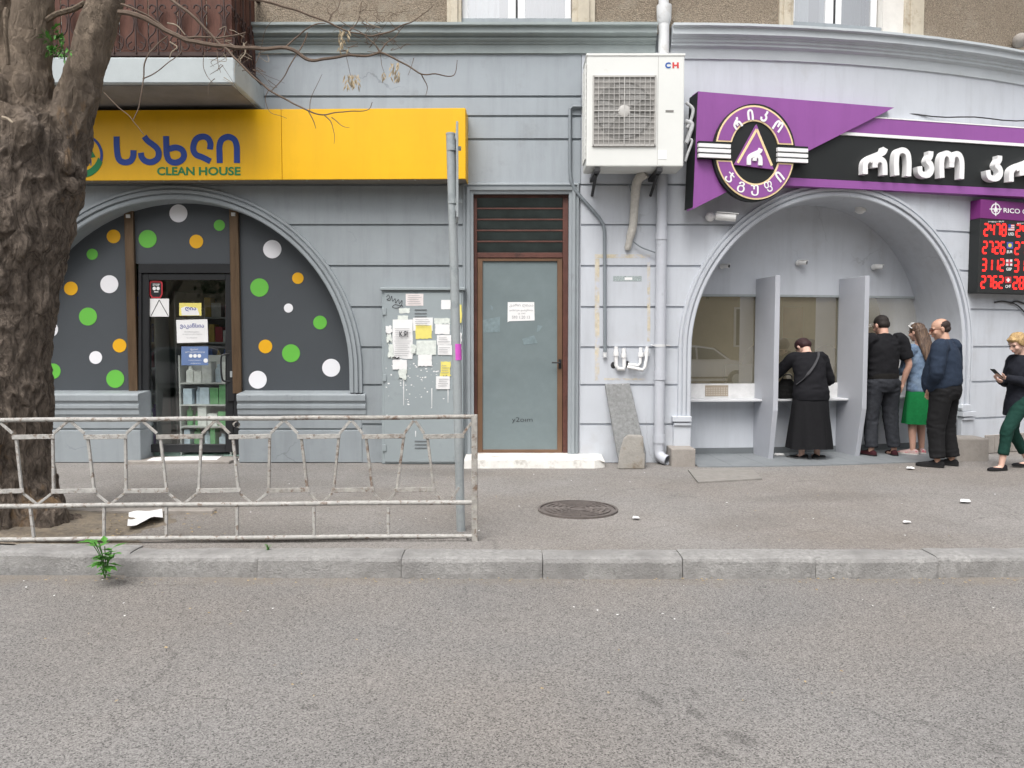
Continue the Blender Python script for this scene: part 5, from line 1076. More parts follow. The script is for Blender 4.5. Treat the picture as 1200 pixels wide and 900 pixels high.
m = MB(); m.tube([p + Vector((0, 0, .05)), p - Vector((0, 0, .02))], .065, 16); m.build('housing', CAMW, LP); m = MB(); m.ell(p - Vector((0, 0, .02)), (.05, .05, .03)); m.build('diffuser', PVC, LP, smooth=True)
s, z = sz(1131, 478, .06); p = W(s, .06, z); q = Plane(p.x, p.y, 17); m = MB(); m.prism(q, [(-.075, z - .04), (.075, z - .05), (.085, z), (.07, z + .045), (-.07, z + .05), (-.085, z)], -.05, .03, px=False)
solo(m, 'junction_box', LILAC, 'small painted plastic box low on the wall right of the cashier arch', 'junction box', bevel=.012, seg=2)
m = MB(); cp = []
for (x, y) in ((1166, 354), (1175, 353), (1185, 354.5), (1192, 353), (1203, 356), (1215, 353)): s, z = sz(x, y, .04); cp.append(W(s, .04, z))
m.tube(smooth_path(cp, 4), .011, 6); solo(m, 'wall_cable', DARK, 'dark cable along the wall under the rate board', 'cable', smooth=True)
m = MB(); cp = []
for (x, y) in ((1184, 355), (1191, 357), (1197, 362), (1204, 370)): s, z = sz(x, y, .045); cp.append(W(s, .045, z))
m.tube(smooth_path(cp, 4), .008, 6); solo(m, 'wall_cable', DARK, 'short loose cable end hanging from the cable under the rate board', 'cable', smooth=True)
m = MB(); s, z = sz(1194, 48, .1); p = W(s, .12, z); m.ell(p, (.09, .1, .09)); m.tube([p, p + Vector((0, .2, 0))], .04, 8); solo(m, 'wall_bracket', GUARD, 'rounded bracket at the far right end above the cornice', 'bracket', smooth=True)
# ------------------------------------------------------------------ street tree
TY = 6.02
def tp(px, py, dy=0.0): return at(px, py, TY + dy)
K = TY / F
TR = thing('street_tree', 'old street tree with thick gnarled trunk and bare twigs behind the fence', 'tree', Vector((tp(0, 630).x, TY, 0)))
m = MB()
tr = [(-2, 652, 100), (2, 628, 84), (2, 600, 75), (-2, 560, 69), (-4, 500, 66), (-4, 450, 66), (-2, 400, 66), (0, 350, 68), (4, 310, 72), (10, 270, 76), (16, 235, 78), (22, 200, 78), (26, 165, 74), (30, 135, 66)]
m.tube(smooth_path([tp(a, b) for a, b, r in tr], 3), [v.x * .84 for v in smooth_path([(r * K, 0, 0) for a, b, r in tr], 3)], 40)
for (pts) in ([(62, 195, 38), (78, 152, 30), (92, 112, 24), (103, 70, 23), (113, 35, 22), (125, 0, 21), (140, -60, 19), (148, -120, 16)],
              [(30, 155, 46), (32, 112, 34), (34, 70, 27), (37, 30, 25), (40, 0, 24), (43, -70, 22), (42, -130, 18)],
              [(0, 170, 56), (-6, 120, 44), (-12, 60, 38), (-14, 0, 34), (-24, -80, 28)]):
    m.tube(smooth_path([tp(a, b, .05 if a < 30 and b < 100 else 0) for a, b, r in pts], 3), [v.x * .86 for v in smooth_path([(r * K, 0, 0) for a, b, r in pts], 3)], 24)
# burls, stubs and root flare
for (x, y, dy, r, sq) in ((14, 503, -.40, 30, .75), (-8, 512, -.36, 34, .8), (22, 498, -.44, 20, .6), (60, 168, -.3, 24, 1), (88, 190, -.1, 17, 1.1), (92, 218, -.05, 13, .8), (20, 215, -.42, 26, 1.2), (18, 375, -.36, 20, .5), (-4, 385, -.36, 22, .5), (4, 290, -.42, 18, 1.6), (42, 255, -.38, 22, 1.3), (20, 120, -.25, 20, 1.2), (62, 150, -.2, 15, 1.4), (8, 232, -.40, 22, 1.5), (50, 205, -.36, 18, 1.0), (52, 290, -.3, 15, 1.6), (36, 330, -.34, 14, 1.5), (62, 330, -.12, 12, 3.0), (64, 610, -.1, 30, 1.0), (30, 632, -.3, 36, .8), (-20, 632, -.3, 40, .8), (72, 628, .1, 34, .7), (20, 470, -.33, 16, 1.4)):
    p = tp(x - 6, y, 0); p.y += dy * .86; m.ell(p, (r * K * .9, r * K * .9, r * K * sq))
def bark(v, n):
    q = Vector((v.x * 9, v.y * 9, v.z * 2.6)); w_ = mnoise.noise_vector(v * 3.1) * .55
    a = 1 - abs(mnoise.noise(q + w_)); b = 1 - abs(mnoise.noise(q * 2.3 + w_ * 2 + Vector((5, 1, 2)))); c = mnoise.noise(v * 6)
    k = 1.0 if v.z < 3.05 else max(.35, 1 - (v.z - 3.05) * 1.2)
    return k * (.036 * (a * a - .6) + .020 * (b * b - .6) + .022 * c + .034 * max(0, mnoise.noise(v * 3.2 + Vector((7, 2, 5)))) - .03 * max(0, mnoise.noise(v * 4.1 + Vector((1, 8, 3))) - .1) + .005 * mnoise.noise(Vector((v.x * 50, v.y * 50, v.z * 14))))
tk = remeshed(m, .011, 2, bark)
tk.build('trunk', BARK, TR, smooth=True)
def branch(pts, r0, r1, mat=TWIG, dy=-.15, name='branch', par=None):
    P = smooth_path([tp(a, b, dy) for a, b in pts], 5); n = len(P); m = MB()
    P = [p + Vector((mnoise.noise(p * 9) * .008, mnoise.noise(p * 5 + Vector((4, 4, 4))) * .05, mnoise.noise(p * 11 + Vector((1, 2, 3))) * .01)) for p in P]
    m.tube(P, [(r0 + (r1 - r0) * i / (n - 1)) * K * .72 for i in range(n)], 6); return m.build(name, mat, par or TR, smooth=True)
branch([(140, 14), (165, 20), (200, 38), (225, 48), (260, 54), (300, 56), (330, 55), (345, 60), (362, 70), (380, 70), (405, 66), (430, 64), (446, 60)], 4.2, 1.8)
branch([(446, 61), (460, 67), (476, 77), (494, 87), (510, 87), (528, 88), (534, 83), (536, 70)], 1.7, .5)
branch([(494, 87), (497, 94), (500, 102), (499, 112)], 1.0, .4)
branch([(210, 43), (230, 43), (252, 44), (275, 40), (288, 38)], 2.0, .9)
branch([(196, -4), (225, 18), (252, 46), (272, 64), (294, 88), (316, 106), (340, 119), (362, 130), (376, 135), (392, 131), (415, 130), (431, 129), (437, 120)], 2.3, .5)
branch([(362, 130), (368, 142), (370, 150)], .9, .4); branch([(380, 135), (388, 143), (392, 155), (391, 168)], .9, .3); branch([(388, 137), (400, 146), (410, 150)], .8, .3); branch([(364, 130), (365, 118), (371, 102), (378, 88)], .7, .3)
branch([(290, -3), (320, 4), (350, 13), (376, 24), (395, 32), (412, 38), (436, 42)], 2.2, 1.0)
branch([(436, 42), (455, 37), (470, 30), (485, 24), (497, 14), (507, 6)], 1.4, .5); branch([(446, 60), (452, 50), (462, 42), (474, 30)], 1.2, .5)
branch([(446, 60), (440, 52), (425, 40), (412, 32), (396, 24)], 1.2, .6); branch([(386, 26), (389, 18), (395, 10), (399, -4)], 1.2, .6); branch([(389, 20), (384, 12), (386, 5)], .8, .4)
branch([(335, 54), (345, 44), (357, 35), (372, 30), (382, 29)], 1.4, .8); branch([(360, 38), (345, 70), (330, 92), (318, 108)], 1.1, .7); branch([(316, 106), (312, 118), (318, 132), (336, 139)], .7, .3)
branch([(195, 41), (180, 55), (170, 72), (167, 90), (166, 110), (160, 132), (157, 141)], 1.3, .8); branch([(166, 92), (182, 83), (200, 70), (211, 62), (211, 50)], .9, .5); branch([(197, 48), (206, 54), (200, 60), (198, 68)], 1.1, .7, TWIGP)
branch([(120, 108), (135, 122), (150, 135), (160, 146), (170, 158)], .8, .5); branch([(143, 6), (165, 14), (185, 26), (200, 38)], 1.8, 1.0); branch([(196, 27), (208, 31), (216, 40)], 1.2, .8, TWIGP)
branch([(50, 24), (75, 14), (100, 4)], 4.5, 4.0, LIMBB, -.05); branch([(240, 62), (240, 78), (244, 90), (250, 99)], .6, .4); branch([(254, 60), (256, 74), (260, 86)], .6, .4)
branch([(285, 50), (288, 62), (283, 72)], 1.2, .8, TWIGP); branch([(300, 75), (306, 52), (312, 36), (325, 22)], .6, .4); branch([(405, 64), (409, 78), (411, 90)], .4, .3); branch([(446, 62), (447, 75), (450, 85)], .5, .3); branch([(485, 68), (483, 76), (478, 88)], .6, .3)
branch([(424, 0), (420, 14), (430, 26), (445, 32)], 1.0, .6, TWIGP); branch([(410, 36), (420, 22), (424, 6), (420, -6)], .9, .5); branch([(2, 138), (10, 140), (18, 145)], 3.2, 1.5, TWIGP, -.5); branch([(8, 10), (10, 40), (9, 75)], 4, 3, LIMBB, -.30)
rn = random.Random(11)
for k in range(26):
    x = rn.uniform(250, 315); y = rn.uniform(30, 95); branch([(x, y), (x + rn.uniform(-14, 14), y + rn.uniform(-6, 14)), (x + rn.uniform(-20, 24), y + rn.uniform(0, 24))], .6, .25, TWIGP if k % 2 else TWIG, -.12, 'twig')
for k in range(30):
    x = rn.uniform(380, 470); y = rn.uniform(15, 62); branch([(x, y), (x + rn.uniform(-14, 14), y + rn.uniform(-16, 8)), (x + rn.uniform(-24, 24), y + rn.uniform(-28, 10))], .6, .25, TWIG, -.12, 'twig')
for (cx_, cy_, n, w2, h2) in ((402, 46, 30, 8, 16), (412, 94, 40, 9, 9), (463, 82, 30, 7, 13), (450, 87, 5, 3, 4)):
    for k in range(n):
        m = MB(); p = tp(cx_ + rn.uniform(-w2, w2) * .9, cy_ + rn.uniform(-h2, h2) * .8, -.15 + rn.uniform(-.08, .08)); a = rn.uniform(0, 6.28)
        d = Vector((cos(a) * .5, sin(a) * .5, -1)).normalized(); m.tube([p, p + d * .02, p + d * .045], [.001, .006, .0008], 4, flat=.4); m.build('seed_pod', SEED, TR)
def leafq(mb, p, d, L, wd, up=Vector((0, 0, 1))):
    d = d.normalized(); s = d.cross(up)
    if s.length < .05: s = Vector((1, 0, 0))
    s.normalize(); n = s.cross(d); mb.add([p, p + d * L * .45 + s * wd, p + d * L - n * L * .12, p + d * L * .45 - s * wd, p + d * L * .45 - n * wd * .3], [(0, 1, 4), (1, 2, 4), (2, 3, 4), (3, 0, 4)])
for k in range(16):
    m = MB(); p = tp(rn.uniform(54, 78), rn.uniform(34, 62), -.28); d0 = Vector((rn.uniform(-.6, 1), -.3, rn.uniform(-1, .6)))
    for j in range(9): a = (j - 4) * .12; leafq(m, p + d0.normalized() * j * .008, d0 + Vector((rn.uniform(-.7, .7), rn.uniform(-.4, .4), rn.uniform(-.7, .7))), .05, .008)
    m.build('leaf_sprig', LEAF, TR)

# ------------------------------------------------------------------ weeds and litter
def weed(p, n, hgt, label):
    Wd = thing('weed', label, 'plant', p)
    for k in range(n):
        a = k * 2.4; m = MB(); tip = p + Vector((cos(a) * hgt * .22, sin(a) * hgt * .2 - hgt * .1, hgt * (.45 + .5 * ((k * 7) % 5) / 5))); m.tube(smooth_path([p, p.lerp(tip, .5) + Vector((0, 0, hgt * .1)), tip], 3), .003, 5); st = m.build('stem', LEAF, Wd)
        for j in range(4):
            m = MB(); t = .3 + .23 * j; q = p.lerp(tip, t) + Vector((0, 0, hgt * .08)); b = a + j * 2.1; leafq(m, q, Vector((cos(b), sin(b) - .5, .25 - .4 * (j == 0))), hgt * .36, hgt * .085); m.build('leaf', LEAF, Wd)
weed(gnd(122, 668, -.02) + Vector((0, .02, -.03)), 8, .27, 'green leafy weed growing from a joint in the kerb')
weed(gnd(124, 677, -.13) + Vector((0, -.01, 0)), 5, .14, 'smaller green weed at the foot of the kerb under the leafy weed')
weed(gnd(314, 646), 4, .06, 'tiny green weed behind the kerb below the fence middle')
def sheetp(pts, z, name, label, crease=.02, mat=PAPER, group=None):
    m = MB(); c = [gnd(x, y, z) for x, y in pts]; n = 8; vs = []
    for j in range(n + 1):
        for i in range(n + 1):
            u, v = i / n, j / n; p = c[0].lerp(c[1], u).lerp(c[3].lerp(c[2], u), v); p.z = z + crease * (.5 + mnoise.noise(Vector((u * 2.2, v * 2.2, pts[0][0])))) ; vs.append(p)
    m.add(vs, [(j * (n + 1) + i, j * (n + 1) + i + 1, (j + 1) * (n + 1) + i + 1, (j + 1) * (n + 1) + i) for j in range(n) for i in range(n)])
    return solo(m, name, mat, label, 'litter', smooth=True, group=group)
sheetp([(151, 604), (190, 600), (191, 609), (149, 621)], .02, 'paper_sheet', 'white paper sheet lying on the tree pit soil behind the fence', .05)
for (x0, y0, x1, y1, lb) in ((280, 535, 302, 540, 'crumpled white paper on the pavement right of the shop door'), (742, 605, 748, 608, 'small white scrap on the pavement right of the manhole cover'), (1126, 585, 1136, 588.5, 'white scrap on the pavement far right of the manhole'), (1059, 610.5, 1066, 612.5, 'thin white scrap on the pavement near the right kerb'), (908, 531, 918, 534, 'white scrap at the foot of the left booth partition'), (1063, 547, 1070, 549.5, 'white scrap beside the shoes of the man in navy')):
    sheetp([(x0, y0), (x1, y0 + .5), (x1 + 2, y1), (x0 - 1, y1 - .5)], .012, 'paper_scrap', lb, .008, group='paper scraps on the pavement')
m = MB(); rn = random.Random(5)
DRYL = M('dry_leaf_litter', (.34, .26, .15), .9, .4, 40)
for i in range(300):
    x = rn.uniform(-4.6, 5.0); y = 5.10 - abs(rn.gauss(0, .06)) if rn.random() < .75 else rn.uniform(3.2, 5.1); z = -.122; p = Vector((x, y, z)); r = rn.uniform(.003, .014); a = rn.uniform(0, 6.28)
    m.add([p + Vector((cos(a) * r, sin(a) * r, 0)), p + Vector((cos(a + 1.9) * r * .6, sin(a + 1.9) * r * .6, .004)), p - Vector((cos(a) * r, sin(a) * r, -.002)), p + Vector((cos(a - 1.9) * r * .6, sin(a - 1.9) * r * .6, .001))], [(0, 1, 2, 3)])
for i in range(160):
    x = rn.uniform(-4.4, -2.4); y = rn.uniform(5.62, 6.45); p = Vector((x, y, .022)); r = rn.uniform(.004, .02); a = rn.uniform(0, 6.28)
    m.add([p + Vector((cos(a) * r, sin(a) * r, 0)), p + Vector((cos(a + 1.9) * r * .5, sin(a + 1.9) * r * .5, .006)), p - Vector((cos(a) * r, sin(a) * r, -.002)), p + Vector((cos(a - 1.9) * r * .5, sin(a - 1.9) * r * .5, .001))], [(0, 1, 2, 3)])
for i in range(140):
    x = rn.uniform(-3.6, 7); y = rn.uniform(5.5, 9.1); p = Vector((x, y, .003)); r = rn.uniform(.002, .009); a = rn.uniform(0, 6.28)
    m.add([p + Vector((cos(a) * r, sin(a) * r, 0)), p + Vector((cos(a + 1.9) * r * .5, sin(a + 1.9) * r * .5, .004)), p - Vector((cos(a) * r, sin(a) * r, -.002)), p + Vector((cos(a - 1.9) * r * .5, sin(a - 1.9) * r * .5, .001))], [(0, 1, 2, 3)])
m.build('leaf_litter', DRYL, None, 'scattered dry leaf bits along the kerb and pavement', 'litter', kind='stuff')
m = MB()
for i in range(90):
    if i < 40: x = rn.uniform(-4.4, 5); y = rn.uniform(4.3, 5.08); z = -.124
    else: x = rn.uniform(-3, 6.5); y = rn.uniform(5.6, 9.0); z = .003
    p = Vector((x, y, z)); r = rn.uniform(.003, .012); a = rn.uniform(0, 6.28)
    m.add([p + Vector((cos(a) * r, sin(a) * r, 0)), p + Vector((cos(a + 1.7) * r * .6, sin(a + 1.7) * r * .6, .002)), p - Vector((cos(a) * r, sin(a) * r, 0)), p + Vector((cos(a - 1.7) * r * .6, sin(a - 1.7) * r * .6, 0))], [(0, 1, 2, 3)])
m.build('paper_crumbs', PAPER, None, 'tiny white paper crumbs scattered on road and pavement', 'litter', kind='stuff')

# ------------------------------------------------------------------ inside the shop: shelves of goods; inside the exchange
PCOL = ['dark red', 'off-white', 'dark blue', 'dark green', 'magenta', 'ochre', 'pale blue', 'violet']; SHN = ['lowest', 'second', 'third', 'fourth', 'fifth', 'topmost']
def k2(mt): return int(mt.name.split('_')[1])
def shelf_unit(x0, x1, y, z0, zs, dep, label, seed, hue):
    S = thing('shop_shelf', label, 'shelf', ((x0 + x1) / 2, y, z0)); FR = M('shelf_white', (.5, .5, .49), .5, .05)
    m = MB(); m.bx(x0, x1, y + dep - .02, y + dep, z0, z0 + zs[-1] + .35); m.build('back_panel', FR, S)
    for x in (x0, x1 - .02): m = MB(); m.bx(x, x + .02, y, y + dep - .02, z0, z0 + zs[-1] + .35); m.build('side_panel', FR, S)
    r = random.Random(seed)
    for z in zs:
        m = MB(); m.bx(x0 + .021, x1 - .021, y, y + dep - .021, z0 + z - .02, z0 + z); m.build('shelf_board', FR, S)
        x = x0 + .04
        while x < x1 - .12:
            ww = r.uniform(.06, .14); hh = r.uniform(.14, .27); m = MB(); k = r.randint(0, len(hue) - 1)
            p = (x + ww / 2, y + .12, z0 + z)
            if r.random() < .5: m.bx(x, x + ww, y + .03, y + .2, z0 + z, z0 + z + hh)
            else: m.tube([(p[0], p[1], p[2]), (p[0], p[1], p[2] + hh * .7), (p[0], p[1], p[2] + hh * .82), (p[0], p[1], p[2] + hh)], [ww * .45, ww * .45, ww * .2, ww * .2], 8)
            solo(m, 'product_pack', hue[k], '%s pack on the %s shelf behind the glass shop door' % (PCOL[k2(hue[k])], SHN[zs.index(z)]), 'package', group='products on the shop shelves'); x += ww + .012
PR = [M('pack_%d' % i, c, .45, .15, 14) for i, c in enumerate([(.45, .06, .07), (.70, .70, .68), (.08, .15, .45), (.15, .36, .16), (.5, .16, .36), (.6, .42, .1), (.5, .58, .66), (.2, .1, .36)])]
shelf_unit(-4.6, -3.55, 10.5, 0, (.08, .42, .78, 1.12, 1.46, 1.8), .4, 'white shop shelf of household goods behind the glass door', 2, PR)
shelf_unit(-5.5, -4.72, 10.2, 0, (.08, .42, .78, 1.12, 1.46, 1.8), .4, 'shop shelf of red and dark packs left inside the door', 9, PR[:3] + PR[7:])
shelf_unit(-4.28, -3.62, 9.86, 0, (.10, .38, .66, .94), .3, 'low pale display stand of goods right behind the glass shop door', 21, [PR[1], PR[6], PR[1], PR[3], PR[0], PR[6]])
# exchange office: counter desk, monitors, chairs, orange poster
CPl = thing('office_desk', 'long desk behind the cashier windows', 'desk', (4.2, 10.9, 0))
m = MB(); m.bx(2.2, 6.3, 10.75, 11.3, .78, .82); m.build('desk_top', GUARD, CPl); m = MB(); m.bx(2.2, 6.3, 11.2, 11.23, 0, .78); m.build('desk_panel', GUARD, CPl)
def monitor(px, py, Yy, label):
    b = at(px, py, Yy); Mn = thing('monitor', label, 'monitor', (b.x, Yy, .82)); SCR = M('monitor_back_teal', (.02, .055, .06), .4, .1)
    m = MB(); m.bx(b.x - .23, b.x + .23, Yy - .02, Yy + .02, b.z - .16, b.z + .16); m.build('screen', SCR, Mn, bevel=.01)
    m = MB(); m.bx(b.x - .03, b.x + .03, Yy + .0, Yy + .05, .82, b.z - .1); m.bx(b.x - .12, b.x + .12, Yy - .08, Yy + .1, .82, .835); m.build('stand', DARK, Mn)
monitor(868, 440, 10.75, 'dark monitor seen through the left cashier window'); monitor(1040, 440, 11.0, 'dark monitor behind the right cashier window')
def chair(px, Yy, label):
    x = at(px, 420, Yy).x; Ch = thing('office_chair', label, 'chair', (x, Yy, 0)); m = MB(); m.ell((x, Yy, 1.12), (.24, .06, .30)); m.build('backrest', DARK, Ch, smooth=True)
    m = MB(); m.ell((x, Yy - .22, .52), (.25, .25, .06)); m.build('seat', DARK, Ch, smooth=True); m = MB(); m.tube([(x, Yy - .2, .08), (x, Yy - .2, .5)], .03, 8); m.build('column', DARK, Ch)
    for k in range(5): a = k * 2 * pi / 5; m = MB(); m.tube([(x, Yy - .2, .09), (x + .28 * cos(a), Yy - .2 + .28 * sin(a), .05)], .02, 6); m.build('leg', DARK, Ch)
    m = MB(); m.tube([(x, Yy - .2, .5), (x, Yy + .04, .62), (x, Yy + .05, .9)], .02, 6); m.build('back_support', DARK, Ch)
chair(888, 11.6, 'black office chair behind the left cashier window'); chair(968, 11.6, 'black office chair behind the middle cashier window')
b = at(929, 378, 12.7); m = MB(); m.bx(b.x - .16, b.x + .16, 12.68, 12.695, b.z - .25, b.z + .25); solo(m, 'poster', M('orange_poster', (.62, .20, .05), .6, .15, 6), 'orange poster on the back wall behind the middle cashier window', 'poster')

# ------------------------------------------------------------------ across the street: mirrored trees and cars; unseen house added to tone reflections
OB = thing('opposite_building', 'plain beige building across the street, added unseen to tone the window reflections', 'building', (0, -16, 0)); OBM = M('opposite_beige', (.50, .43, .31), .9, .15, 1)
m = MB(); m.bx(-38, 38, -22, -16, 0, 9.5); m.build('wall', OBM, OB)
for k in range(18):
    for fl in range(2):
        x = -34 + k * 4; z = 1.2 + fl * 3.6; m = MB(); m.bx(x, x + 1.3, -16.02, -15.9, z, z + 1.9); fr = m.build('window', PVC, OB); m = MB(); m.bx(x + .08, x + 1.22, -15.9, -15.89, z + .08, z + 1.82); m.build('pane', LOUV, fr)
CR = None
def far_tree(x, y, hgt, label):
    global CR
    T = thing('far_tree', label, 'tree', (x, y, 0), group='trees across the street')
    if CR is None:
        m = MB(); m.tube(smooth_path([(0, 0, -.1), (.05, 0, 1.5), (0, .05, 3), (.1, 0, 5)], 4), [.26 - .012 * i for i in range(13)], 10); m.tube(smooth_path([(0, 0, 2.6), (.8, .2, 4), (1.6, .2, 5.5)], 3), [.14 - .012 * i for i in range(7)], 7); m.tube(smooth_path([(0, 0, 2.8), (-.8, .3, 4.2), (-1.7, .2, 5.4)], 3), [.14 - .012 * i for i in range(7)], 7)
        CR = [m, MB()]; r = random.Random(4); cl = [(r.uniform(-2.4, 2.4), r.uniform(-1.8, 1.8), r.uniform(3.6, 8), r.uniform(.6, 1.3)) for _ in range(26)]
        for i in range(5200):
            c = cl[i % 26]; d = Vector((r.gauss(0, 1), r.gauss(0, 1), r.gauss(0, 1))).normalized() * c[3] * r.uniform(.4, 1.05); p = Vector(c[:3]) + d
            leafq(CR[1], p, Vector((r.uniform(-1, 1), r.uniform(-1, 1), r.uniform(-1, .3))), .26, .07)
        FOL = M('plane_tree_leaves', (.06, .10, .035), .6, .5, 3)
        me = []
        for (mm, nm, mt) in ((CR[0], 'trunk', BARK), (CR[1], 'crown', FOL)):
            q = bpy.data.meshes.new(nm); q.from_pydata(mm.v, [], mm.f); q.materials.append(mt); me.append(q)
        CR = me
    for q, nm in zip(CR, ('trunk', 'crown')):
        o = bpy.data.objects.new(nm, q); COL.objects.link(o); o.parent = T; o.rotation_euler = (0, 0, x)
far_tree(-13, -9.5, 8, 'leafy tree across the street, leftmost of the mirrored row'); far_tree(-6.5, -9.8, 8, 'leafy tree across the street behind the dark parked car'); far_tree(1, -9.6, 8, 'leafy tree across the street facing the metal door'); far_tree(8.0, -9.9, 8, 'leafy tree across the street behind the white parked car'); far_tree(14.5, -9.5, 8, 'leafy tree across the street, rightmost of the mirrored row')
def car(x, y, mat, label, flip=1):
    C = thing('parked_car', label, 'car', (x, y, -.13), group='cars parked across the street'); z0 = -.13
    side = [(-2.1, .32), (-2.12, .62), (-2.0, .86), (-1.1, .98), (-.55, 1.38), (.1, 1.47), (1.1, 1.43), (1.75, 1.02), (2.05, .93), (2.1, .6), (2.05, .32), (1.75, .26), (-1.75, .26)]
    n = len(side); m = MB(); vs = []
    for w2, k in ((-.82, 0), (-.86, 1), (.86, 1), (.82, 0)):
        for (a, b) in side:
            tum = .16 * max(0, (b - .95) / .5); ww = w2 * (1 - tum) if 1 else w2; vs.append((x + flip * a, y + ww * (.96 if k == 0 and 0 else 1), z0 + b))
    fs = [tuple(range(n)), tuple(3 * n + i for i in range(n))[::-1]] + [(k * n + i, k * n + (i + 1) % n, (k + 1) * n + (i + 1) % n, (k + 1) * n + i) for k in range(3) for i in range(n)]
    m.add(vs, fs); m.build('body', mat, C, bevel=.03, seg=2)
    for sgn in (-1, 1):
        for poly in ([(-.95, 1.0), (-.52, 1.32), (.05, 1.40), (.05, .99)], [(.12, .99), (.12, 1.40), (.95, 1.37), (1.4, 1.04)]):
            m = MB(); yy = lambda b: y + sgn * (.845 * (1 - .16 * max(0, (b - .95) / .5)) + .022); m.add([(x + flip * a, yy(b), z0 + b) for a, b in poly], [tuple(range(4))]); m.build('side_window', LOUV, C)
    for poly in ([(-1.12, 1.0), (-.60, 1.37)], [(1.16, 1.41), (1.74, 1.06)]):
        (a0, b0), (a1, b1) = poly; m = MB(); sg = -1 if a0 < 0 else 1; d = .02; m.add([(x + flip * (a0 + sg * d), y - .68, z0 + b0 + .02), (x + flip * (a0 + sg * d), y + .68, z0 + b0 + .02), (x + flip * (a1 + sg * d), y + .62, z0 + b1 + .02), (x + flip * (a1 + sg * d), y - .62, z0 + b1 + .02)], [(0, 1, 2, 3)]); m.build('windscreen', LOUV, C)
    for a in (-1.32, 1.32):
        for sgn in (-1, 1):
            m = MB(); c = Vector((x + flip * a, y + sgn * .8, z0 + .31)); m.tube([c - Vector((0, .1, 0)), c + Vector((0, .1, 0))], .31, 20); wh = m.build('wheel', DARK, C); m = MB(); m.tube([c + Vector((0, sgn * .09, 0)), c + Vector((0, sgn * .11, 0))], .19, 16); m.build('rim', GALV, wh)
    for sgn in (-1, 1):
        m = MB(); m.bx(x + flip * 2.07 - .03, x + flip * 2.07 + .03, y + sgn * .66 - .12, y + sgn * .66 + .12, z0 + .7, z0 + .86); m.build('tail_light', REDK, C, bevel=.01)
        m = MB(); m.bx(x - flip * 2.08 - .03, x - flip * 2.08 + .03, y + sgn * .62 - .16, y + sgn * .62 + .16, z0 + .62, z0 + .76); m.build('headlight', PVC, C, bevel=.01)
    m = MB(); m.bx(x - 2.1, x + 2.1, y - .84, y + .84, z0 + .34, z0 + .40); m.build('bumper_strip', DARK, C)
CARW = M('white_car_paint', (.70, .70, .70), .25, .02); CARS = M('silver_car_paint', (.42, .43, .44), .25, .02)
car(5.0, -3.8, CARW, 'white hatchback parked across the street mirrored in the cashier window', 1); car(8.3, -6.3, CARW, 'second white car parked farther back across the street', -1); car(-9.2, -3.9, CARS, 'silver car parked across the street mirrored in the shop door', -1)
# ------------------------------------------------------------------ people
V = Vector
SKIN = M('skin', (.56, .33, .25), .5, .06, 8, spec=.35); SKINP = M('pale_skin', (.62, .40, .32), .5, .05, 8, spec=.35); SKINT = M('ruddy_skin', (.48, .285, .205), .5, .08, 8, spec=.35)
EYEM = M('eye_dark', (.03, .02, .02), .2, 0); LIPM = M('lip', (.42, .16, .14), .5, .05)
def cloth(name, c, var=.15, bs=350, bump=.25, **k): return M(name, c, .88, var, 30, bump, bs, spec=.2, **k)
def fold(amp, sx_=7, sz_=15, seed=0):
    def f(v, n):
        q = Vector((v.x * sx_ + seed, v.y * sx_, v.z * sz_)); q += mnoise.noise_vector(v * 4) * .5
        return amp * ((1 - abs(mnoise.noise(q)) * 2) * .7 + mnoise.noise(q * 2.1) * .4)
    return f
def zfold(amp, zc, wd, base=.3):
    g_ = fold(amp, 8, 15)
    def f(v, n): return g_(v, n) * (base + sum(math.exp(-((v.z - z) / wd) ** 2) for z in zc))
    return f
class Body:
    def __init__(s, lean=0.0, tilt=0.0):
        s.lean = radians(lean); s.o = {}; p = Vector((0, 0, .95)); s.tab = []; dz = .01
        for i in range(100):
            z = .95 + i * dz; a = s.lean * min(1, max(0, (z - .98) / .35)); up = Vector((0, sin(a), cos(a))); s.tab.append((p.copy(), up, Vector((0, cos(a), -sin(a))))); p += up * dz
    def B(s, x, y, z):
        if z <= .95: return Vector((x, y, z))
        p, up, fw = s.tab[min(99, int((z - .95) / .01))]; return p + Vector((1, 0, 0)) * x + fw * y + up * ((z - .95) % .01)
def torso(mb, bd, secs, n=28):
    P = [bd.B(0, y, z) for z, rx, ry, y in secs]; A = smooth_path(P, 4); Rr = smooth_path([Vector((rx, ry, 0)) for z, rx, ry, y in secs], 4)
    mb.tube(A, [(r.x, r.y) for r in Rr], n, side=(1, 0, 0))
def limb(mb, pts, rad, n=14, k=4):
    A = smooth_path(pts, k); Rr = smooth_path([Vector((r if not isinstance(r, tuple) else r[0], r if not isinstance(r, tuple) else r[1], 0)) for r in rad], k)
    mb.tube(A, [(r.x, r.y) for r in Rr], n)
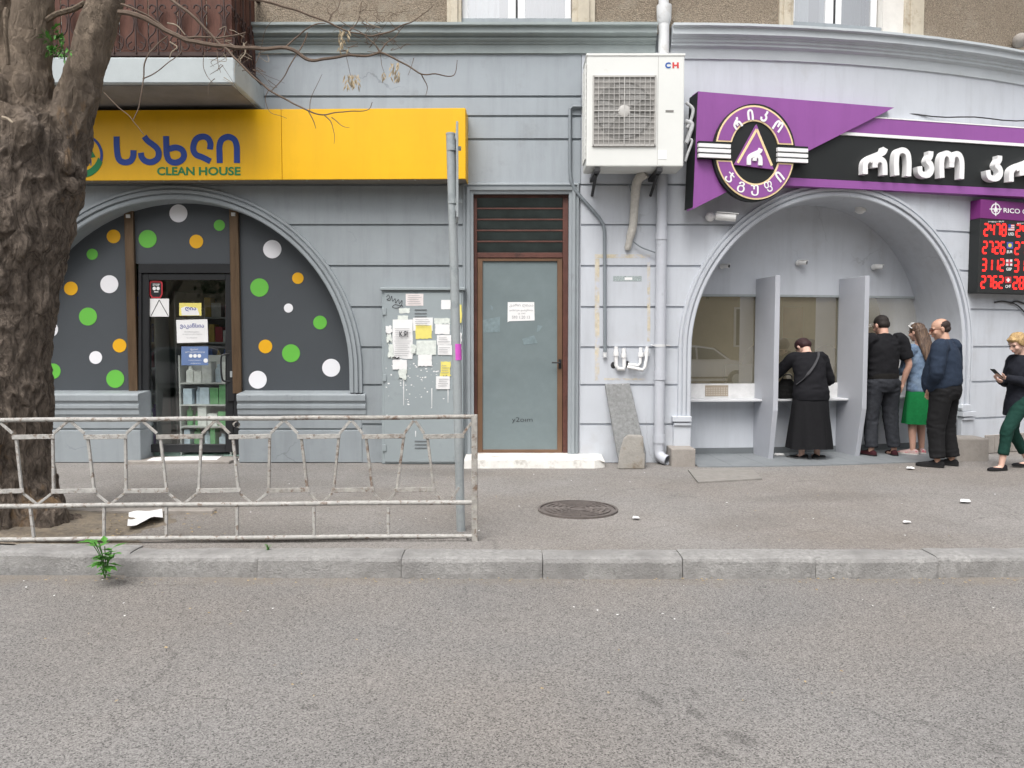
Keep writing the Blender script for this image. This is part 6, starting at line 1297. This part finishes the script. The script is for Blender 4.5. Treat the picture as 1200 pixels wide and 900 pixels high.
def hand(mb, w_, d, pn, curl, th=1, s=1.0):
    """palm, four fingers of unequal length bent at the knuckles, thumb from the palm's side"""
    d = Vector(d).normalized(); pn = (Vector(pn) - d * Vector(pn).dot(d)).normalized(); sd_ = d.cross(pn) * th
    rot = Matrix((sd_, d, pn)).transposed()
    mb.ell(w_ + d * .045 * s, (.040 * s, .052 * s, .019 * s), rot); mb.tube([w_ - d * .02, w_ + d * .03], [.026 * s, .027 * s], 10)
    for i, (L, x) in enumerate(((.070, .028), (.080, .010), (.074, -.009), (.056, -.027))):
        p = w_ + d * .085 * s + sd_ * x * s; pts = [p - d * .02 * s]; a = curl * .35; q = p
        for k, f_ in enumerate((.42, .33, .25)):
            dd = d * cos(a) - pn * -sin(a); pts.append(q); q = q + dd * L * f_ * s; a += curl * .6
        pts.append(q); mb.tube(pts, [.0095 * s, .0092 * s, .0086 * s, .0080 * s, .0068 * s], 8)
    p = w_ + d * .022 * s + sd_ * .030 * s; a1 = (d * .6 + sd_ * .7 + pn * .35).normalized(); a2 = (d * .9 + sd_ * .25 + pn * .4 * max(.2, curl)).normalized()
    mb.tube([p - a1 * .01, p + a1 * .03 * s, p + a1 * .03 * s + a2 * .032 * s, p + a1 * .03 * s + a2 * .05 * s], [.013 * s, .0115 * s, .010 * s, .008 * s], 8)
def head(mb, M4, s=1.0, fem=False):
    E = lambda c, r: mb.ell(M4 @ (Vector(c) * s), [q * s for q in r], M4.to_3x3())
    E((0, -.012, .035), (.076, .097, .083)); E((0, .022, -.03), (.063, .074, .082)); E((0, .030, -.078), (.046, .052, .036)); E((0, .060, -.098), (.024, .022, .018)); E((0, .070, .022), (.055, .026, .018))
    for sg in (-1, 1): E((sg * .077, -.008, -.008), (.010, .020, .031)); E((sg * .038, .066, -.028), (.024, .022, .022))
    mb.tube([M4 @ (Vector(p) * s) for p in ((0, .085, .015), (0, .100, -.008), (0, .113, -.026), (0, .098, -.036))], [.009 * s, .011 * s, .0145 * s, .012 * s], 8)
    E((0, .090, -.056), (.023, .010, .006)); E((0, .088, -.067), (.020, .011, .007))
def face_bits(par, M4, s, brow):
    for sg in (-1, 1):
        m = MB(); m.ell(M4 @ (Vector((sg * .030, .083, .003)) * s), [.013 * s, .009 * s, .008 * s], M4.to_3x3(), 10, 8); m.build('eye', EYEM, par, smooth=True)
        m = MB(); m.tube([M4 @ (Vector(p) * s) for p in ((sg * .014, .096, .026), (sg * .032, .094, .031), (sg * .048, .082, .026))], .0042 * s, 6); m.build('eyebrow', brow, par)
    m = MB(); m.ell(M4 @ (Vector((0, .0975, -.061)) * s), [.020 * s, .006 * s, .007 * s], M4.to_3x3(), 12, 8); m.build('lips', LIPM, par, smooth=True)
def shoe(par, ankle, ang, mat, sole, L=.27, sneaker=True, h=.085, low=False):
    a = radians(ang); f_ = Vector((-sin(a), cos(a), 0)); s = Vector((cos(a), sin(a), 0)); c = Vector((ankle.x, ankle.y, 0)); z0 = ankle.z - .085
    def pt(t, x, z): return c + f_ * (t * L - .075) + s * x + Vector((0, 0, z + z0))
    secs = [(0.0, .012, .05), (.05, .031, .07), (.2, .036, h), (.38, .038, h * (.98 if not low else .6)), (.55, .043, h * .72 if not low else h * .58), (.75, .047, h * .6), (.9, .038, h * .5), (1.0, .014, h * .32)]
    m = MB(); n = 12; vs = []
    for (t, w2, hh) in secs:
        for j in range(n):
            q = pi * j / (n - 1); vs.append(pt(t, w2 * cos(q), .018 + (hh - .018) * sin(q) ** .7))
    m.add(vs, [(i * n + j, i * n + j + 1, (i + 1) * n + j + 1, (i + 1) * n + j) for i in range(len(secs) - 1) for j in range(n - 1)] + [tuple(range(n)), tuple((len(secs) - 1) * n + j for j in range(n))[::-1]]); so = m.build('shoe', mat, par, smooth=True)
    m = MB(); k = len(secs); top = [pt(t, sg * (w2 + .004), zz) for zz in (.0, .022) for sg in (1, -1) for (t, w2, hh) in secs]
    fs = [(i, i + 1, 2 * k + i + 1, 2 * k + i) for i in range(k - 1)] + [(k + i, 3 * k + i, 3 * k + i + 1, k + i + 1) for i in range(k - 1)] + [(i, k + i, k + i + 1, i + 1) for i in range(k - 1)] + [(2 * k + i, 2 * k + i + 1, 3 * k + i + 1, 3 * k + i) for i in range(k - 1)] + [(0, 2 * k, 3 * k, k), (k - 1, 2 * k - 1, 4 * k - 1, 3 * k - 1)]
    m.add(top, fs); m.build('sole', sole, so)
def person(label, loc, yaw, H_):
    P = thing('person', label, 'person', loc); P.rotation_euler = (0, 0, radians(yaw)); k = H_ / 1.75; P.scale = (k, k, k); ORG[P.name] = Vector((0, 0, 0)); return P
def HM(bd, yaw, pitch, roll=0, z=1.635, dy=.02):
    return Matrix.Translation(bd.B(0, dy, z)) @ Matrix.Rotation(radians(yaw), 4, 'Z') @ Matrix.Rotation(radians(-pitch), 4, 'X') @ Matrix.Rotation(radians(roll), 4, 'Y')
def skin_body(bd, M4, arms, legs, fem=False, hs=1.0, hands=True, curl=(.5, .5), pn=((1, 0, 0), (-1, 0, 0)), hd=None):
    m = MB(); head(m, M4, hs, fem); g_ = .9 if fem else 1
    m.tube([bd.B(0, -.02, 1.44), bd.B(0, -.012, 1.50), M4 @ Vector((0, -.025, -.045))], [.065 * g_, .056 * g_, .054 * g_], 14)
    torso(m, bd, [(.84, .10, .08, 0), (.95, .13, .09, 0), (1.1, .12, .08, 0), (1.3, .14, .09, 0), (1.42, .13, .07, -.01), (1.47, .07, .05, -.015)], 16)
    for i, (S, E_, Wr) in enumerate(arms):
        limb(m, [S, S.lerp(E_, .5), E_, E_.lerp(Wr, .45), Wr], [.045 * g_, .046 * g_, .038 * g_, .037 * g_, .026 * g_], 12)
        d = hd[i] if hd else (Wr - E_); hand(m, Wr, d, pn[i], curl[i], -1 if i == 0 else 1, .95 if fem else 1.03)
    for (Hp, Kn, An) in legs:
        limb(m, [Hp, Hp.lerp(Kn, .5), Kn, Kn.lerp(An, .35), An, An - Vector((0, -.02, .055))], [.080, .070, .052, .054, .034, .036], 14)
        m.tube([An - Vector((0, .01, .05)), An + Vector((0, .07, -.06)), An + Vector((0, .12, -.065))], [.032, .03, .022], 8)
    return remeshed(m, .0062, 2)
def trousers(legs, waist, rr, voxel=.011, disp=None, bd=None, zt=1.02):
    m = MB(); bd = bd or Body(); torso(m, bd, waist, 24)
    for (Hp, Kn, An), (r0, r1, r2, r3) in zip(legs, rr):
        limb(m, [Hp, Hp.lerp(Kn, .5), Kn, Kn.lerp(An, .5), An + V((0, 0, .02))], [r0, (r0 + r1) / 2, r1, r2, r3], 18)
    return remeshed(m, voxel, 4, disp)

# -- man in black T-shirt, back to the street
P = person('heavy-set man in black T-shirt and dark jeans standing at the right cashier window', V((at(1036, 400, 9.84).x, 9.84, 0)), 8, 1.83); bd = Body(4)
arms = [(V((-.20, .0, 1.42)), V((-.235, .14, 1.14)), V((-.14, .34, 1.10))), (V((.215, -.01, 1.42)), V((.305, -.05, 1.13)), V((.275, .02, .88)))]
legs = [(V((-.10, 0, .92)), V((-.13, .03, .49)), V((-.145, -.02, .085))), (V((.10, 0, .92)), V((.13, .03, .49)), V((.150, -.03, .085)))]
M4 = HM(bd, 10, 22, z=1.60, dy=.04)
skin_body(bd, M4, arms, legs, pn=((0, 0, -1), (-1, .2, 0)), curl=(.5, .55)).build('body', SKIN, P, smooth=True)
m = MB(); torso(m, bd, [(.90, .180, .135, .01), (.96, .192, .148, .012), (1.06, .190, .150, .015), (1.2, .195, .145, .01), (1.33, .205, .135, 0), (1.42, .185, .105, -.01), (1.475, .095, .072, -.018), (1.50, .062, .058, -.018)])
for i, (S, E_, Wr) in enumerate(arms): limb(m, [V((S.x * .62, S.y, 1.425)), S, S.lerp(E_, .5), S.lerp(E_, .78)], [.075, .082, .078, .076], 16)
remeshed(m, .011, 4, fold(.009, 7, 12)).build('t_shirt', cloth('black_jersey', (.011, .011, .013)), P, smooth=True)
trousers(legs, [(.80, .15, .125, 0), (.88, .183, .145, -.005), (.95, .186, .142, 0), (1.0, .178, .135, .005)], [(.118, .092, .080, .072)] * 2, disp=zfold(.008, (.48, .14, .85), .10), bd=bd).build('jeans', cloth('charcoal_denim', (.028, .030, .036), .3, c2=(.045, .048, .055), c2amt=.6, c2scale=5), P, smooth=True)
m = MB(); torso(m, bd, [(.955, .1905, .1465, 0), (.975, .1905, .1465, 0), (.995, .188, .145, .003)], 28); m.build('belt', cloth('black_belt', (.012, .011, .01)), P, smooth=True)
for (Hp, Kn, An), a in zip(legs, (12, -16)): shoe(P, An, a, cloth('dark_red_sneaker', (.045, .012, .016)), cloth('black_sole', (.015, .015, .015)), .30)
m = MB(); m.ell(M4 @ V((0, -.022, .048)), (.081, .096, .080), M4.to_3x3()); m.ell(M4 @ V((0, -.052, .0)), (.076, .062, .065), M4.to_3x3()); hr = remeshed(m, .007, 2, fold(.002, 40, 40)); hr.build('hair', M('dark_short_hair', (.018, .013, .011), .7, .3, 60, .5, 200), P, smooth=True); face_bits(P, M4, 1, INK)

# -- woman in black leaning to the counter
P = person('woman in black cardigan and long black skirt leaning to the middle cashier counter', gnd(948, 537), 4, 1.60); bd = Body(26); P.scale = (1.10, .99, .914)
arms = [(bd.B(-.165, 0, 1.40), V((-.31, .24, 1.14)), V((-.27, .46, 1.10))), (bd.B(.165, 0, 1.40), V((.29, .16, 1.05)), V((.16, .38, 1.06)))]
legs = [(V((-.08, 0, .92)), V((-.085, .02, .49)), V((-.10, -.03, .085))), (V((.08, 0, .92)), V((.085, .02, .49)), V((.085, -.02, .085)))]
M4 = HM(bd, 18, 48, z=1.585, dy=.05)
skin_body(bd, M4, arms, legs, True, pn=((0, 0, -1), (0, 0, -1))).build('body', SKINP, P, smooth=True)
m = MB(); torso(m, bd, [(.80, .200, .165, -.02), (.90, .205, .168, -.015), (1.0, .19, .155, 0), (1.12, .178, .145, .005), (1.28, .185, .13, 0), (1.39, .165, .105, -.005), (1.45, .085, .07, -.012)])
for i, (S, E_, Wr) in enumerate(arms): limb(m, [bd.B(S.x * .6, 0, 1.405), S, S.lerp(E_, .5), E_, E_.lerp(Wr, .5), Wr], [.07, .075, .07, .06, .052, .042], 16)
remeshed(m, .011, 4, fold(.010, 7, 11, 3)).build('cardigan', cloth('black_knit', (.0105, .0105, .013)), P, smooth=True)
m = MB(); n = 64; vs = []; lv = [(.92, .185, .15), (.8, .205, .17), (.6, .218, .19), (.4, .238, .215), (.15, .258, .24), (.15, .248, .23), (.5, .21, .19)]
for i, (z, rx, ry) in enumerate(lv):
    for j in range(n): a = 2 * pi * j / n; k = 1 + (.92 - z) * .075 * sin(a * 9 + z * 2) + (.92 - z) * .04 * sin(a * 4 + 1); vs.append((rx * k * cos(a), -.01 + ry * k * sin(a), z + (.008 * sin(a * 3) if i > 3 else 0)))
m.add(vs, [(i * n + j, i * n + (j + 1) % n, (i + 1) * n + (j + 1) % n, (i + 1) * n + j) for i in range(len(lv) - 1) for j in range(n)]); m.build('skirt', cloth('black_skirt_wool', (.010, .010, .0115)), P, smooth=True)
m = MB(); pts = [bd.B(.10, -.10, 1.43), bd.B(.06, -.142, 1.34), bd.B(-.02, -.158, 1.22), bd.B(-.12, -.14, 1.10), bd.B(-.19, -.06, 1.02)]; m.tube(smooth_path(pts, 5), [(.016, .006)] * 21, 8, side=(.7, 0, .7)); m.build('bag_strap', cloth('grey_strap', (.06, .06, .065)), P, smooth=True)
for (Hp, Kn, An), a in zip(legs, (42, -46)): shoe(P, An, a, cloth('black_flat', (.012, .012, .013)), cloth('grey_sole', (.12, .12, .12)), .25, low=True, h=.06)
m = MB(); m.ell(M4 @ V((0, -.018, .04)), (.084, .102, .086), M4.to_3x3()); m.ell(M4 @ V((0, -.055, .005)), (.078, .066, .07), M4.to_3x3()); remeshed(m, .007, 2, fold(.003, 30, 30)).build('hair', M('dark_auburn_hair', (.032, .010, .012), .55, .4, 60, .5, 200), P, smooth=True); face_bits(P, M4, 1, INK)
bz = zsh - .018; bp = W(sz(921, 465, ob + .15)[0], ob + .15, bz); m = MB()
m.tube([bp + V((0, 0, .0)), bp + V((0, 0, .04)), bp + V((0, 0, .16)), bp + V((.01, 0, .23)), bp + V((.01, 0, .25))], [(.12, .055), (.13, .065), (.115, .06), (.085, .04), (.05, .02)], 18, side=(1, 0, 0)); q = remeshed(m, .01, 2, fold(.008, 18, 18)); HB = solo(q, 'handbag', cloth('black_leather', (.012, .012, .012)), 'black handbag on the counter left of the leaning woman', 'handbag', smooth=True); ORG[HB.name] = HB.location.copy()
m = MB(); m.tube(smooth_path([bp + V((-.07, 0, .20)), bp + V((-.04, -.03, .30)), bp + V((.05, -.03, .30)), bp + V((.08, 0, .20))], 5), .008, 6); m.build('handle', DARK, HB, smooth=True)

# -- girl in denim jacket and green skirt
P = person('young woman with long brown hair in denim jacket and green skirt in the queue', V((at(1078, 400, 9.97).x, 9.97, 0)), 22, 1.70); bd = Body(4)
arms = [(V((-.155, 0, 1.40)), V((-.22, .06, 1.13)), V((-.16, .27, 1.06))), (V((.155, 0, 1.40)), V((.23, .03, 1.13)), V((.17, .24, 1.06)))]
legs = [(V((-.08, 0, .92)), V((-.075, .02, .49)), V((-.10, -.02, .085))), (V((.08, 0, .92)), V((.08, .02, .49)), V((.10, .01, .085)))]
M4 = HM(bd, 6, 8)
skin_body(bd, M4, arms, legs, True, pn=((0, 0, -1), (0, 0, -1))).build('body', SKIN, P, smooth=True)
m = MB(); torso(m, bd, [(.84, .165, .130, 0), (.88, .168, .132, 0), (1.0, .158, .125, 0), (1.12, .150, .12, 0), (1.28, .168, .118, 0), (1.38, .155, .095, -.005), (1.45, .075, .062, -.015)])
for i, (S, E_, Wr) in enumerate(arms): limb(m, [V((S.x * .6, 0, 1.405)), S, S.lerp(E_, .5), E_, E_.lerp(Wr, .5), Wr], [.066, .070, .064, .056, .05, .044], 16)
remeshed(m, .010, 4, fold(.009, 9, 13, 5)).build('denim_jacket', cloth('blue_denim', (.125, .18, .265), .3, c2=(.20, .265, .35), c2amt=.58, c2scale=6), P, smooth=True)
m = MB(); n = 56; vs = []; lv = [(.98, .135, .11), (.9, .160, .13), (.8, .170, .14), (.6, .185, .165), (.415, .198, .182), (.415, .19, .175), (.6, .175, .155)]
for i, (z, rx, ry) in enumerate(lv):
    for j in range(n): a = 2 * pi * j / n; k = 1 + (.98 - z) * .09 * sin(a * 8 + z * 3); vs.append((rx * k * cos(a), ry * k * sin(a), z))
m.add(vs, [(i * n + j, i * n + (j + 1) % n, (i + 1) * n + (j + 1) % n, (i + 1) * n + j) for i in range(len(lv) - 1) for j in range(n)]); m.build('skirt', cloth('green_skirt', (.008, .16, .045)), P, smooth=True)
for (Hp, Kn, An), a in zip(legs, (20, -22)): shoe(P, An, a, cloth('pink_white_sneaker', (.55, .40, .38), c2=(.55, .12, .16), c2amt=.58, c2scale=14, c2sharp=.02), cloth('white_sole', (.62, .60, .56)), .265)
m = MB(); E = lambda c, r: m.ell(M4 @ V(c), r, M4.to_3x3()); E((0, -.016, .042), (.088, .104, .088)); E((0, -.055, -.02), (.088, .070, .10))
hb = [M4 @ V((0, -.05, .02)), M4 @ V((.01, -.085, -.12)), bd.B(.03, -.125, 1.36), bd.B(.045, -.15, 1.22), bd.B(.05, -.155, 1.10)]; m.tube(smooth_path(hb, 5), [(r.x, r.y) for r in smooth_path([V((.085, .08, 0)), V((.105, .065, 0)), V((.105, .05, 0)), V((.08, .04, 0)), V((.03, .02, 0))], 5)], 18, side=(1, 0, 0))
def strand(v, n): return .006 * mnoise.noise(V((v.x * 60, v.y * 30, v.z * 4))) + .004 * mnoise.noise(V((v.x * 140, v.y * 60, v.z * 6)))
remeshed(m, .006, 2, strand).build('hair', M('long_brown_hair', (.085, .052, .036), .5, .5, 60, .6, 160, c2=(.17, .11, .07), c2amt=.58, c2scale=30, stretch=(1, 1, .08)), P, smooth=True); face_bits(P, M4, 1, INK)
m = MB(); m.tube([M4 @ V(p) for p in ((-.092, .0, .055), (-.07, .06, .098), (0, .085, .112), (.07, .06, .098), (.092, .0, .055))], .007, 6); m.tube([M4 @ V(p) for p in ((-.03, .045, .125), (.03, .045, .125))], .016, 8); m.build('sunglasses', CAMW, P, smooth=True)

# -- man in navy sweater, turned to the left
P = person('balding man with glasses in navy sweater and black trousers waiting in the queue', gnd(1105, 546), 42, 1.74); bd = Body(6)
arms = [(V((-.215, .0, 1.41)), V((-.29, .0, 1.12)), V((-.18, .10, .93))), (V((.215, 0, 1.41)), V((.30, .0, 1.12)), V((.18, .10, .93)))]
legs = [(V((-.10, 0, .92)), V((-.115, .05, .49)), V((-.13, .02, .085))), (V((.10, 0, .92)), V((.12, .02, .49)), V((.13, -.05, .085)))]
M4 = HM(bd, 34, 14, z=1.628, dy=.03)
skin_body(bd, M4, arms, legs, pn=((0, 0, -1), (0, 0, -1)), hs=1.04).build('body', SKINT, P, smooth=True)
m = MB(); torso(m, bd, [(.90, .205, .18, .025), (.94, .222, .205, .035), (1.02, .225, .215, .04), (1.14, .222, .20, .03), (1.28, .222, .168, .008), (1.38, .205, .135, -.005), (1.445, .125, .095, -.015), (1.50, .068, .064, -.018)])
for i, (S, E_, Wr) in enumerate(arms): limb(m, [V((S.x * .6, 0, 1.415)), S, S.lerp(E_, .5), E_, E_.lerp(Wr, .5), Wr], [.085, .092, .088, .075, .062, .048], 16)
remeshed(m, .011, 4, fold(.007, 6, 11, 8)).build('sweater', cloth('navy_knit', (.022, .033, .055)), P, smooth=True)
trousers(legs, [(.80, .155, .14, 0), (.88, .198, .172, .0), (.95, .21, .185, .02), (1.0, .20, .18, .03)], [(.128, .10, .088, .082)] * 2, disp=zfold(.008, (.5, .15, .85), .10), bd=bd).build('trousers', cloth('black_trousers', (.0125, .0125, .0135)), P, smooth=True)
for (Hp, Kn, An), a in zip(legs, (12, 2)): shoe(P, An, a, cloth('black_shoe', (.013, .013, .014), bump=.1), cloth('black_sole2', (.02, .02, .02)), .30)
m = MB(); E = lambda c, r: m.ell(M4 @ (V(c) * 1.04), [x * 1.04 for x in r], M4.to_3x3()); E((0, -.034, .034), (.083, .082, .066)); E((0, -.052, -.015), (.075, .060, .045))
remeshed(m, .006, 2, fold(.0015, 50, 50)).build('hair', M('dark_fringe_hair', (.028, .016, .013), .7, .3, 60, .5, 200), P, smooth=True); face_bits(P, M4, 1.04, INK)
m = MB(); G_ = lambda p: M4 @ (V(p) * 1.04)
for sg in (-1, 1):
    m.tube([G_((sg * .034 + .024 * cos(a), .101 - .004 * abs(cos(a)), .001 + .018 * sin(a))) for a in [2 * pi * i / 14 for i in range(15)]], .0028, 6); m.tube([G_((sg * .057, .096, .006)), G_((sg * .078, .06, .008)), G_((sg * .083, -.012, .006))], .003, 6)
m.tube([G_((-.01, .104, .004)), G_((.01, .104, .004))], .003, 6); m.build('glasses', M('red_brown_frames', (.16, .035, .015), .4, .1), P, smooth=True)

# -- woman with a phone, facing left
P = person('blonde woman in dark blazer and green trousers looking at her phone', gnd(1194, 549), 98, 1.555); bd = Body(5)
arms = [(V((-.165, 0, 1.40)), V((-.21, .03, 1.12)), V((-.055, .30, 1.19))), (V((.165, 0, 1.40)), V((.215, .04, 1.12)), V((.05, .27, 1.14)))]
legs = [(V((-.085, .02, .92)), V((-.09, .26, .53)), V((-.09, .33, .085))), (V((.085, 0, .92)), V((.09, .04, .50)), V((.09, -.20, .10)))]
M4 = HM(bd, 4, 26, z=1.63, dy=.045)
skin_body(bd, M4, arms, legs, True, pn=((.2, 0, 1), (-.5, 0, .8)), curl=(.9, .9), hd=[V((.25, .9, .35)), V((-.2, .9, .3))], hs=1.06).build('body', SKINP, P, smooth=True)
m = MB(); torso(m, bd, [(.69, .200, .178, .015), (.84, .192, .172, .012), (.98, .172, .150, .01), (1.1, .168, .145, .01), (1.27, .176, .142, .005), (1.38, .165, .11, -.005), (1.445, .092, .078, -.012), (1.475, .068, .064, -.014)])
for i, (S, E_, Wr) in enumerate(arms): limb(m, [V((S.x * .6, 0, 1.405)), S, S.lerp(E_, .5), E_, E_.lerp(Wr, .5), E_.lerp(Wr, .95)], [.07, .076, .07, .062, .055, .047], 16)
remeshed(m, .010, 4, fold(.009, 7, 10, 2)).build('blazer', cloth('navy_black_blazer', (.014, .0155, .022)), P, smooth=True)
lt = [(a, b, c + (b - c) * .22) for a, b, c in legs]
trousers(lt, [(.80, .14, .12, 0), (.88, .172, .145, 0), (.95, .172, .14, 0), (1.0, .15, .125, .005)], [(.102, .078, .066, .062)] * 2, disp=zfold(.008, (.5, .2, .8), .09), bd=bd).build('trousers', cloth('dark_green_trousers', (.010, .042, .032)), P, smooth=True)
for (Hp, Kn, An), a in zip(legs, (2, -8)): shoe(P, An, a, cloth('black_loafer', (.013, .012, .015), bump=.1), cloth('black_sole3', (.02, .02, .02)), .27, low=True, h=.07)
m = MB(); E = lambda c, r: m.ell(M4 @ (V(c) * 1.06), [x * 1.06 for x in r], M4.to_3x3()); E((0, -.022, .052), (.088, .10, .084)); E((0, -.065, .0), (.088, .062, .085)); E((0, .058, .082), (.062, .042, .030))
for sg in (-1, 1): E((sg * .075, -.004, .03), (.022, .05, .055))
def tuft(v, n): return .009 * mnoise.noise(V((v.x * 28, v.y * 28, v.z * 18))) + .005 * mnoise.noise(v * 90)
remeshed(m, .006, 1, tuft).build('hair', M('blonde_short_hair', (.46, .31, .14), .55, .4, 70, .6, 160, c2=(.26, .16, .07), c2amt=.55, c2scale=26), P, smooth=True); face_bits(P, M4, 1.06, TWIG)
mw = Matrix.LocRotScale(P.location, P.rotation_euler, P.scale); ph = mw @ V((-.035, .40, 1.245)); fw = (mw.to_3x3() @ V((0, 1, 0))).normalized()
ups = (fw * .75 + V((0, 0, .65))).normalized(); sd2 = fw.cross(V((0, 0, 1))).normalized(); nn = sd2.cross(ups); rot = Matrix((sd2, ups, nn)).transposed().to_4x4(); m = MB(); m.bx(-.036, .036, -.075, .075, -.004, .004, Matrix.Translation(ph) @ rot); solo(m, 'mobile_phone', BLACKAL, 'dark mobile phone held by the blonde woman', 'phone', bevel=.003)
